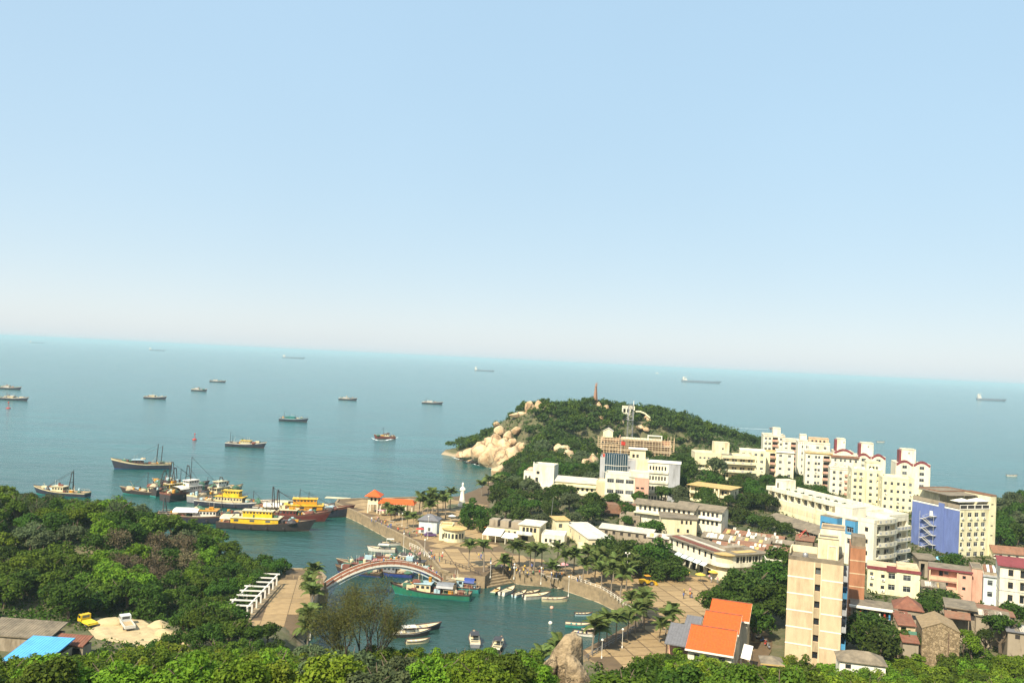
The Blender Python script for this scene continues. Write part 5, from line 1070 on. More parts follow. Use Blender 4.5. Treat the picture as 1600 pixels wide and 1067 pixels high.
w=B.W(645); h=B.h; B.hip((0,0,w,5.2),h-.2,1.5,.6,M_orange,1.2); B.post([(.3+i*(w-.6)/5,y) for i in range(6) for y in (.3,4.9)],0,h-.2,.16)
B.part(MB().box(.3,2.9,0,w*.45,3.05,1.2),'bench_wall',M_pale)
p=at(722,784,338); t=thing('white_statue','tall white standing statue of a robed figure facing the sea','statue',(p.x,p.y,TH(p.x,p.y)))
MB().lathe([(1.6,-.5),(1.6,.8),(1.25,.82),(1.25,2.0)],14).build('pedestal',M_wht,t)
MB().lathe([(1.15,2.0),(1.05,2.6),(.85,4),(.72,5.2),(.80,6.1),(.86,6.8),(.72,7.4),(.30,7.7),(.24,7.85),(.36,8.1),(.42,8.5),(.36,8.9),(.2,9.2),(.03,9.3)],16,sy=.72).build('robed_figure',M_wht,t,True)
MB().path([(.75,0,7.0),(.95,-.45,6.3),(.35,-.75,6.5)],[.24,.2,.14],8).build('arm',M_wht,t,True); MB().path([(-.75,0,7.0),(-.95,-.4,6.2),(-.3,-.75,6.4)],[.24,.2,.14],8).build('arm',M_wht,t,True)
B=Bld('curved_gatehouse','pale yellow gatehouse with a round bay and tan roof beside the promenade',686,822,274,-5,base=QZ)
w=B.W(706); h=B.h
B.block((0,1,w,6),0,h,M_pale,{'f':[(1,.5,2,2.2,'wb',.15)]},par=.2,roofm=M_yelroof); r=3.4
B.part(MB().lathe([(r,-.5),(r,h-1.3),(r+.1,h-1.29),(r+.1,h-.7)],22,(w+.6,2)),'round_wall',M_pale); B.part(MB().lathe([(r+.7,h-.69),(r+.7,h-.5),(r*.5,h-.1)],22,(w+.6,2)),'round_roof',M_yelroof)
for i in range(7): a=R(-150+i*20); B.part(MB().box(-.35,-.05,h*.28,.35,.05,h*.6),'window',M_glass).matrix_local=Matrix.Translation((w+.6+(r+.03)*math.cos(a),2+(r+.03)*math.sin(a),0))@Matrix.Rotation(a+R(90),4,'Z')
B=Bld('blue_grey_roofed_hall','small hall with blue grey hipped roof among the palms',655,812,285,-8,base=QZ); w=B.W(683); h=B.h
B.block((0,0,w,5),0,h,M_ltblue,{'f':[(.8,.2,1.8,2.1,'door',.15),(3,.8,4,2,'win',.15)]},roof=False); B.hip((0,0,w,5),h,1.8,.6,M_slate)
# restaurants behind the palms
B=Bld('flat_white_roofed_restaurant','cream two storey restaurant with a white flat roof and open terrace behind the palms',812,819,276,-16,base=3.9)
w=B.W(843); h=B.h; b=(0,0,w,9)
B.block(b,0,h,M_cream,{'f':rows(w,4,[h-2.2],.9,1.5,'wb')+[(.6,.2,w*.45,2.2,'open',1)],'r':[(3,h-2,4,h-1,'wb',.15)]},eave=.5,roofm=M_roofw)
B.part(MB().box(-.3,-2.2,h*.5-.2,w*.7,-.01,h*.5),'terrace_slab',M_white); B.balcony('f',(0,-2.2,w*.7,0),-.3,w*.7,h*.5+.16,.1,.9,M_ltblue)
wl=Lto(B.o,B.ang+R(180),760); B.block((-wl,1,-.01,8),0,h*.62,M_cream,{'f':rows(wl,5,[h*.62-1.8],.8,1.2,'wb')},roofm=M_roofg,name='wing_wall')
for i in range(3): x=-wl+.4+i*wl/3; B.part(MB().box(x,2,h*.62+.23,x+wl/4,6,h*.62+2.3),'roof_room',M_old)
B.part(MB().quad((-wl,-4,h*.33),(-wl*.45,-4,h*.33),(-wl*.45,.8,h*.58),(-wl,.8,h*.58)).quad((-wl,-4,h*.31),(-wl,.8,h*.56),(-wl*.45,.8,h*.56),(-wl*.45,-4,h*.31)),'awning',M_wht)
B.part(MB().quad((-wl*.42,-4.6,h*.3),(.2,-4.6,h*.28),(.2,-.2,h*.44),(-wl*.42,-.2,h*.46)).quad((-wl*.42,-4.6,h*.28),(-wl*.42,-.2,h*.44),(.2,-.2,h*.42),(.2,-4.6,h*.26)),'awning',M_wht)
B.post([(-wl+.2,-3.8),(-wl*.6,-3.8),(-wl*.3,-4.4),(0,-4.4)],-.4,h*.29,.1)
B=Bld('yellow_villa','pale yellow two storey villa with a white flat roof and outside stair behind the palms',920,842,262,12,base=3.7)
w=B.W(956); h=B.h; dl=B.Dp(884); b=(0,0,w,dl)
B.block(b,0,h,M_cream,{'f':[(1.2+i*2.1,h-2.2,2.1+i*2.1,h-1.1,'win',.15) for i in range(3)],'l':[(dl*.2,h-2.3,dl*.2+1.2,h-.9,'win',.2),(dl*.6,h-2.3,dl*.6+1.2,h-.9,'win',.2),(dl*.3,.6,dl*.3+1.2,2,'win',.2)]},eave=.3,roofm=M_roofw)
wl=Lto(B.o+Vector((-.2*dl,dl,0)),B.ang+R(180),872)
B.block((-4.5,dl-4,-.01,dl+3),0,h+1.4,M_pale,{'f':[(1,h-1,2.2,h+.3,'wb',.2)]},eave=.4,roofm=M_yelroof,name='tower_wall')
mb=MB()
for i in range(12): mb.box(-1.4,2+i*.42,-.5,-.02,2+(i+1)*.42,.25+i*h*.5/12)
B.part(mb,'outside_stair',M_pale)
B=Bld('white_flat_annex','white flat roofed annex between the restaurant and the yellow villa',846,836,270,-10,base=3.8); w=B.W(882); h=B.h
B.block((0,0,w,8),0,h,M_white,{'f':rows(w,4,[h-2],.8,1.1,'wb')},par=.2,roofm=M_roofw)
B=Bld('patched_roof_row','long low row with patched pale roofing behind the yellow villa',938,824,285,-24,base=4.4); w=B.W(1018); h=B.h
B.block((0,0,w,7),0,h,M_old,{'f':rows(w,6,[h-1.7],1,1,'open')},roof=False); B.gable((0,0,w,7),h,.9,'x',.5,M_roofp,wm=M_old,ribs=2)
B=Bld('grey_parapet_house','small grey house with a stepped parapet below the red terrace',968,806,300,-16,base=5.4); w=B.W(1000); h=B.h
B.block((0,0,w,6),0,h,M_old,{'f':rows(w,3,[h-2],.7,1.1,'wb')},par=.5); B.part(MB().box(w*.3,1,h+.23,w*.7,3,h+1.4),'roof_box',M_old)
o=MB().prism(ccw([(0,0),(22,-4),(22,2),(0,5)]),-3,.3).build('red_terrace',M_rust); p=at(934,786,315); o.location=(p.x,p.y,p.z-.3); props(o,'red brick terrace wall below the banded block','terrace')
# ================================================================ trees of the town
def zoneof(u,v):
    if u<850 and v>760 and v<835: return 'on the slope behind the restaurants, left part'
    if 850<u<960 and v<835: return 'on the slope behind the restaurants, below the gallery range'
    if 960<=u<1085 and v<835: return 'around the long white range'
    if u>1440: return 'at the right edge behind the houses' if v<880 else 'beside the stone house and garden walls'
    if u>1225: return 'around the peach tower and low houses' if v>860 else 'between the back apartment rows'
    if u>1085 and v>880: return 'between the square and the peach tower'
    if u>1085: return 'on the hedge slope above the market roofs' if v>780 else 'around the four level balcony block'
    if v>835: return 'shading the square beside the corner building'
    if u<765: return 'near the statue and promenade'
    return 'on the slope behind the restaurants'
TT=[]
def ttree(px,py,D,r,tone='dark',h=None,sq=1.):
    p=at(px,py,D); z=TH(p.x,p.y); h=h or max(p.z-z+r*.55,r*1.3); TT.append((p.x,p.y,r))
    d={'dark':'dark green','mid':'olive green','bright':'bright green','grey':'grey green','yellow':'yellow green'}[tone]
    if tone=='mid': tone='olive'
    tree(p.x,p.y,h,r,tone,'%s %s shade tree %s'%('broad' if r>4.5 else 'rounded',d,zoneof(px,py)),'shade trees of the town',name='shade_tree',near=r>5.5,sq=sq)
for a in ((742,803,305,6.2),(757,822,292,4),(728,822,296,3),(985,862,248,7,'mid'),(1022,862,246,7),(1044,880,243,5.4),(950,862,255,5.5,'mid'),(1008,888,240,5,'mid'),(1060,901,237,3.2),(1040,895,238,4.5,'mid'),(968,886,240,4,'bright'),
 (1172,915,203,7.6,'mid'),(1130,930,199,6),(1195,930,200,7),(1208,898,212,6),(1150,945,196,5,'mid'),(1218,872,235,4.5),(1226,905,214,5),(1178,965,188,4.5),
 (1358,972,181,4.6,'mid'),(1348,992,176,5),(1392,990,176,4.5,'mid'),(1375,1005,170,4,'mid'),(1465,932,202,4.2,'mid'),(1452,945,199,3),(1566,972,180,3.6),(1540,992,173,2.2,'mid'),(1508,990,175,1.8,'bright'),(1520,1004,171,2.2,'bright'),(1590,955,190,3.5),
 (1478,880,236,3.6),(1490,872,240,3),(1120,728,374,5.5,'grey'),(1112,742,372,4.5),(1176,757,350,4),(1184,779,335,4.5),(1170,790,330,5),(1200,748,378,3.6),(1222,752,378,4),(1243,756,378,4),(1283,766,366,4),(1180,822,300,3.6,'mid'),(1160,812,305,4,'mid'),(1140,806,308,4,'mid'),(1200,828,296,3.4,'mid'),(1222,832,292,3.2,'mid'),(1120,795,315,4.5,'mid'),(1100,790,318,4,'mid'),
 (1062,768,330,4,'grey'),(1040,768,332,4.5,'mid'),(1075,735,370,5,'mid'),(1070,720,392,5,'mid'),(1068,752,350,4),(1020,790,310,3.6),(1000,776,320,3.5),(1018,822,286,4.6),(985,800,305,4),
 (1560,790,352,6,'grey'),(1585,785,356,6.5,'grey'),(1600,800,346,6),(1575,812,335,5),(1598,832,318,6,'grey'),(1568,838,312,5),(1562,860,296,5),(1590,858,298,5),(1468,770,372,3.2,'grey'),(1610,785,366,6),(1625,830,330,6)): ttree(*a)
# random filling of the green slope, clear of buildings
def okT(x,y):
    if sdq(x,y)<7 or not free(x,y,2.2) or inp(x,y,QMAIN): return False
    u,v=PXY((x,y,TH(x,y)))
    if not(730<u<1640) or v<700: return False
    if 925<u<1065 and v<728: return False
    if v>835 or u>1085 and not (1090<u<1200 and 760<v<800): return False
    if any((x-a)**2+(y-b)**2<(r*.8+1.5)**2 for a,b,r in TT): return False
    return 245<y<455 and vis(x,y,TH(x,y)+4,0,880)
PT=poisson(9000,(-8,215,245,455),8.6,okT,77); rt=random.Random(9)
for x,y in PT:
    u,v=PXY((x,y,TH(x,y)+3)); r=rt.uniform(3.4,5.2)
    if not free(x,y,r*.75): r=2.7
    tone=rt.choice(['dark','dark','mid','grey','mid']); d={'dark':'dark green','mid':'olive green','grey':'grey green'}[tone]
    tone={'mid':'olive'}.get(tone,tone)
    tree(x,y,r*1.45+.8,r,tone,'small %s shade tree %s'%(d,zoneof(u,v)),'shade trees of the town',name='shade_tree')
print('town trees',len(TT),len(PT))
scrub('town_undergrowth','low green undergrowth between the houses',lambda x,y: sdq(x,y)>6 and free(x,y,.6) and not inp(x,y,QMAIN) and vis(x,y,TH(x,y)) and not (40<x<78 and y<235),(-10,215,165,455),11000,54,.42,'dark')
# ================================================================ rocks
def rock_mesh(seed,sub=3):
    import bmesh
    from mathutils import noise
    bm=bmesh.new(); bmesh.ops.create_icosphere(bm,subdivisions=sub,radius=1); off=Vector((seed*13.1,seed*7.7,seed*3.3))
    rr=random.Random(seed); cuts=[(Vector((rr.uniform(-1,1),rr.uniform(-1,1),rr.uniform(-.3,1))).normalized(),rr.uniform(.6,.9)) for _ in range(8)]
    for v in bm.verts:
        p=v.co.copy(); p*=1+.28*noise.noise(p*1.1+off)+.10*noise.noise(p*3.2+off)
        for n,d in cuts:
            k=p.dot(n)-d
            if k>0: p-=n*k*.94
        p*=1+.03*noise.noise(p*9+off); v.co=p
    me=bpy.data.meshes.new('boulder'); bm.to_mesh(me); bm.free()
    for q in me.polygons: q.use_smooth=True
    try: me.set_sharp_from_angle(angle=R(32))
    except Exception: pass
    return me
def rockmat():
    m,t,p=newmat('granite'); L=t.links.new; g=N(t,'ShaderNodeNewGeometry'); oi=N(t,'ShaderNodeObjectInfo')
    n=N(t,'ShaderNodeTexNoise'); n.inputs['Scale'].default_value=.22; n.inputs['Detail'].default_value=8; n.inputs['Roughness'].default_value=.68; L(g.outputs['Position'],n.inputs['Vector'])
    r=N(t,'ShaderNodeValToRGB'); e=r.color_ramp.elements; e[0].position=.34; e[0].color=(.19,.125,.075,1); e[1].position=.6; e[1].color=(.52,.41,.25,1); x=e.new(.45); x.color=(.42,.28,.15,1); L(n.outputs[0],r.inputs[0])
    v=N(t,'ShaderNodeTexVoronoi',feature='DISTANCE_TO_EDGE'); v.inputs['Scale'].default_value=.075; n2=N(t,'ShaderNodeTexNoise'); n2.inputs['Scale'].default_value=.5; n2.inputs['Detail'].default_value=5; L(g.outputs['Position'],n2.inputs['Vector'])
    mx=N(t,'ShaderNodeMix',data_type='VECTOR'); mx.inputs[0].default_value=.08; L(g.outputs['Position'],mx.inputs[4]); sc=N(t,'ShaderNodeVectorMath',operation='SCALE'); sc.inputs[3].default_value=30; L(n2.outputs['Color'],sc.inputs[0]); L(sc.outputs[0],mx.inputs[5]); L(mx.outputs[1],v.inputs['Vector'])
    mr=N(t,'ShaderNodeMapRange'); mr.inputs[2].default_value=.028; mr.inputs[3].default_value=.4; L(v.outputs['Distance'],mr.inputs[0])
    h=N(t,'ShaderNodeHueSaturation'); L(r.outputs[0],h.inputs['Color']); L(mr.outputs[0],h.inputs['Value']); L(h.outputs[0],p.inputs['Base Color']); p.inputs['Roughness'].default_value=.85
    b=N(t,'ShaderNodeBump'); b.inputs['Strength'].default_value=.7; b.inputs['Distance'].default_value=.5; ad=N(t,'ShaderNodeMath',operation='ADD'); L(n2.outputs[0],ad.inputs[0]); L(mr.outputs[0],ad.inputs[1]); L(ad.outputs[0],b.inputs['Height']); L(b.outputs[0],p.inputs['Normal']); return m
M_rock=rockmat(); ROCK=[rock_mesh(i) for i in range(6)]
for m_ in ROCK: m_.materials.append(M_rock)
def boulder(px,py,D,sx,sy,sz,label,i,rz=0.,tilt=0.,group='boulders of the headland',sink=.35):
    p=at(px,py,D); o=link('boulder',ROCK[i%6]); o.location=(p.x,p.y,max(p.z,TH(p.x,p.y)+sz*.3)); o.scale=(sx,sy,sz); o.rotation_euler=(tilt,.1,rz); return props(o,label,'boulder',group)
for i,a in enumerate(RB): boulder(*a[:6],a[6],i,rz=i*1.3)
rq=random.Random(4)
for i in range(26):                                       # loose rocks along the waterline
    t_=i/25; P_=[(708,713),(740,724),(775,730),(800,737)]; k=min(int(t_*3),2); f=t_*3-k; x=P_[k][0]+(P_[k+1][0]-P_[k][0])*f; y=P_[k][1]+(P_[k+1][1]-P_[k][1])*f
    g=G(x,y-1,0); s=rq.uniform(.8,2.2); o=link('shore_rock',ROCK[i%6]); o.location=(g.x+rq.uniform(-1,1),g.y+rq.uniform(0,3),.2); o.scale=(s*1.4,s,s*.7); o.rotation_euler=(0,0,rq.random()*6); props(o,'rough brown rock at the waterline of the sea cliff','rock','waterline rocks of the sea cliff')
boulder(327,850,239,2.0,1.8,2.6,'pale rounded boulder standing on the left shore above the water',2,.4,group=None)
# tall foreground boulder, three pieces
M_rockn=rockmat(); M_rockn.name='granite_near'
nd=M_rockn.node_tree.nodes
for n_ in nd:
    if n_.type=='TEX_NOISE': n_.inputs['Scale'].default_value*=4
    if n_.type=='TEX_VORONOI': n_.inputs['Scale'].default_value*=3.2
    if n_.type=='VALTORGB':
        for e_,c_ in zip(n_.color_ramp.elements,((.10,.075,.045),(.19,.14,.08),(.32,.24,.14))): e_.color=c4(c_)
for k,(px,py,D,s,rz,tl,lb) in enumerate(((881,1034,104,(2.35,1.9,4.0),.3,.08,'tall thumb shaped granite boulder rising from the near hillside'),(903,1064,101,(1.6,1.6,3.4),1.5,-.3,'slanting granite boulder leaning behind the tall thumb shaped one'),(857,1050,103,(1.1,1.2,2.6),2.2,.15,'small granite boulder at the left foot of the tall one'))):
    p=at(px,py,D); o=link('granite_boulder',ROCK[(2*k+1)%6]); o.location=p; o.scale=s; o.rotation_euler=(tl,.06-.12*k,rz); setm(o,0,M_rockn); props(o,lb,'boulder','granite boulders of the near hillside')
# ================================================================ palms
def frond_mesh():
    mb=MB(); n=11; pts=[]
    for i in range(n+1):
        t_=i/n; pts.append(Vector((t_*1.0,0,.42*math.sin(t_*2.1)*(1-.25*t_)-.38*t_**2.2)))
    for i in range(n):
        a,b=pts[i],pts[i+1]; mb.quad(a+Vector((0,-.012,0)),b+Vector((0,-.01,0)),b+Vector((0,.01,0)),a+Vector((0,.012,0)))
        for k in range(4):
            if i==0 and k<2: continue
            q=a.lerp(b,k/4); L_=.40*math.sin(math.pi*min(1,.12+.86*(i+k/3)/n))**.6
            for s in (-1,1):
                d=Vector((.55,s*.85,-.42)).normalized()*L_; w_=Vector((.021,0,0)); mb.quad(q-w_,q+w_,q+d*.6+w_*1.3+Vector((0,0,.03)),q+d*.6-w_+Vector((0,0,.03))); mb.quad(q+d*.6-w_+Vector((0,0,.03)),q+d*.6+w_*1.3+Vector((0,0,.03)),q+d)
    return mb.mesh('frond',LEAF['palm'])
FROND=frond_mesh()
def palm_trunk(seed):
    r=random.Random(seed); lx,ly=r.uniform(-.08,.08),r.uniform(-.08,.08); P=[(0,0,-.08)]+[(lx*t_**2,ly*t_**2,t_) for t_ in (.25,.5,.75,1)]
    return MB().path(P,[.05,.036,.03,.027,.03],7).mesh('trunk',M_barkpale)
PTR=[palm_trunk(i) for i in range(3)]; NP=[0]
def palm(x,y,h,fl,label,group,z=None,n=17):
    i=NP[0]; NP[0]+=1; r=random.Random(i+500); z0=(max(TH(x,y),QZ) if z is None else z)
    o=thing('palm_tree',label,'palm tree',(x,y,z0),r.random()*6.28,group)
    t=link('trunk',PTR[i%3],o); t.scale=(h*.9,h*.9,h); e=PTR[i%3].vertices; top=Vector((0,0,h))
    lx=sum(v.co.x for v in list(e)[-7:])/7*h*.9; ly=sum(v.co.y for v in list(e)[-7:])/7*h*.9
    for k in range(n):
        f=link('frond',FROND,o); f.location=(lx,ly,h-.05); s=fl*1.1*r.uniform(.85,1.12); f.scale=(s,s,s); f.rotation_euler=(r.uniform(-.2,.2),r.uniform(-.75,.35) if k%3 else r.uniform(-1.15,-.5),6.283*k/n*1.62+r.uniform(-.2,.2))
    return o
PALMS=[('in the quay row right of the steps',5.6,2.6,[(786,890),(799,886),(811,885),(828,887),(834,894),(846,892),(861,901),(883,900),(896,897),(910,912),(929,910),(940,922),(943,903),(955,926),(969,936),(987,905),(972,893),(870,889),(918,897),(958,908),(978,922)]),
 ('standing alone on the open square near the bridge',6.6,2.6,[(732,886),(756,893)]),
 ('beside the seaside road railing',4.8,2.5,[(985,952),(996,962),(1003,972),(1006,985),(992,990),(980,998),(962,1004),(948,1008),(1010,962),(934,1016)]),
 ('in the row along the left promenade railing',4.9,2.5,[(487,926),(486,936),(485,946),(484,955),(484,964),(483,973),(482,983),(481,993)]),
 ('on the pier in front of the orange canopy',3.6,2.1,[(611,814),(617,813),(626,811),(636,824),(646,826),(657,830),(606,806)]),
 ('in the grove left of the statue',6.2,2.9,[(655,800),(668,806),(676,800),(684,806),(692,799),(703,796),(672,815),(696,812),(660,812)]),
 ('behind the statue below the shore rocks',5.5,2.8,[(752,775),(763,772),(771,770),(782,768)]),
 ('left of the slate annex',4.2,2.4,[(1040,992),(1030,1003),(1050,985)]),
 ('just behind the tall granite boulder',6.,2.6,[(866,1042),(846,1058),(925,1022)])]
ORD='first second third fourth fifth sixth seventh eighth ninth tenth eleventh twelfth thirteenth fourteenth fifteenth sixteenth seventeenth eighteenth nineteenth twentieth twenty-first'.split()
for zl,h,fl,L_ in PALMS:
    L_=sorted(L_)
    for k,(px,py) in enumerate(L_):
        g=G(px,py,QZ); palm(g.x,g.y,h*(.88+.24*((k*37)%10)/10),fl,'coconut palm %s, %s from the left'%(zl,ORD[k]) if len(L_)>2 else 'coconut palm %s, %s'%(zl,('left one','right one')[k]),'coconut palms',z=QZ if (inp(g.x,g.y,QMAIN) or inp(g.x,g.y,QLEFT)) else max(TH(g.x,g.y),.5))
# ================================================================ wispy casuarina in front of the harbour
def wispy():
    p=at(560,1030,118); z=TH(p.x,p.y); t=thing('wispy_tree','tall wispy olive brown tree with bare dark branches in front of the harbour','tree',(p.x,p.y,z)); r=random.Random(3); rs=np.random.default_rng(3); mb=MB(); tips=[]
    H_=at(560,905,118).z-z
    def grow(q,d,l,rad,dep):
        e=q+d*l; mid=q.lerp(e,.5)+Vector((r.uniform(-.12,.12),r.uniform(-.12,.12),0))*l*.5; mb.path([tuple(q),tuple(mid),tuple(e)],[rad,rad*.8,rad*.55],5)
        if dep>=2: tips.extend([(mid,d),(e,d)])
        if dep<4:
            for k in range(3 if dep<2 else 2+(r.random()<.5)):
                nd=(d+Vector((r.uniform(-1,1),r.uniform(-1,1),r.uniform(-.15,.5)))*.62).normalized(); grow(e if k else q.lerp(e,.65),nd,l*r.uniform(.62,.8),rad*.55,dep+1)
    for k in range(5): a=6.28*k/5+.4; grow(Vector((math.cos(a)*.8,math.sin(a)*.4,0)),Vector((math.cos(a)*.42,math.sin(a)*.3,1)).normalized(),H_*.36*r.uniform(.8,1.1),.22,0)
    mb.build('trunk',mat('bark_dark',(.055,.042,.03),.9,.2),t)
    C=[];Nn=[]
    for q,d in tips:
        k=34; c=np.array(q)+rs.normal(size=(k,3))*np.array([.6,.6,.55]); C.append(c); Nn.append(unit(rs.normal(size=(k,3))))
    C=np.concatenate(C); Nn=np.concatenate(Nn); Q=leaf_quads(C,Nn,np.full(len(C),.17),rs,.16)
    f=link('foliage',cloud_mesh('foliage',Q,leafmat('leaf_wispy',(.07,.085,.018),(.16,.165,.045),.25)),t)
wispy()
# ================================================================ boats and ships
def hullcol(n,c,r=.45): return mat(n,c,r,.25,.8,.5,(c[0]*.5+.05,c[1]*.35+.03,c[2]*.3+.02),.5)
HC={'navy':hullcol('hull_navy',(.03,.035,.055)),'red':hullcol('hull_red',(.15,.035,.028)),'brown':hullcol('hull_brown',(.11,.06,.045)),'white':hullcol('hull_white',(.66,.63,.55)),'green':hullcol('hull_green',(.02,.17,.10)),'teal':hullcol('hull_teal',(.03,.24,.22)),'yellow':hullcol('boat_yellow',(.66,.43,.02)),'orange':hullcol('boat_orange',(.55,.26,.02)),'cream':hullcol('boat_cream',(.62,.54,.33)),'grey':hullcol('hull_grey',(.20,.21,.22)),'blue':hullcol('hull_blue',(.03,.06,.25)),'ltblue':hullcol('boat_light_blue',(.35,.5,.55)),'wood':hullcol('deck_wood',(.27,.19,.11),.8),'steel':hullcol('ship_steel',(.16,.19,.23)),'net':mat('fishing_net',(.06,.14,.09),.95,.4,3),'netred':mat('net_red',(.17,.065,.045),.95,.4,3),'dark':hullcol('boat_dark',(.045,.04,.04)),'rope':mat('rope',(.4,.33,.22),.9)}
def hull_pts(L,Bm,F,bow=1.0,stern=.82,full=.45):
    n=18; st=[]
    for i in range(n+1):
        t=i/n; hb=Bm/2*((stern+(1-stern)*min(t/full,1)**.8) if t<full else max(0,1-((t-full)/(1-full))**2.5)); s=F*(1+.18*(1-t)**2+bow*max(0,t-.35)**2/.42); st.append((t,hb,s))
    return st
def hull(o,L,Bm,F,mh,mb_,mbot,bow=1.0,stern=.82,deckm='wood'):
    st=hull_pts(L,Bm,F,bow,stern); rings=[(-.9,.15),(-.25,.72),(.28,.86),(None,.96),(1,1.0)]
    def ring(t,hb,s):
        R_=[]
        for zf,w in ((-.9,.1),(-.2,.75),(.3,.88),(s*.80,.985),(s,1.0)): R_.append((t*L-L/2+L*.075*max(0,zf/s)*t**5 - (0 if t<1 else 0),hb*w,zf if zf<s else s))
        return R_
    P=[ring(*q) for q in st]; low=MB();top=MB();bot=MB()
    for i in range(len(P)-1):
        for k,m in ((0,bot),(1,bot),(2,low),(3,top)):
            a,b,c,d=P[i][k],P[i+1][k],P[i+1][k+1],P[i][k+1]
            m.quad(a,b,c,d); m.quad(*[(p[0],-p[1],p[2]) for p in (d,c,b,a)])
    for k,m in ((0,bot),(1,bot),(2,low),(3,top)):
        a,d=P[0][k],P[0][k+1]; m.quad((a[0],-a[1],a[2]),(a[0],a[1],a[2]),(d[0],d[1],d[2]),(d[0],-d[1],d[2]))
    bot.build('waterline_band',HC[mbot],o); h=low.build('hull',HC[mh],o); top.build('bulwark',HC[mb_],o)
    dk=MB()
    for i in range(len(P)-1):
        za,zb=P[i][4][2]-.16*F,P[i+1][4][2]-.16*F; a,b=P[i],P[i+1]; dk.quad((a[3][0],-a[3][1]*.98,za),(b[3][0],-b[3][1]*.98,zb),(b[3][0],b[3][1]*.98,zb),(a[3][0],a[3][1]*.98,za))
    dk.build('deck',HC[deckm],o)
    gr=MB()
    for s in (-1,1): gr.path([(p[4][0],s*p[4][1],p[4][2]+.03) for p in P],.08,4)
    gr.build('gunwale',HC['brown'] if mb_!='brown' else HC['rope'],o)
    return P
def deckz(P,x):
    for a,b in zip(P,P[1:]):
        if a[3][0]<=x<=b[3][0]: return a[4][2]-.3,a[4][1]
    return P[len(P)//2][4][2]-.3,P[len(P)//2][4][1]
def house(o,x0,x1,w,z,h,m,roofm,win=True,name='wheelhouse'):
    solid=w>.4*(x1-x0)*.2 and (x1-x0)>11 and m in('yellow','orange')
    b=MB().box(x0,-w,z-.5,x1,w,z+h).build(name,HC[m],o); MB().box(x0-.35,-w-.25,z+h+.001,x1+.35,w+.25,z+h+.16).build('cabin_roof',HC[roofm],b)
    if win:
        n=3 if solid else max(2,int((x1-x0)/1.1))
        for s in (-1,1):
            for i in range(n): xa=x0+(x1-x0)*(i+.2)/n; MB().box(xa,s*w-.03,z+h*.5,xa+min(1.6,(x1-x0)*.6/n),s*w+.03,z+h*.82).build('cabin_window',M_glass,b)
        for xe in (x0,x1):
            for i in range(3): ya=-w+.15+i*(2*w-.3)/3; MB().box(xe-.03,ya+.08,z+h*.5,xe+.03,ya+(2*w-.3)/3-.08,z+h*.82).build('cabin_window',M_glass,b)
    return b
def clutter(o,x0,x1,w,z,n,seed,cols=('netred','net','orange','cream','ltblue','dark'),P=None,F=0):
    r=random.Random(seed)
    for i in range(n):
        x=r.uniform(x0,x1); y=r.uniform(-w,w)*.8
        if P: dz_,hb_=deckz(P,x); z=dz_+.3-.16*F+.3; y=max(-hb_*.75,min(hb_*.75,y))
        k=r.random(); c=HC[r.choice(cols)]; s=r.uniform(.45,1.15)
        if k<.45: MB().box(x-s,y-s*.6,z-.3,x+s,y+s*.6,z+s*.9).build('crate',c,o)
        elif k<.75:
            q=link('net_pile',ROCK[i%6],o); q.location=(x,y,z+.1); q.scale=(s*1.7,s*1.3,s); setm(q,0,HC[r.choice(('netred','net','dark','rope'))])
        else: MB().lathe([(s*.45,z-.3),(s*.5,z),(s*.5,z+s),(s*.42,z+s*1.2)],8,(x,y)).build('drum',c,o)
def mastp(o,x,z,h,r=.09,aframe=False,w=1.,lean=0.,stay=None,m='dark'):
    if aframe:
        mb=MB().tube((x,-w,z-.4),(x+lean,-w*.25,z+h),r,6).tube((x,w,z-.4),(x+lean,w*.25,z+h),r,6).tube((x+lean,-w*.3,z+h),(x+lean,w*.3,z+h),r*1.2,6).tube((x+lean*.5,-w*.6,z+h*.5),(x+lean*.5,w*.6,z+h*.5),r*.8,5); mb.build('a_frame',HC[m],o)
    else:
        MB().tube((x,0,z-.4),(x+lean,0,z+h),r,6,r*.6).build('mast',HC[m],o)
    if stay: MB().tube((x+lean,0,z+h*.98),(stay,0,z),.06,4).build('stay',HC[m],o); 
def boat_at(name,label,px,py,hd,cat='fishing boat',group=None,off=0):
    g=G(px,py,0); return thing(name,label,cat,(g.x,g.y,0),R(hd),group)
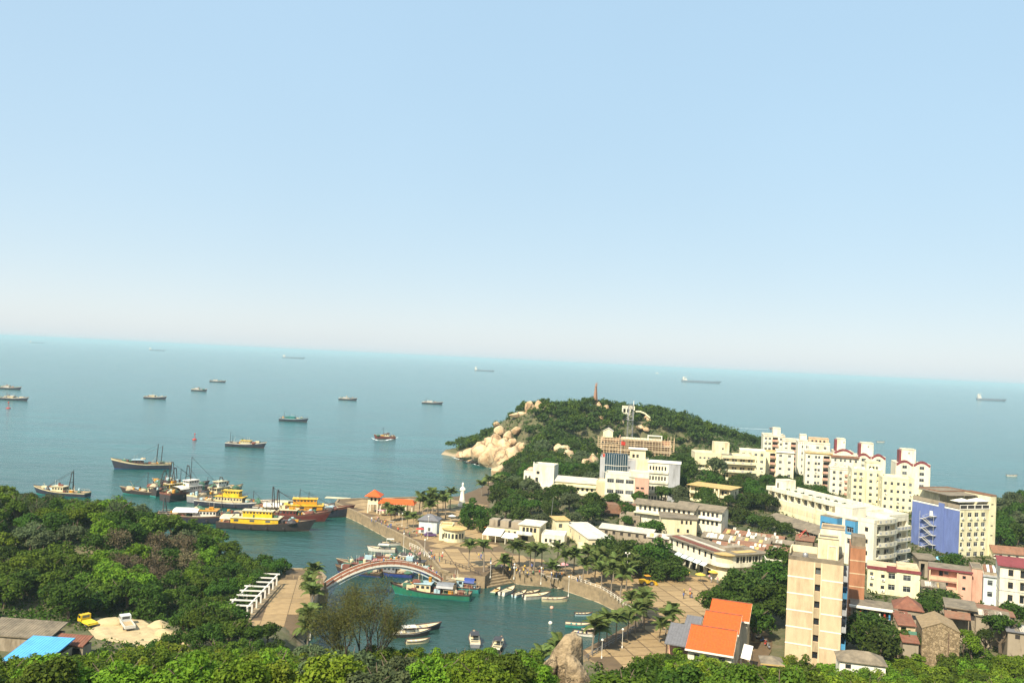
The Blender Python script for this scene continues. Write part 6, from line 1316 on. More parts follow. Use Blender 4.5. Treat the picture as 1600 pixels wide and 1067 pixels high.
def trawler(label,px,py,L,hd,mh,mb_,house_m,roofm,mbot='red',hx=-.12,hl=.26,masts=(('a',-.28,6.),),F=2.0,Bm=None,stern_canopy=None,fore=None,ncl=8,second=None,seed=1,group='fishing boats',hw=.30,deckm='wood',bow=.95):
    o=boat_at('fishing_boat',label,px,py,hd,group=group); Bm=Bm or L*.25; P=hull(o,L,Bm,F,mh,mb_,mbot,bow,deckm=deckm); z=F*1.02-.3
    b=house(o,L*(hx-hl/2),L*(hx+hl/2),Bm*hw,z,2.2,house_m,roofm)
    if second: house(o,L*(hx-hl*.28),L*(hx+hl*.34),Bm*.22,z+2.36+.5,1.6,second,roofm,True,'upper_cabin')
    for k,x,h in masts: mastp(o,L*x,z,h,.17,k=='a',Bm*.34,lean=(-.5 if k=='a' else 0),stay=L*.42)
    if stern_canopy:
        x0,x1,m=stern_canopy; c=MB(); n=6
        for i in range(n):
            a,b_=math.pi*i/n,math.pi*(i+1)/n; p=lambda x,a:(x,-Bm*.42*math.cos(a),z+1.7+1.0*math.sin(a)); c.quad(p(L*x0,a),p(L*x1,a),p(L*x1,b_),p(L*x0,b_))
        c.build('canopy',HC[m],o)
        for x in (x0+.01,(x0+x1)/2,x1-.01):
            for s in (-1,1): MB().tube((L*x,s*Bm*.4,z-.4),(L*x,s*Bm*.4,z+1.65),.05,5).build('canopy_post',HC['dark'],o)
    clutter(o,L*(hx+hl/2)+.5,L*.36,Bm*.34,F*1.1,ncl,seed,P=P,F=F); clutter(o,-L*.46,L*(hx-hl/2)-.4,Bm*.36,F*1.05,max(2,int(ncl*.6)),seed+50,P=P,F=F); clutter(o,L*(hx-hl/2),L*(hx+hl/2),Bm*hw*.7,F*1.02+2.2,max(1,ncl//5),seed+80)
    for x in (hx+.02,hx+.07): MB().tube((L*x,Bm*.15,z+2.2),(L*x,Bm*.15,z+4.6),.03,4).build('antenna',M_wht,o)
    for i in range(3):
        rr_=random.Random(seed*9+i); xx=L*rr_.uniform(-.42,.34); MB().tube((xx,Bm*.3*rr_.uniform(-1,1),z),(xx+rr_.uniform(-4,4),Bm*.35*rr_.uniform(-1,1),z+rr_.uniform(1.6,4.2)),.07,4).build('spar',HC['rope'],o)
    for s_ in (-1,1):
        rl=MB(); xs=[L*(-.46+.1*k) for k in range(4)]
        for x_ in xs: rl.tube((x_,s_*Bm*.40,z),(x_,s_*Bm*.40,z+1.3),.05,4)
        rl.tube((xs[0],s_*Bm*.4,z+1.3),(xs[-1],s_*Bm*.4,z+1.3),.05,4); rl.build('stern_rail',HC['rope'],o)
    for i in range(4): x=L*(-.3+.18*i); t_=MB().lathe([(.28,0),(.36,.1),(.36,.2),(.28,.3)],10).build('tyre_fender',HC['dark'],o); dz,hb=deckz(P,x); t_.location=(x,-hb-.12,F*.55); t_.rotation_euler=(R(90),0,0)
    return o
# anchored out at sea, far to near
trawler('white decked fishing boat cut by the left edge, upper of two',15,608,26,-4,'navy','white','white','cream',masts=(('m',-.3,5),))
trawler('white decked fishing boat cut by the left edge, lower of two',22,625,27,-6,'navy','white','cream','white',masts=(('m',-.3,5),),seed=2)
trawler('white fishing boat with tall mast alone left of the pair out at sea',242,623,24,-3,'navy','white','cream','white',masts=(('m',-.12,7),),seed=3)
trawler('small white topped fishing boat, nearer of the close pair out at sea',311,611,21,-8,'navy','white','white','white',masts=(('m',-.3,5),),seed=4)
trawler('small white topped fishing boat, farther of the close pair out at sea',340,597,27,-6,'navy','white','white','white',masts=(('m',-.3,5),),seed=5)
trawler('low white and dark fishing boat in the middle of the bay',543,625,23,-3,'navy','white','white','ltblue',masts=(('m',-.3,3),),seed=6)
trawler('white sided fishing boat with dark stern mast nearest the headland',675,631,26,-5,'navy','white','white','white',masts=(('m',-.3,6),('m',-.36,5)),seed=7)
trawler('teal roofed fishing boat in mid bay',458,658,24,-3,'navy','ltblue','teal','teal',masts=(('m',-.33,7),),seed=8,hx=-.1,hl=.36)
trawler('red and dark fishing boat with cream cabin moored in mid bay',383,698,24,-3,'navy','white','cream','yellow',masts=(('m',-.4,7),('m',-.34,5)),seed=9,hx=.02)
o=trawler('reddish brown fishing boat under way with white foam at its hull',602,685,15,192,'red','brown','cream','red',masts=(('m',.1,7),),seed=10,hx=-.05,F=1.5)
trawler('dark blue fishing boat with tall A frame at its stern, bow to the left',224,732,26,200,'navy','cream','brown','ltblue','blue',masts=(('a',-.22,10),('a',-.30,9)),seed=11,hx=.1,hl=.2,F=2.4,bow=1.2)
trawler('dark fishing boat with white cabin anchored off the left promontory',97,774,22,172,'navy','cream','cream','cream','teal',masts=(('a',-.16,8),('m',-.2,9)),seed=12,hx=.05,hl=.22,F=1.7,ncl=10)
# raft-up off the promontory
trawler('low dark working boat with teal waterline, outermost of the raft',234,773,22,178,'dark','brown','cream','dark','teal',masts=(('m',.05,8),('a',-.2,5)),seed=13,ncl=20,F=1.5)
trawler('rust red boat heaped with nets behind the low working boat',259,765,21,140,'dark','brown','netred','dark','teal',masts=(('m',-.1,9),('a',-.3,8),('a',.1,6)),seed=14,ncl=30,F=2.2,bow=.6)
trawler('boat with dark gantry and yellow cabin in the raft',281,770,26,58,'dark','dark','yellow','cream','teal',masts=(('a',-.15,11),('a',.15,9),('m',0,8)),seed=15,ncl=30,F=2.4,bow=.6)
trawler('boat with red tipped bow pointing out to sea in the raft',306,776,31,62,'dark','netred','white','white','navy',masts=(('m',-.1,14),),seed=16,hx=-.1,ncl=30,F=2.9,second='white',bow=.6,stern_canopy=(-.35,-.2,'white'))
trawler('tan decked boat pointing out to sea beside the red tipped one',338,779,27,66,'grey','cream','cream','cream','navy',masts=(('m',-.2,7),('a',.1,6)),seed=17,hx=.05,ncl=26,F=2.7,second='white',bow=.6)
trawler('pale yellow topped boat with white decks, bow to the right',366,792,30,-6,'navy','white','cream','yellow','navy',masts=(('m',-.3,7),('m',.25,5)),seed=18,hx=-.05,hl=.36,second='yellow',F=2.1,ncl=18)
trawler('dark hulled boat with big white rounded awning, bow to the right',318,815,33,6,'navy','brown','white','orange','navy',masts=(('m',.18,10),('a',-.4,6)),seed=19,hx=.02,hl=.24,F=2.3,stern_canopy=(-.30,-.04,'white'),ncl=26)
trawler('bright yellow sided fishing boat, nearest of the moored fleet',412,826,31,1,'dark','dark','yellow','cream','brown',masts=(('m',.02,8),('m',-.02,6)),seed=20,hx=-.08,hl=.52,F=2.0,stern_canopy=(-.46,-.34,'cream'),ncl=26,second='yellow',hw=.42,bow=1.0)
trawler('red decked fishing boat with red gantry mast behind the yellow one',440,812,31,2,'red','netred','red','cream','brown',masts=(('a',-.1,10),('a',-.04,9)),seed=21,hx=.08,hl=.2,F=2.0,ncl=28)
trawler('orange cabined fishing boat moored against the pier tip',474,806,33,10,'navy','netred','orange','yellow','brown',masts=(('m',-.05,8),('m',.05,7)),seed=22,hx=.0,hl=.42,second='orange',F=2.3,stern_canopy=(-.44,-.24,'white'),ncl=24,hw=.36)
trawler('white topped boat squeezed between the red and orange ones',455,800,28,5,'grey','white','white','cream','navy',masts=(('m',-.2,6),),seed=23,hx=0,hl=.4,F=2.0,ncl=8)
# inner harbour
trawler('green hulled fishing boat with arched awnings moored inside the harbour',676,932,20,172,'green','dark','cream','ltblue','teal',masts=(('m',.18,5),('m',-.1,5)),seed=24,hx=.12,hl=.2,F=1.5,stern_canopy=(-.28,-.06,'grey'),ncl=16,Bm=5.2)
o=trawler('teal boat with blue tarpaulin tied behind the green one',712,922,13,168,'teal','dark','ltblue','cream','teal',masts=(('m',.1,3),),seed=25,hx=-.05,hl=.24,F=1.2,stern_canopy=(-.4,-.18,'blue'),ncl=8)
trawler('dark covered boat moored on the sea side under the bridge',585,893,20,172,'dark','brown','dark','red','blue',masts=(('m',.1,4),),seed=26,hx=-.02,hl=.5,F=1.5,ncl=10)
trawler('blue hulled boat showing beneath the bridge arch',648,893,18,170,'blue','dark','cream','dark','blue',masts=(('m',.1,3),),seed=27,hx=0,hl=.3,F=1.2,ncl=10)
trawler('low dark sampan packed on the sea side left of the bridge crown',562,897,13,168,'dark','wood','dark','netred','blue',masts=(('m',.1,3),),seed=28,hx=0,hl=.3,F=1.1,ncl=14)
trawler('brown sampan with orange awning close behind the bridge',604,886,13,165,'brown','wood','orange','netred','blue',masts=(('m',-.1,3),),seed=29,hx=.05,hl=.3,F=1.1,ncl=14)
trawler('grey sampan wedged between the bridge and the landing steps',632,884,12,160,'grey','wood','cream','white','blue',masts=(('m',.2,3),),seed=30,hx=-.05,hl=.3,F=1.1,ncl=12)
trawler('dark blue sampan half under the bridge crown',612,899,12,172,'blue','dark','grey','white','blue',masts=(('m',.15,2.5),),seed=31,hx=.05,hl=.3,F=1.0,ncl=12)
def speedboat(label,px,py,L,hd,mh='white',seat='grey',canopy=None,motor=True,name='speedboat',cat='speedboat',band='white',g='small craft in the harbour'):
    o=boat_at(name,label,px,py,hd,cat,g); P=hull(o,L,L*.34,L*.11,mh,band,mh,.7,.9,deckm='cream'); z=L*.09
    for i in range(3): MB().box(-L*.3+i*L*.2,-L*.11,z-.15,-L*.3+i*L*.2+L*.07,L*.11,z+.12).build('thwart',HC[seat],o)
    if motor: MB().box(-L*.53,-.2,z-.1,-L*.49,.2,z+.55).box(-L*.56,-.12,-.3,-L*.53,.12,z+.1).build('outboard_motor',HC['dark'],o)
    if canopy: 
        MB().box(-L*.25,-L*.13,z+1.35,L*.15,L*.13,z+1.42).build('sun_roof',HC[canopy],o)
        for x in (-.24,.14):
            for s in (-1,1): MB().tube((L*x,s*L*.12,z-.2),(L*x,s*L*.12,z+1.36),.03,4).build('roof_post',M_wht,o)
    MB().quad((L*.16,-L*.13,z),(L*.16,L*.13,z),(L*.10,L*.11,z+.5),(L*.10,-L*.11,z+.5)).build('windscreen',M_glass,o); return o
speedboat('white ferry launch with flat roof lying off the quay wall',597,861,8.5,178,canopy='white')
speedboat('second white launch moored behind the flat roofed one',611,851,6,5,canopy='white')
for a in (('green skiff with red bow, first in the row by the steps',775,925,5,70,'net','orange'),('broad white speedboat with twin seats, second in the row by the steps',793,926,7,62,'white','grey'),('light blue speedboat, third in the row by the steps',812,930,5.5,55,'ltblue','grey'),('green open skiff, fourth in the row by the steps',829,928,5.5,30,'net','wood'),('long white speedboat, fifth in the row by the steps',838,934,7.5,28,'white','cream'),('cream and blue open boat, last in the row by the steps',866,939,6.5,5,'cream','wood'),('small pale skiff alone in the right of the harbour',911,961,4.2,10,'ltblue','grey'),('teal covered skiff near the right harbour wall',903,979,6,-4,'teal','teal'),('white and blue skiff half hidden by the palm',912,992,5,-20,'white','blue'),('dark skiff beside the right harbour wall',925,985,5,30,'dark','wood')):
    speedboat(a[0],*a[1:5],a[5],a[6],motor=a[5] in('white','ltblue'))
speedboat('white covered motor boat with flags at the near harbour side',641,993,8,15,'dark','white',canopy='white',band='white'); speedboat('dark pointed boat behind the white covered one',660,984,8,25,'dark','grey',band='grey'); speedboat('small cream boat below the white covered one',652,1004,5,20,'cream','white')
speedboat('grey canopied boat seen stern on behind the near trees',741,1003,7.5,95,'grey','dark',canopy='dark',motor=False); speedboat('flat black roofed raft boat behind the near trees',778,1011,7,80,'dark','dark',canopy='dark',motor=False)
# landing pontoon off the pier tip
g=G(533,790,0); o=thing('landing_pontoon','floating landing stage with white flat roof off the pier tip','pontoon',(g.x,g.y,0),R(-4)); MB().box(-4,-2,-.3,4,2,.6).build('float',HC['dark'],o); MB().box(-6.5,-1.6,3.0,3.4,1.6,3.15).build('roof',HC['cream'],o)
for x in (-3.8,0,3.2):
    for y in (-1.4,1.4): MB().tube((x,y,.5),(x,y,3),.07,5).build('post',HC['dark'],o)
clutter(o,-3.5,3.5,1.3,.8,8,3,('blue','navy','dark'))
# buoys
def buoy(px,py,label,m,s=1.):
    g=G(px,py,0); o=thing('buoy',label,'buoy',(g.x,g.y,0),0,'harbour buoys'); MB().lathe([(1.1*s,-.3),(1.3*s,.1),(1.2*s,.5),(.5*s,.8)],12).build('float',m,o,True); MB().tube((.4*s,.4*s,.7*s),(0,0,3.2*s),.08*s,5).tube((-.4*s,.3*s,.7*s),(0,0,3.2*s),.08*s,5).tube((0,-.5*s,.7*s),(0,0,3.2*s),.08*s,5).build('cage',m,o); MB().lathe([(.35*s,3.1*s),(.45*s,3.5*s),(.1*s,4.0*s)],8).build('lantern',m,o)
buoy(13,638,'red channel buoy near the left edge',M_redp,1.5); buoy(304,687,'red channel buoy in the middle of the bay',M_redp,1.1)
for i,(px,py,m) in enumerate(((634,882,M_wht),(614,890,M_wht),(512,790,M_wht),(862,950,M_pink),(860,974,M_wht),(656,897,HC['yellow']),(1212,671,M_redp))):
    g=G(px,py,0); o=MB().lathe([(.1,-.3),(.4,-.1),(.5,.15),(.4,.45),(.1,.6)],10).build('mooring_float',m,None,True); o.location=(g.x,g.y,0); props(o,['white mooring float under the bridge, right','white mooring float under the bridge, left','white mooring float near the pier tip','pink mooring float below the last skiff','white mooring float in the middle of the harbour','yellow mooring float behind the green boat','red float beside the speeding boat'][i],'float')
# ships
def ship(label,px,py,L,hd,mh='steel',F=7.,sup=.16,ferry=False):
    o=boat_at('cargo_ship' if not ferry else 'passenger_ship',label,px,py,hd,'ship','ships on the horizon'); P=hull(o,L,L*.15,F,mh,mh,'red',.35,.8,'steel'); z=F*.95
    if ferry:
        for i in range(3): MB().box(-L*.42+i*L*.04,-L*.06,z+i*2.6-1,L*.28-i*L*.07,L*.06,z+2.5+i*2.6).build('deck_house',HC['white'],o)
        MB().box(-L*.1,-1.5,z+6,0,1.5,z+12).build('funnel',HC['white'],o)
    else:
        for i in range(4): MB().box(-L*.47,-L*.06+i*.4,z+i*3-2,-L*(.47-sup*.8+.012*i),L*.06-i*.4,z+2.9+i*3).build('deck_house',HC['white'],o)
        MB().box(-L*.45,-L*.07,z+12.1,-L*(.47-sup*.5),L*.07,z+14).build('bridge_deck',HC['white'],o); MB().box(-L*.46,-2,z+6,-L*.42,2,z+17).build('funnel',HC['white'],o)
        for i in range(5): x=-L*.25+i*L*.125; MB().box(x,-L*.05,z-1,x+L*.1,L*.05,z+2).build('hatch',HC['steel'],o)
        MB().tube((-L*.36,0,z+13),(-L*.36,0,z+22),.5,5).build('mast',HC['white'],o); MB().tube((L*.44,0,z),(L*.44,0,z+12),.5,5).build('fore_mast',HC['steel'],o)
    return o
ship('long dark cargo ship with white stern house right of the headland',1094,598,170,-3,F=8); ship('long grey cargo ship near the right edge',1548,626,96,-4,F=6)
ship('cargo ship with white stern house left of the middle',458,560,150,-3,F=8); ship('small pale cargo ship left of the paired fishing boats',245,548,125,-3,F=7); ship('faint white ship at the far left horizon',57,536,150,-3,F=7)
ship('white passenger ship near the middle of the horizon',631,558,110,-3,'white',6,ferry=True); ship('low distant cargo ship above the headland rocks',756,580,95,-3,F=5); ship('tiny white ship right of the monument',1027,584,36,-3,'white',4,ferry=True)
speedboat('fast launch trailing a long wake behind the apartments',1209,670,9,0,'red','grey',canopy='red',motor=False,g=None); speedboat('small white boat beyond the maroon arched towers',1376,691,7,0,g=None); speedboat('small white boat far off at the right',1581,744,7,0,g=None)
# foam
def foammat():
    m,t,p=newmat('foam'); p.inputs['Base Color'].default_value=(.8,.85,.85,1); p.inputs['Roughness'].default_value=.9; L=t.links.new; g=N(t,'ShaderNodeNewGeometry'); n=N(t,'ShaderNodeTexNoise'); n.inputs['Scale'].default_value=.8; n.inputs['Detail'].default_value=6; L(g.outputs['Position'],n.inputs['Vector']); r=N(t,'ShaderNodeMapRange'); r.inputs[1].default_value=.44; r.inputs[2].default_value=.56; L(n.outputs[0],r.inputs[0]); L(r.outputs[0],p.inputs['Alpha']); return m
M_foam=foammat()
def foam(pts,w,label,name='wake'):
    V_=[g2(*p) for p in pts]; mb=MB(); n=len(V_)
    for i in range(n-1):
        a,b=Vector(V_[i]),Vector(V_[i+1]); d=(b-a).normalized(); q=Vector((-d.y,d.x)); wa=w[i]; wb=w[i+1]
        mb.quad((*(a+q*wa),.03),(*(a-q*wa),.03),(*(b-q*wb),.03),(*(b+q*wb),.03))
    o=mb.build(name,M_foam); props(o,label,None,None,'stuff')
foam([(1138,668),(1160,669),(1185,670),(1206,671)],[.5,1.2,2.0,1.2],'thin white wake behind the fast launch')
foam([(580,684),(590,688),(603,688),(615,685),(622,683)],[.3,1.4,1.3,1.2,.3],'white foam beside the reddish boat under way')
foam([(707,714),(725,720),(745,726),(762,730),(780,735)],[.7,.5,.9,.4,.6],'white surf at the foot of the sea cliff','surf')
# ================================================================ bridge
a=G(507,917,QZ); b=G(689,905,QZ); a.z=b.z=0; a_br,b_br=a.copy(),b.copy(); d=(b-a); Lb=d.length; ang=math.atan2(d.y,d.x)
t=thing('footbridge','arched footbridge with red balustrade and white edge beams across the harbour mouth','bridge',(a.x,a.y,0),ang)
RISE=5.0; zz=lambda s:QZ-.1+RISE*(1-(2*s-1)**2); W2=1.05; n=28
dk=MB(); fa=[MB(),MB()]; rb=[MB(),MB()]
for i in range(n):
    s0,s1=i/n,(i+1)/n; x0,x1=Lb*s0,Lb*s1; z0,z1=zz(s0),zz(s1)
    dk.quad((x0,-W2,z0),(x1,-W2,z1),(x1,W2,z1),(x0,W2,z0)).quad((x0,-W2,z0-.3),(x0,W2,z0-.3),(x1,W2,z1-.3),(x1,-W2,z1-.3))
    for k,y in ((0,-W2),(1,W2)):
        y0,y1=(y-.18,y) if k==0 else (y,y+.18)
        P=[(x0,y0,z0-.34),(x1,y0,z1-.34),(x1,y0,z1+.06),(x0,y0,z0+.06)]; Q=[(p[0],y1,p[2]) for p in P]
        fa[k].quad(*P).quad(*Q[::-1]).quad(P[3],P[2],Q[2],Q[3]).quad(P[1],P[0],Q[0],Q[1])
        e0,e1=z0-.42-.7*abs(2*s0-1),z1-.42-.7*abs(2*s1-1); h_=.32; y0,y1=(y+.1,y+.5) if k==0 else (y-.5,y-.1)
        P=[(x0,y0,e0-h_),(x1,y0,e1-h_),(x1,y0,e1),(x0,y0,e0)]; Q=[(p[0],y1,p[2]) for p in P]
        rb[k].quad(*P).quad(*Q[::-1]).quad(P[3],P[2],Q[2],Q[3]).quad(P[1],P[0],Q[0],Q[1])
dk.build('deck',mat('bridge_deck',(.36,.26,.18),.85,.2),t)
for k in (0,1): fa[k].build('edge_beam',M_wht,t); rb[k].build('arch_rib',M_ltblue,t)
M_bal=mat('balustrade_red',(.34,.14,.08),.7,.2)
m=16
for k,y in ((0,-W2-.06),(1,W2+.06)):
    for i in range(m+1):
        s=i/m; MB().box(Lb*s-.09,y-.09,zz(s)-.1,Lb*s+.09,y+.09,zz(s)+.98).build('baluster_post',M_bal,t)
        if i<m:
            s1=(i+1)/m; xa,xb=Lb*s+.12,Lb*s1-.12; za,zb=zz(s),zz(s1)
            MB().quad((xa,y-.03,za+.25),(xb,y-.03,zb+.25),(xb,y-.03,zb+.8),(xa,y-.03,za+.8)).quad((xb,y+.03,zb+.25),(xa,y+.03,za+.25),(xa,y+.03,za+.8),(xb,y+.03,zb+.8)).quad((xa,y-.03,za+.8),(xb,y-.03,zb+.8),(xb,y+.03,zb+.8),(xa,y+.03,za+.8)).build('balustrade_panel',M_bal,t)
    MB().path([(Lb*i/n,y,zz(i/n)+.95) for i in range(n+1)],.07,5).build('handrail',M_rail,t)
for x0,x1 in ((-4.5,.4),(Lb-.4,Lb+3.5)): MB().box(x0,-2.4,-2,x1,2.4,QZ+.08).build('abutment',M_stone,t)
for x in (-.3,Lb+.3):
    for y in (-1.9,1.9): MB().box(x-.25,y-.25,QZ,x+.25,y+.25,QZ+1.7).build('end_pillar',M_stone,t)
# ================================================================ pergola on the left promenade
M_perg=mat('pergola_white',(.62,.6,.54),.7,.1); p0=G(432,916,QZ); p1=G(386,968,QZ); dv=(p1-p0); Lp=dv.length; ap=math.atan2(dv.y,dv.x)
t=thing('pergola','white concrete pergola of paired posts and cross beams on the left promenade','pergola',(p0.x,p0.y,max(QZ,TH(p0.x,p0.y))),ap)
n=8; wp=4.2
for i in range(n):
    x=Lp*i/(n-1)
    for y in (0,-wp): MB().box(x-.17,y-.17,-1,x+.17,y+.17,2.7).build('post',M_perg,t)
    MB().box(x-.14,-wp-.7,2.92,x+.14,.7,3.2).build('cross_beam',M_perg,t)
for y in (0,-wp): MB().box(-.6,y-.15,2.701,Lp+.6,y+.15,2.919).build('long_beam',M_perg,t)
MB().box(-.5,-.4,-1,Lp+.5,.9,.35).build('seat_wall',M_stone,t)
# ================================================================ railings, lamps
def railing(pts,label,z=QZ,h=1.05,sp=1.9,m=None,name='railing'):
    P=[Vector((*q,z)) for q in pts]; o=thing(name,label,'railing',P[0]); m=m or M_rail; acc=0
    for a,b in zip(P,P[1:]):
        L_=(b-a).length; k=max(1,round(L_/sp))
        for i in range(k): q=a.lerp(b,i/k)-P[0]; MB().box(q.x-.08,q.y-.08,-.1,q.x+.08,q.y+.08,h).build('post',m,o)
        for zh in (h*.95,h*.5): MB().tube(a-P[0]+Vector((0,0,zh)),b-P[0]+Vector((0,0,zh)),.05,5).build('rail',m,o)
    return o
ins=lambda l,z=QZ:[g2(x,y,z) for x,y in l]
railing(ins([(893,905),(915,913),(938,921),(960,934),(978,948),(990,958)]),'white railing along the curved harbour wall')
railing(ins([(1002,975),(975,995),(945,1013),(912,1033)]),'pale railing beside the seaside road right of the harbour',m=M_metal)
railing(ins([(489,930),(487,950),(486,970),(485,990),(484,1004)]),'pale railing along the left promenade edge')
railing(ins([(447,903),(470,903),(494,904)]),'low wall railing at the seaward end of the left promenade',h=.8,m=M_stone)
railing(ins([(696,880),(712,884),(728,890),(742,896),(752,900)]),'dark post railing at the bridge foot on the square',m=HC['dark'])
railing(ins([(640,853),(652,858),(664,866),(674,876)]),'pale railing above the ferry landing steps')
def lamp(px,py,h,label,two=False,z=QZ):
    g=G(px,py,z); o=thing('street_lamp',label,'street lamp',(g.x,g.y,z),0,'white lamp posts of the waterfront'); MB().lathe([(.14,-.1),(.14,.3),(.05,.5),(.04,h)],8).build('post',M_wht,o)
    for s in ((-.5,.5) if two else (0,)):
        if two: MB().tube((0,0,h-.1),(s,0,h),.04,5).build('arm',M_wht,o)
        MB().lathe([(.05,h),(.22,h+.1),(.26,h+.28),(.18,h+.45),(.04,h+.52)],10,(s,0)).build('globe',M_wht,o,True)
for a in ((766,902,3.6,'white lamp post at the corner of the square by the steps'),(803,904,3.6,'white lamp post at the far side of the steps'),(845,912,4.0,'white lamp post on the quay, left of the drain'),(888,931,4.6,'white lamp post on the quay, at the start of the curved wall'),(940,1028,3.4,'white lamp post on the seaside road, nearer one'),(972,1012,3.6,'white lamp post on the seaside road, farther one'),(663,868,4.4,'white lamp post with globe beside the landing steps'),(630,861,5,'slim white lamp post at the head of the landing steps'),(668,842,7,'tall white lamp pole by the parked purple car'),(628,822,4,'white lamp post among the pier crowd')): lamp(*a)
lamp(979,905,7,'tall double globe lamp among the palms',True)
# poles
for px,py,D,h,lb in ((859,818,288,12,'slim green pole leaning above the restaurants'),(1108,975,178,3,'short post at the corner of the orange roofs')):
    p=at(px,py,D); z=TH(p.x,p.y); o=MB().tube((0,0,-.5),(.8,0,h),.09,6,.05).build('pole',M_metal); o.location=(p.x,p.y,z); props(o,lb,'pole')
# ================================================================ vehicles and the yard
def wheelset(o,xs,w,r,m=None):
    for x in xs:
        for s in (-1,1):
            k=MB().tube((0,-.12,0),(0,.12,0),r,14).build('wheel',HC['dark'],o); k.location=(x,s*w,r); MB().tube((0,-.125,0),(0,.125,0),r*.55,10).build('rim',M_metal,k)
def truck(px,py,z,hd,cabm,bedm,label,L=4.4,bed='open'):
    g=G(px,py,z); o=thing('truck',label,'truck',(g.x,g.y,TH(g.x,g.y)),R(hd)); w=1.0
    wheelset(o,(-L*.27,L*.32),w-.1,.36); MB().box(-L*.5,-w*.6,.42,L*.46,w*.6,.6).build('chassis',HC['dark'],o)
    c=MB(); x0,x1=L*.18,L*.5
    c.quad((x0,-w,.6),(x1,-w,.6),(x1,-w,1.25),(x1-.35,-w,2.0),(x0,-w,2.0)).quad((x0,w,2.0),(x1-.35,w,2.0),(x1,w,1.25),(x1,w,.6),(x0,w,.6)).quad((x0,-w,2),(x1-.35,-w,2),(x1-.35,w,2),(x0,w,2)).quad((x1-.35,-w,2),(x1,-w,1.25),(x1,w,1.25),(x1-.35,w,2)).quad((x1,-w,1.25),(x1,-w,.6),(x1,w,.6),(x1,w,1.25)).quad((x0,-w,.6),(x0,-w,2),(x0,w,2),(x0,w,.6)); cab=c.build('cab',cabm,o)
    MB().quad((x1-.30,-w*.85,1.93),(x1+.015,-w*.85,1.3),(x1+.015,w*.85,1.3),(x1-.30,w*.85,1.93)).build('windscreen',M_glass,cab); MB().box(x0-.02,-w*.7,1.35,x0-.01,w*.7,1.85).build('rear_window',M_glass,cab)
    for s in (-1,1): MB().box(x0+.2,s*w-.02,1.3,x1-.45,s*w+.02,1.85).build('side_window',M_glass,cab); MB().box(x1,s*w*.65-.13,.75,x1+.03,s*w*.65+.13,.95).build('headlight',M_wht,cab)
    bx=L*.16; b_=MB().box(-L*.5,-w,.61,bx,w,.72)
    if bed=='open': b_.box(-L*.5,-w,.721,-L*.48,w,1.2).box(bx-.06,-w,.721,bx,w,1.2).box(-L*.478,-w,.721,bx-.061,-w+.06,1.2).box(-L*.478,w-.06,.721,bx-.061,w,1.2)
    else: b_.box(-L*.48,-w*.95,.721,bx-.1,w*.95,1.0)
    b_.build('cargo_bed',bedm,o)
    if bed=='open': MB().box(-L*.47,-w+.07,.725,bx-.07,w-.07,.85).build('sand_load',mat('sand_load',(.4,.3,.17),.95,.2),o)
    return o
truck(137,978,4,142,paint('truck_yellow',(.70,.47,.02)),paint('truck_yellow_bed',(.72,.55,.04)),'small yellow truck with flat bed parked at the sandy yard',4.8,'flat')
truck(198,981,4,125,paint('truck_white',(.6,.63,.62)),paint('truck_white_bed',(.62,.62,.56)),'white dump truck with open sand filled bed in the sandy yard',6.4)
g=G(672,838,QZ); o=thing('parked_car','dark purple car parked on the promenade near the gatehouse','car',(g.x,g.y,QZ),R(10)); cm=paint('car_purple',(.10,.05,.16),.3)
prof=[(-2.0,.35),(-2.05,.8),(-1.5,.95),(-1.1,1.42),(.5,1.45),(1.1,.98),(1.95,.85),(2.05,.4)]
mb=MB()
for s in (-.8,.8): mb.quad(*[(x,s,z) for x,z in (prof if s<0 else prof[::-1])])
for i in range(len(prof)-1): (x0,z0),(x1,z1)=prof[i],prof[i+1]; mb.quad((x0,.8,z0),(x0,-.8,z0),(x1,-.8,z1),(x1,.8,z1))
bd=mb.build('body',cm,o); wheelset(o,(-1.25,1.25),.72,.31); MB().quad((.54,-.7,1.43),(.54,.7,1.43),(1.08,.7,1.01),(1.08,-.7,1.01)).build('windscreen',M_glass,bd).location=(.015,0,.012)
for s in (-1,1): MB().box(-1.05,s*.805-.01,1.0,.6,s*.805+.01,1.36).build('side_window',M_glass,bd); MB().box(2.0,s*.6-.12,.62,2.06,s*.6+.12,.75).build('headlight',M_wht,bd)
g=G(1010,914,QZ); o=thing('wheel_loader','yellow wheel loader parked at the edge of the square under the trees','loader',(g.x,g.y,QZ),R(20)); ym=paint('loader_yellow',(.62,.38,.02))
wheelset(o,(-1.1,1.1),.85,.6); MB().box(-2.0,-.75,.7,.2,.75,1.6).build('engine_cover',ym,o); MB().box(.1,-.65,.7,1.5,.65,1.3).build('front_frame',ym,o); k=MB().box(-.35,-.6,1.61,.75,.6,2.5).build('cab',M_glass,o); MB().box(-.5,-.75,2.51,.9,.75,2.65).build('cab_roof',HC['orange'],k)
for s in (-1,1): MB().path([(.9,s*.5,1.3),(1.9,s*.5,1.1),(2.5,s*.45,.6)],.1,5).build('lift_arm',ym,o)
MB().quad((2.4,-1.0,.15),(3.2,-1.0,.2),(3.2,1.0,.2),(2.4,1.0,.15)).quad((2.4,-1,.15),(2.4,1,.15),(2.5,1,1.0),(2.5,-1,1.0)).quad((2.4,-1,.15),(2.5,-1,1),(3.2,-1,.2)).quad((2.4,1,.15),(3.2,1,.2),(2.5,1,1)).build('bucket',ym,o)
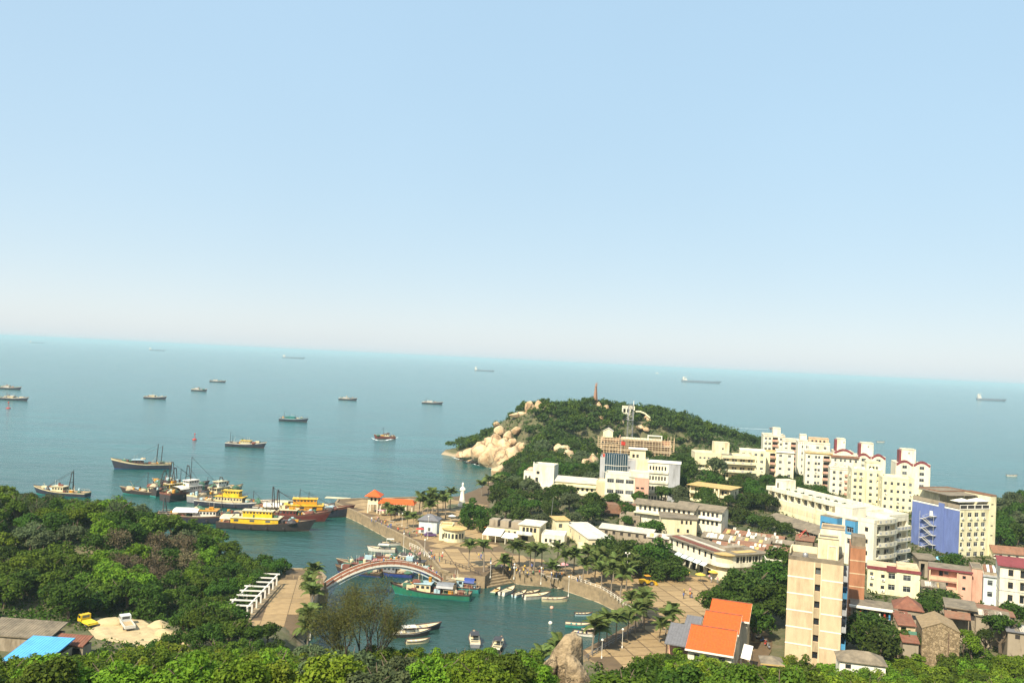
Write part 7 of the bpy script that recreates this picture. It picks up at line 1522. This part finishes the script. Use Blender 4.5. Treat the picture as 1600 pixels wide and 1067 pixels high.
# sandy yard ground, sheds, dry stack
M_sand=mat('yard_sand',(.46,.36,.20),.95,.25,.5,1,(.28,.21,.12),.6,.5,fine=2)
pts=[g2(*q,4) for q in ((128,975),(150,962),(182,958),(222,962),(262,985),(310,1000),(335,1012),(318,1030),(270,1022),(215,1012),(150,1000))]
ys=np.array(pts); cxy=ys.mean(0); mb=MB(); K=10; prev=None
rings=[]
for f in [i/K for i in range(K+1)]:
    rings.append([(cxy[0]+(x-cxy[0])*f,cxy[1]+(y-cxy[1])*f) for x,y in pts])
def zt(x,y): return TH(x,y)+.10+.12*math.sin(x*1.3)*math.cos(y*.9)
for r0,r1 in zip(rings,rings[1:]):
    for i in range(len(pts)):
        j=(i+1)%len(pts); q=[r0[i],r1[i],r1[j],r0[j]]
        if r0 is rings[0]: q=[r0[0],r1[i],r1[j]]
        mb.quad(*[(x,y,zt(x,y)) for x,y in ccw(q)])
o=mb.build('sandy_yard',M_sand,None,True); o['kind']='structure'
def pile(px,py,sx,sy,sz,label,m,i):
    g=G(px,py,4.2); o=link('rubble_pile',ROCK[i%6]); o.location=(g.x,g.y,TH(g.x,g.y)+.1); o.scale=(sx,sy,sz); setm(o,0,m); props(o,label,'rubble pile')
pile(168,974,3.2,2.2,1.3,'heap of pale sand between the two trucks',M_sand,1); pile(262,992,3.,2.2,1.2,'heap of broken tan rubble right of the white truck',M_sand,2); pile(248,978,2.4,1.8,1.0,'low tan rubble mound behind the white truck',M_sand,3); pile(285,1002,2.2,1.8,.8,'low sandy mound at the right end of the yard',M_sand,4); pile(296,992,1.4,1.2,.9,'grey rock by the yard edge',M_rock,5); pile(242,952,1.2,1,.8,'pale rock on the scar above the yard',M_rock,2); pile(225,935,1.0,.8,.6,'small reddish rock on the scar above the yard',M_rock,0)
B=Bld('blue_roofed_shed','yard shed with bright blue sheet roof at the left edge',4,1030,146,-2,base=4.2,cat='shed'); w=B.W(70); h=B.h; M_bluer=mat('roof_bright_blue',(.10,.38,.72),.5,.12,.6,1,(.06,.22,.45),.5)
shed(B,-.2,w+.2,0,9,h,h+1.2,M_bluer); B.block((0,.3,w,8.6),0,h-.25,M_old,{'f':[(1,.3,3,h-.8,'open',.6)]},roof=False)
B=Bld('brown_roofed_shed','wide weathered brown roofed shed behind the blue roofed one',-30,990,158,-4,base=4.2,cat='shed'); w=B.W(74); h=B.h
shed(B,-.3,w+.3,0,6,h,h+1.3,M_roofg); B.block((0,.3,w,5.6),0,h-.25,M_old,{},roof=False)
B=Bld('red_tiled_lean_to','small shed with red tiled roof between the blue roof and the yellow truck',78,1005,155,-5,base=4.2,cat='shed'); w=B.W(130); h=B.h
shed(B,0,w,0,3.2,h,h+.9,M_tile); B.block((.2,.3,w-.2,3),0,h-.25,M_old,{'f':[(.5,.2,w-1,h-.6,'open',.6)]},roof=False)
# ================================================================ people
import bmesh
def person_mesh(kind):
    V=[];E=[];Rr=[]
    def add(p,r,par=None):
        V.append(p); Rr.append(r)
        if par is not None: E.append((par,len(V)-1))
        return len(V)-1
    st={'stand':0,'walk':1,'sit':2}[kind]; hz=.92 if st<2 else .45
    pel=add((0,0,hz),(.16,.12)); che=add((0,.01,hz+.36),(.17,.11),pel); nk=add((0,0,hz+.54),(.055,.055),che); hd=add((0,.02,hz+.62),(.075,.085),nk); tp=add((0,.01,hz+.78),(.07,.08),hd)
    for s in (-1,1):
        sh=add((s*.19,0,hz+.47),(.06,.06),che); sw=s*(.22 if st==1 else .0)
        el=add((s*.25,sw*.6,hz+.2),(.045,.045),sh); ha=add((s*.26,sw+.1,hz-.04 if st<2 else hz+.08),(.035,.03),el); add((s*.26,sw+.14,hz-.14 if st<2 else hz+.04),(.03,.02),ha)
        hp=add((s*.09,0,hz-.06),(.09,.09),pel)
        if st==2: kn=add((s*.1,.42,hz),(.065,.065),hp); an=add((s*.1,.45,.07),(.045,.045),kn); add((s*.1,.58,.03),(.04,.03),an)
        else:
            w_=-s*(.25 if st==1 else .02); kn=add((s*.1,w_*.5+.04,.48),(.065,.065),hp); an=add((s*.1,w_,.08),(.04,.045),kn); add((s*.1,w_+.14,.03),(.038,.028),an)
    me=bpy.data.meshes.new('person'); me.from_pydata(V,E,[]); o=bpy.data.objects.new('tmp',me); COL.objects.link(o); md=o.modifiers.new('s','SKIN'); md.use_smooth_shade=True
    for i,r in enumerate(Rr): me.skin_vertices[0].data[i].radius=r
    me.skin_vertices[0].data[0].use_root=True; sb=o.modifiers.new('u','SUBSURF'); sb.levels=sb.render_levels=1
    dg=bpy.context.evaluated_depsgraph_get(); ev=o.evaluated_get(dg); out=bpy.data.meshes.new_from_object(ev); bpy.data.objects.remove(o)
    out.materials.clear(); [out.materials.append(None) for _ in range(4)]
    for p in out.polygons:
        c=p.center; z=c.z-hz; m=1
        if z>.52: m=0 if not (z>.70 or (c.y<-.02 and z>.6)) else 3
        elif abs(c.x)>.205 and z<.30: m=0
        elif z<.03: m=2
        if st==2 and c.y>.1 and c.z<hz+.08 and abs(c.x)<.2: m=2
        p.material_index=m; p.use_smooth=True
    return out
PM={k:person_mesh(k) for k in ('stand','walk','sit')}
M_skin=mat('skin',(.45,.27,.18),.6,.05); M_hair=mat('hair_black',(.015,.012,.01),.6,.05)
CL={n_:mat('cloth_'+n_,c_,.85,.15,6) for n_,c_ in (('white',(.7,.7,.68)),('red',(.5,.05,.04)),('blue',(.06,.12,.35)),('black',(.03,.03,.035)),('pink',(.6,.28,.3)),('yellow',(.6,.42,.06)),('grey',(.25,.25,.26)),('green',(.07,.22,.1)),('orange',(.55,.2,.04)))}
TR=['black','blue','grey','black']
rp=random.Random(17)
def person(px,py,where,pose,z=QZ,sh=None):
    g=G(px,py,z); s=sh or rp.choice(list(CL)); tr=rp.choice(TR); o=link('person',PM[pose]); o.location=(g.x,g.y,z+(.055 if z==QZ else .0)); o.rotation_euler=(0,0,rp.random()*6.28); k=rp.uniform(.96,1.06); o.scale=(k*1.05,k*1.05,k)
    for i,m_ in enumerate((M_skin,CL[s],CL[tr],M_hair)): setm(o,i,m_)
    verb={'stand':'standing','walk':'walking','sit':'sitting'}[pose]
    props(o,'person in %s top and %s trousers %s %s'%(s,tr,verb,where),'person','people on the waterfront')
def crowd(n,x0,x1,y0,y1,where,poses,slope=0):
    for i in range(n):
        x=rp.uniform(x0,x1); y=rp.uniform(y0,y1)+slope*(x-x0); person(x,y,where,rp.choice(poses))
crowd(14,578,612,808,814,'along the pier edge',['stand','stand','walk'],.42)
crowd(9,612,660,826,832,'on the promenade','stand walk'.split(),.30)
crowd(20,632,692,860,872,'in the queue by the bridge foot',['stand','stand','walk'],.14)
crowd(8,672,690,824,832,'near the parked purple car',['stand','walk'])
crowd(22,783,835,884,896,'in the shade of the quay palms',['stand','sit','walk'],.10)
crowd(10,840,915,893,900,'at the tables under the quay palms',['sit','stand'],.20)
crowd(5,1064,1082,925,936,'in the middle of the square',['stand','walk'])
crowd(4,990,1010,930,950,'at the left edge of the square',['stand','walk'])
crowd(4,1108,1122,902,912,'in front of the corner building',['stand','walk'])
crowd(5,745,800,868,890,'on the open square',['walk','stand'])
for k in range(14):
    sx=rp.uniform(.35,.97); q=a_br+(b_br-a_br)*sx; s_=rp.choice(list(CL)); o=link('person',PM[rp.choice(['stand','walk'])]); o.location=(q.x+rp.uniform(-.3,.3),q.y+rp.uniform(-.4,.6),zz(sx)+.02); o.rotation_euler=(0,0,rp.random()*6.28)
    for i,m_ in enumerate((M_skin,CL[s_],CL['black'],M_hair)): setm(o,i,m_)
    props(o,'person in %s top crossing the footbridge'%s_,'person','people on the waterfront')
# stalls, benches, umbrellas
def parasol(px,py,m,label,r=1.5):
    g=G(px,py,QZ); o=thing('parasol',label,'parasol',(g.x,g.y,QZ),0,'parasols on the waterfront'); MB().tube((0,0,0),(0,0,2.5),.04,6).build('pole',M_metal,o); mb=MB()
    for i in range(8): a,c=6.2832*i/8,6.2832*(i+1)/8; mb.quad((r*math.cos(a),r*math.sin(a),2.1),(r*math.cos(c),r*math.sin(c),2.1),(0,0,2.65))
    mb.build('canopy',m,o)
for a in ((656,836,CL['red'],'red parasol on the promenade'),(706,815,M_wht,'white parasol beside the big dark tree'),(596,806,CL['pink'],'pink parasol at the pier end'),(757,832,CL['orange'],'orange parasol left of the restaurant'),(868,893,M_wht,'white parasol under the quay palms'),(880,893,CL['pink'],'pink parasol under the quay palms'),(984,893,M_wht,'white parasol at the rear of the palm row'),(995,893,M_wht,'white parasol beside the one behind the palm row'),(1058,902,CL['yellow'],'yellow parasol in front of the corner building, left'),(1070,905,CL['yellow'],'yellow parasol in front of the corner building, middle'),(1094,909,CL['yellow'],'yellow parasol in front of the corner building, right'),(1114,905,CL['yellow'],'tall yellow parasol at the corner of the corner building')): parasol(*a)
def bench(px,py,rz,label):
    g=G(px,py,QZ); o=thing('stone_bench',label,'bench',(g.x,g.y,QZ+.05),rz,'stone benches on the waterfront'); MB().box(-.9,-.25,.38,.9,.25,.48).build('seat',M_conc,o); MB().box(-.7,-.2,0,-.5,.2,.38).build('leg',M_conc,o); MB().box(.5,-.2,0,.7,.2,.38).build('leg',M_conc,o)
for i,(px,py) in enumerate(((612,816),(622,820),(634,826),(646,831),(821,896),(848,899),(858,903),(868,906),(905,905),(918,909))): bench(px,py,i*.4,['stone bench on the pier, outermost','stone bench on the pier, second','stone bench on the promenade, third from the pier','stone bench on the promenade, near the palms','stone bench under the palms, left end','stone bench under the palms, second','stone bench under the palms, third','stone bench under the palms, fourth','stone bench near the curved wall, left','stone bench near the curved wall, right'][i])
# motor scooters by the orange roofs
def scooter(px,py,rz,m,label):
    g=G(px,py,4.2); o=thing('motor_scooter',label,'scooter',(g.x,g.y,max(TH(g.x,g.y),QZ)),rz,'parked scooters')
    for x in (-.6,.6): MB().tube((x,-.06,.27),(x,.06,.27),.27,12).build('wheel',HC['dark'],o)
    MB().box(-.75,-.17,.4,.1,.17,.75).box(.1,-.14,.3,.4,.14,.42).build('body',m,o); MB().box(-.7,-.15,.751,.0,.15,.85).build('seat',HC['dark'],o); MB().tube((.6,0,.3),(.42,0,1.05),.05,5).tube((.42,-.3,1.05),(.42,.3,1.05),.025,5).build('handlebar',M_metal,o); MB().box(.4,-.2,.4,.48,.2,.85).build('leg_shield',m,o)
for i in range(4): scooter(1186+i*5,990+i*5,.6+i*.3,[M_wht,CL['blue'],M_redp,CL['grey']][i],['white','blue','red','grey'][i]+' scooter parked between the orange roofs and the peach tower')
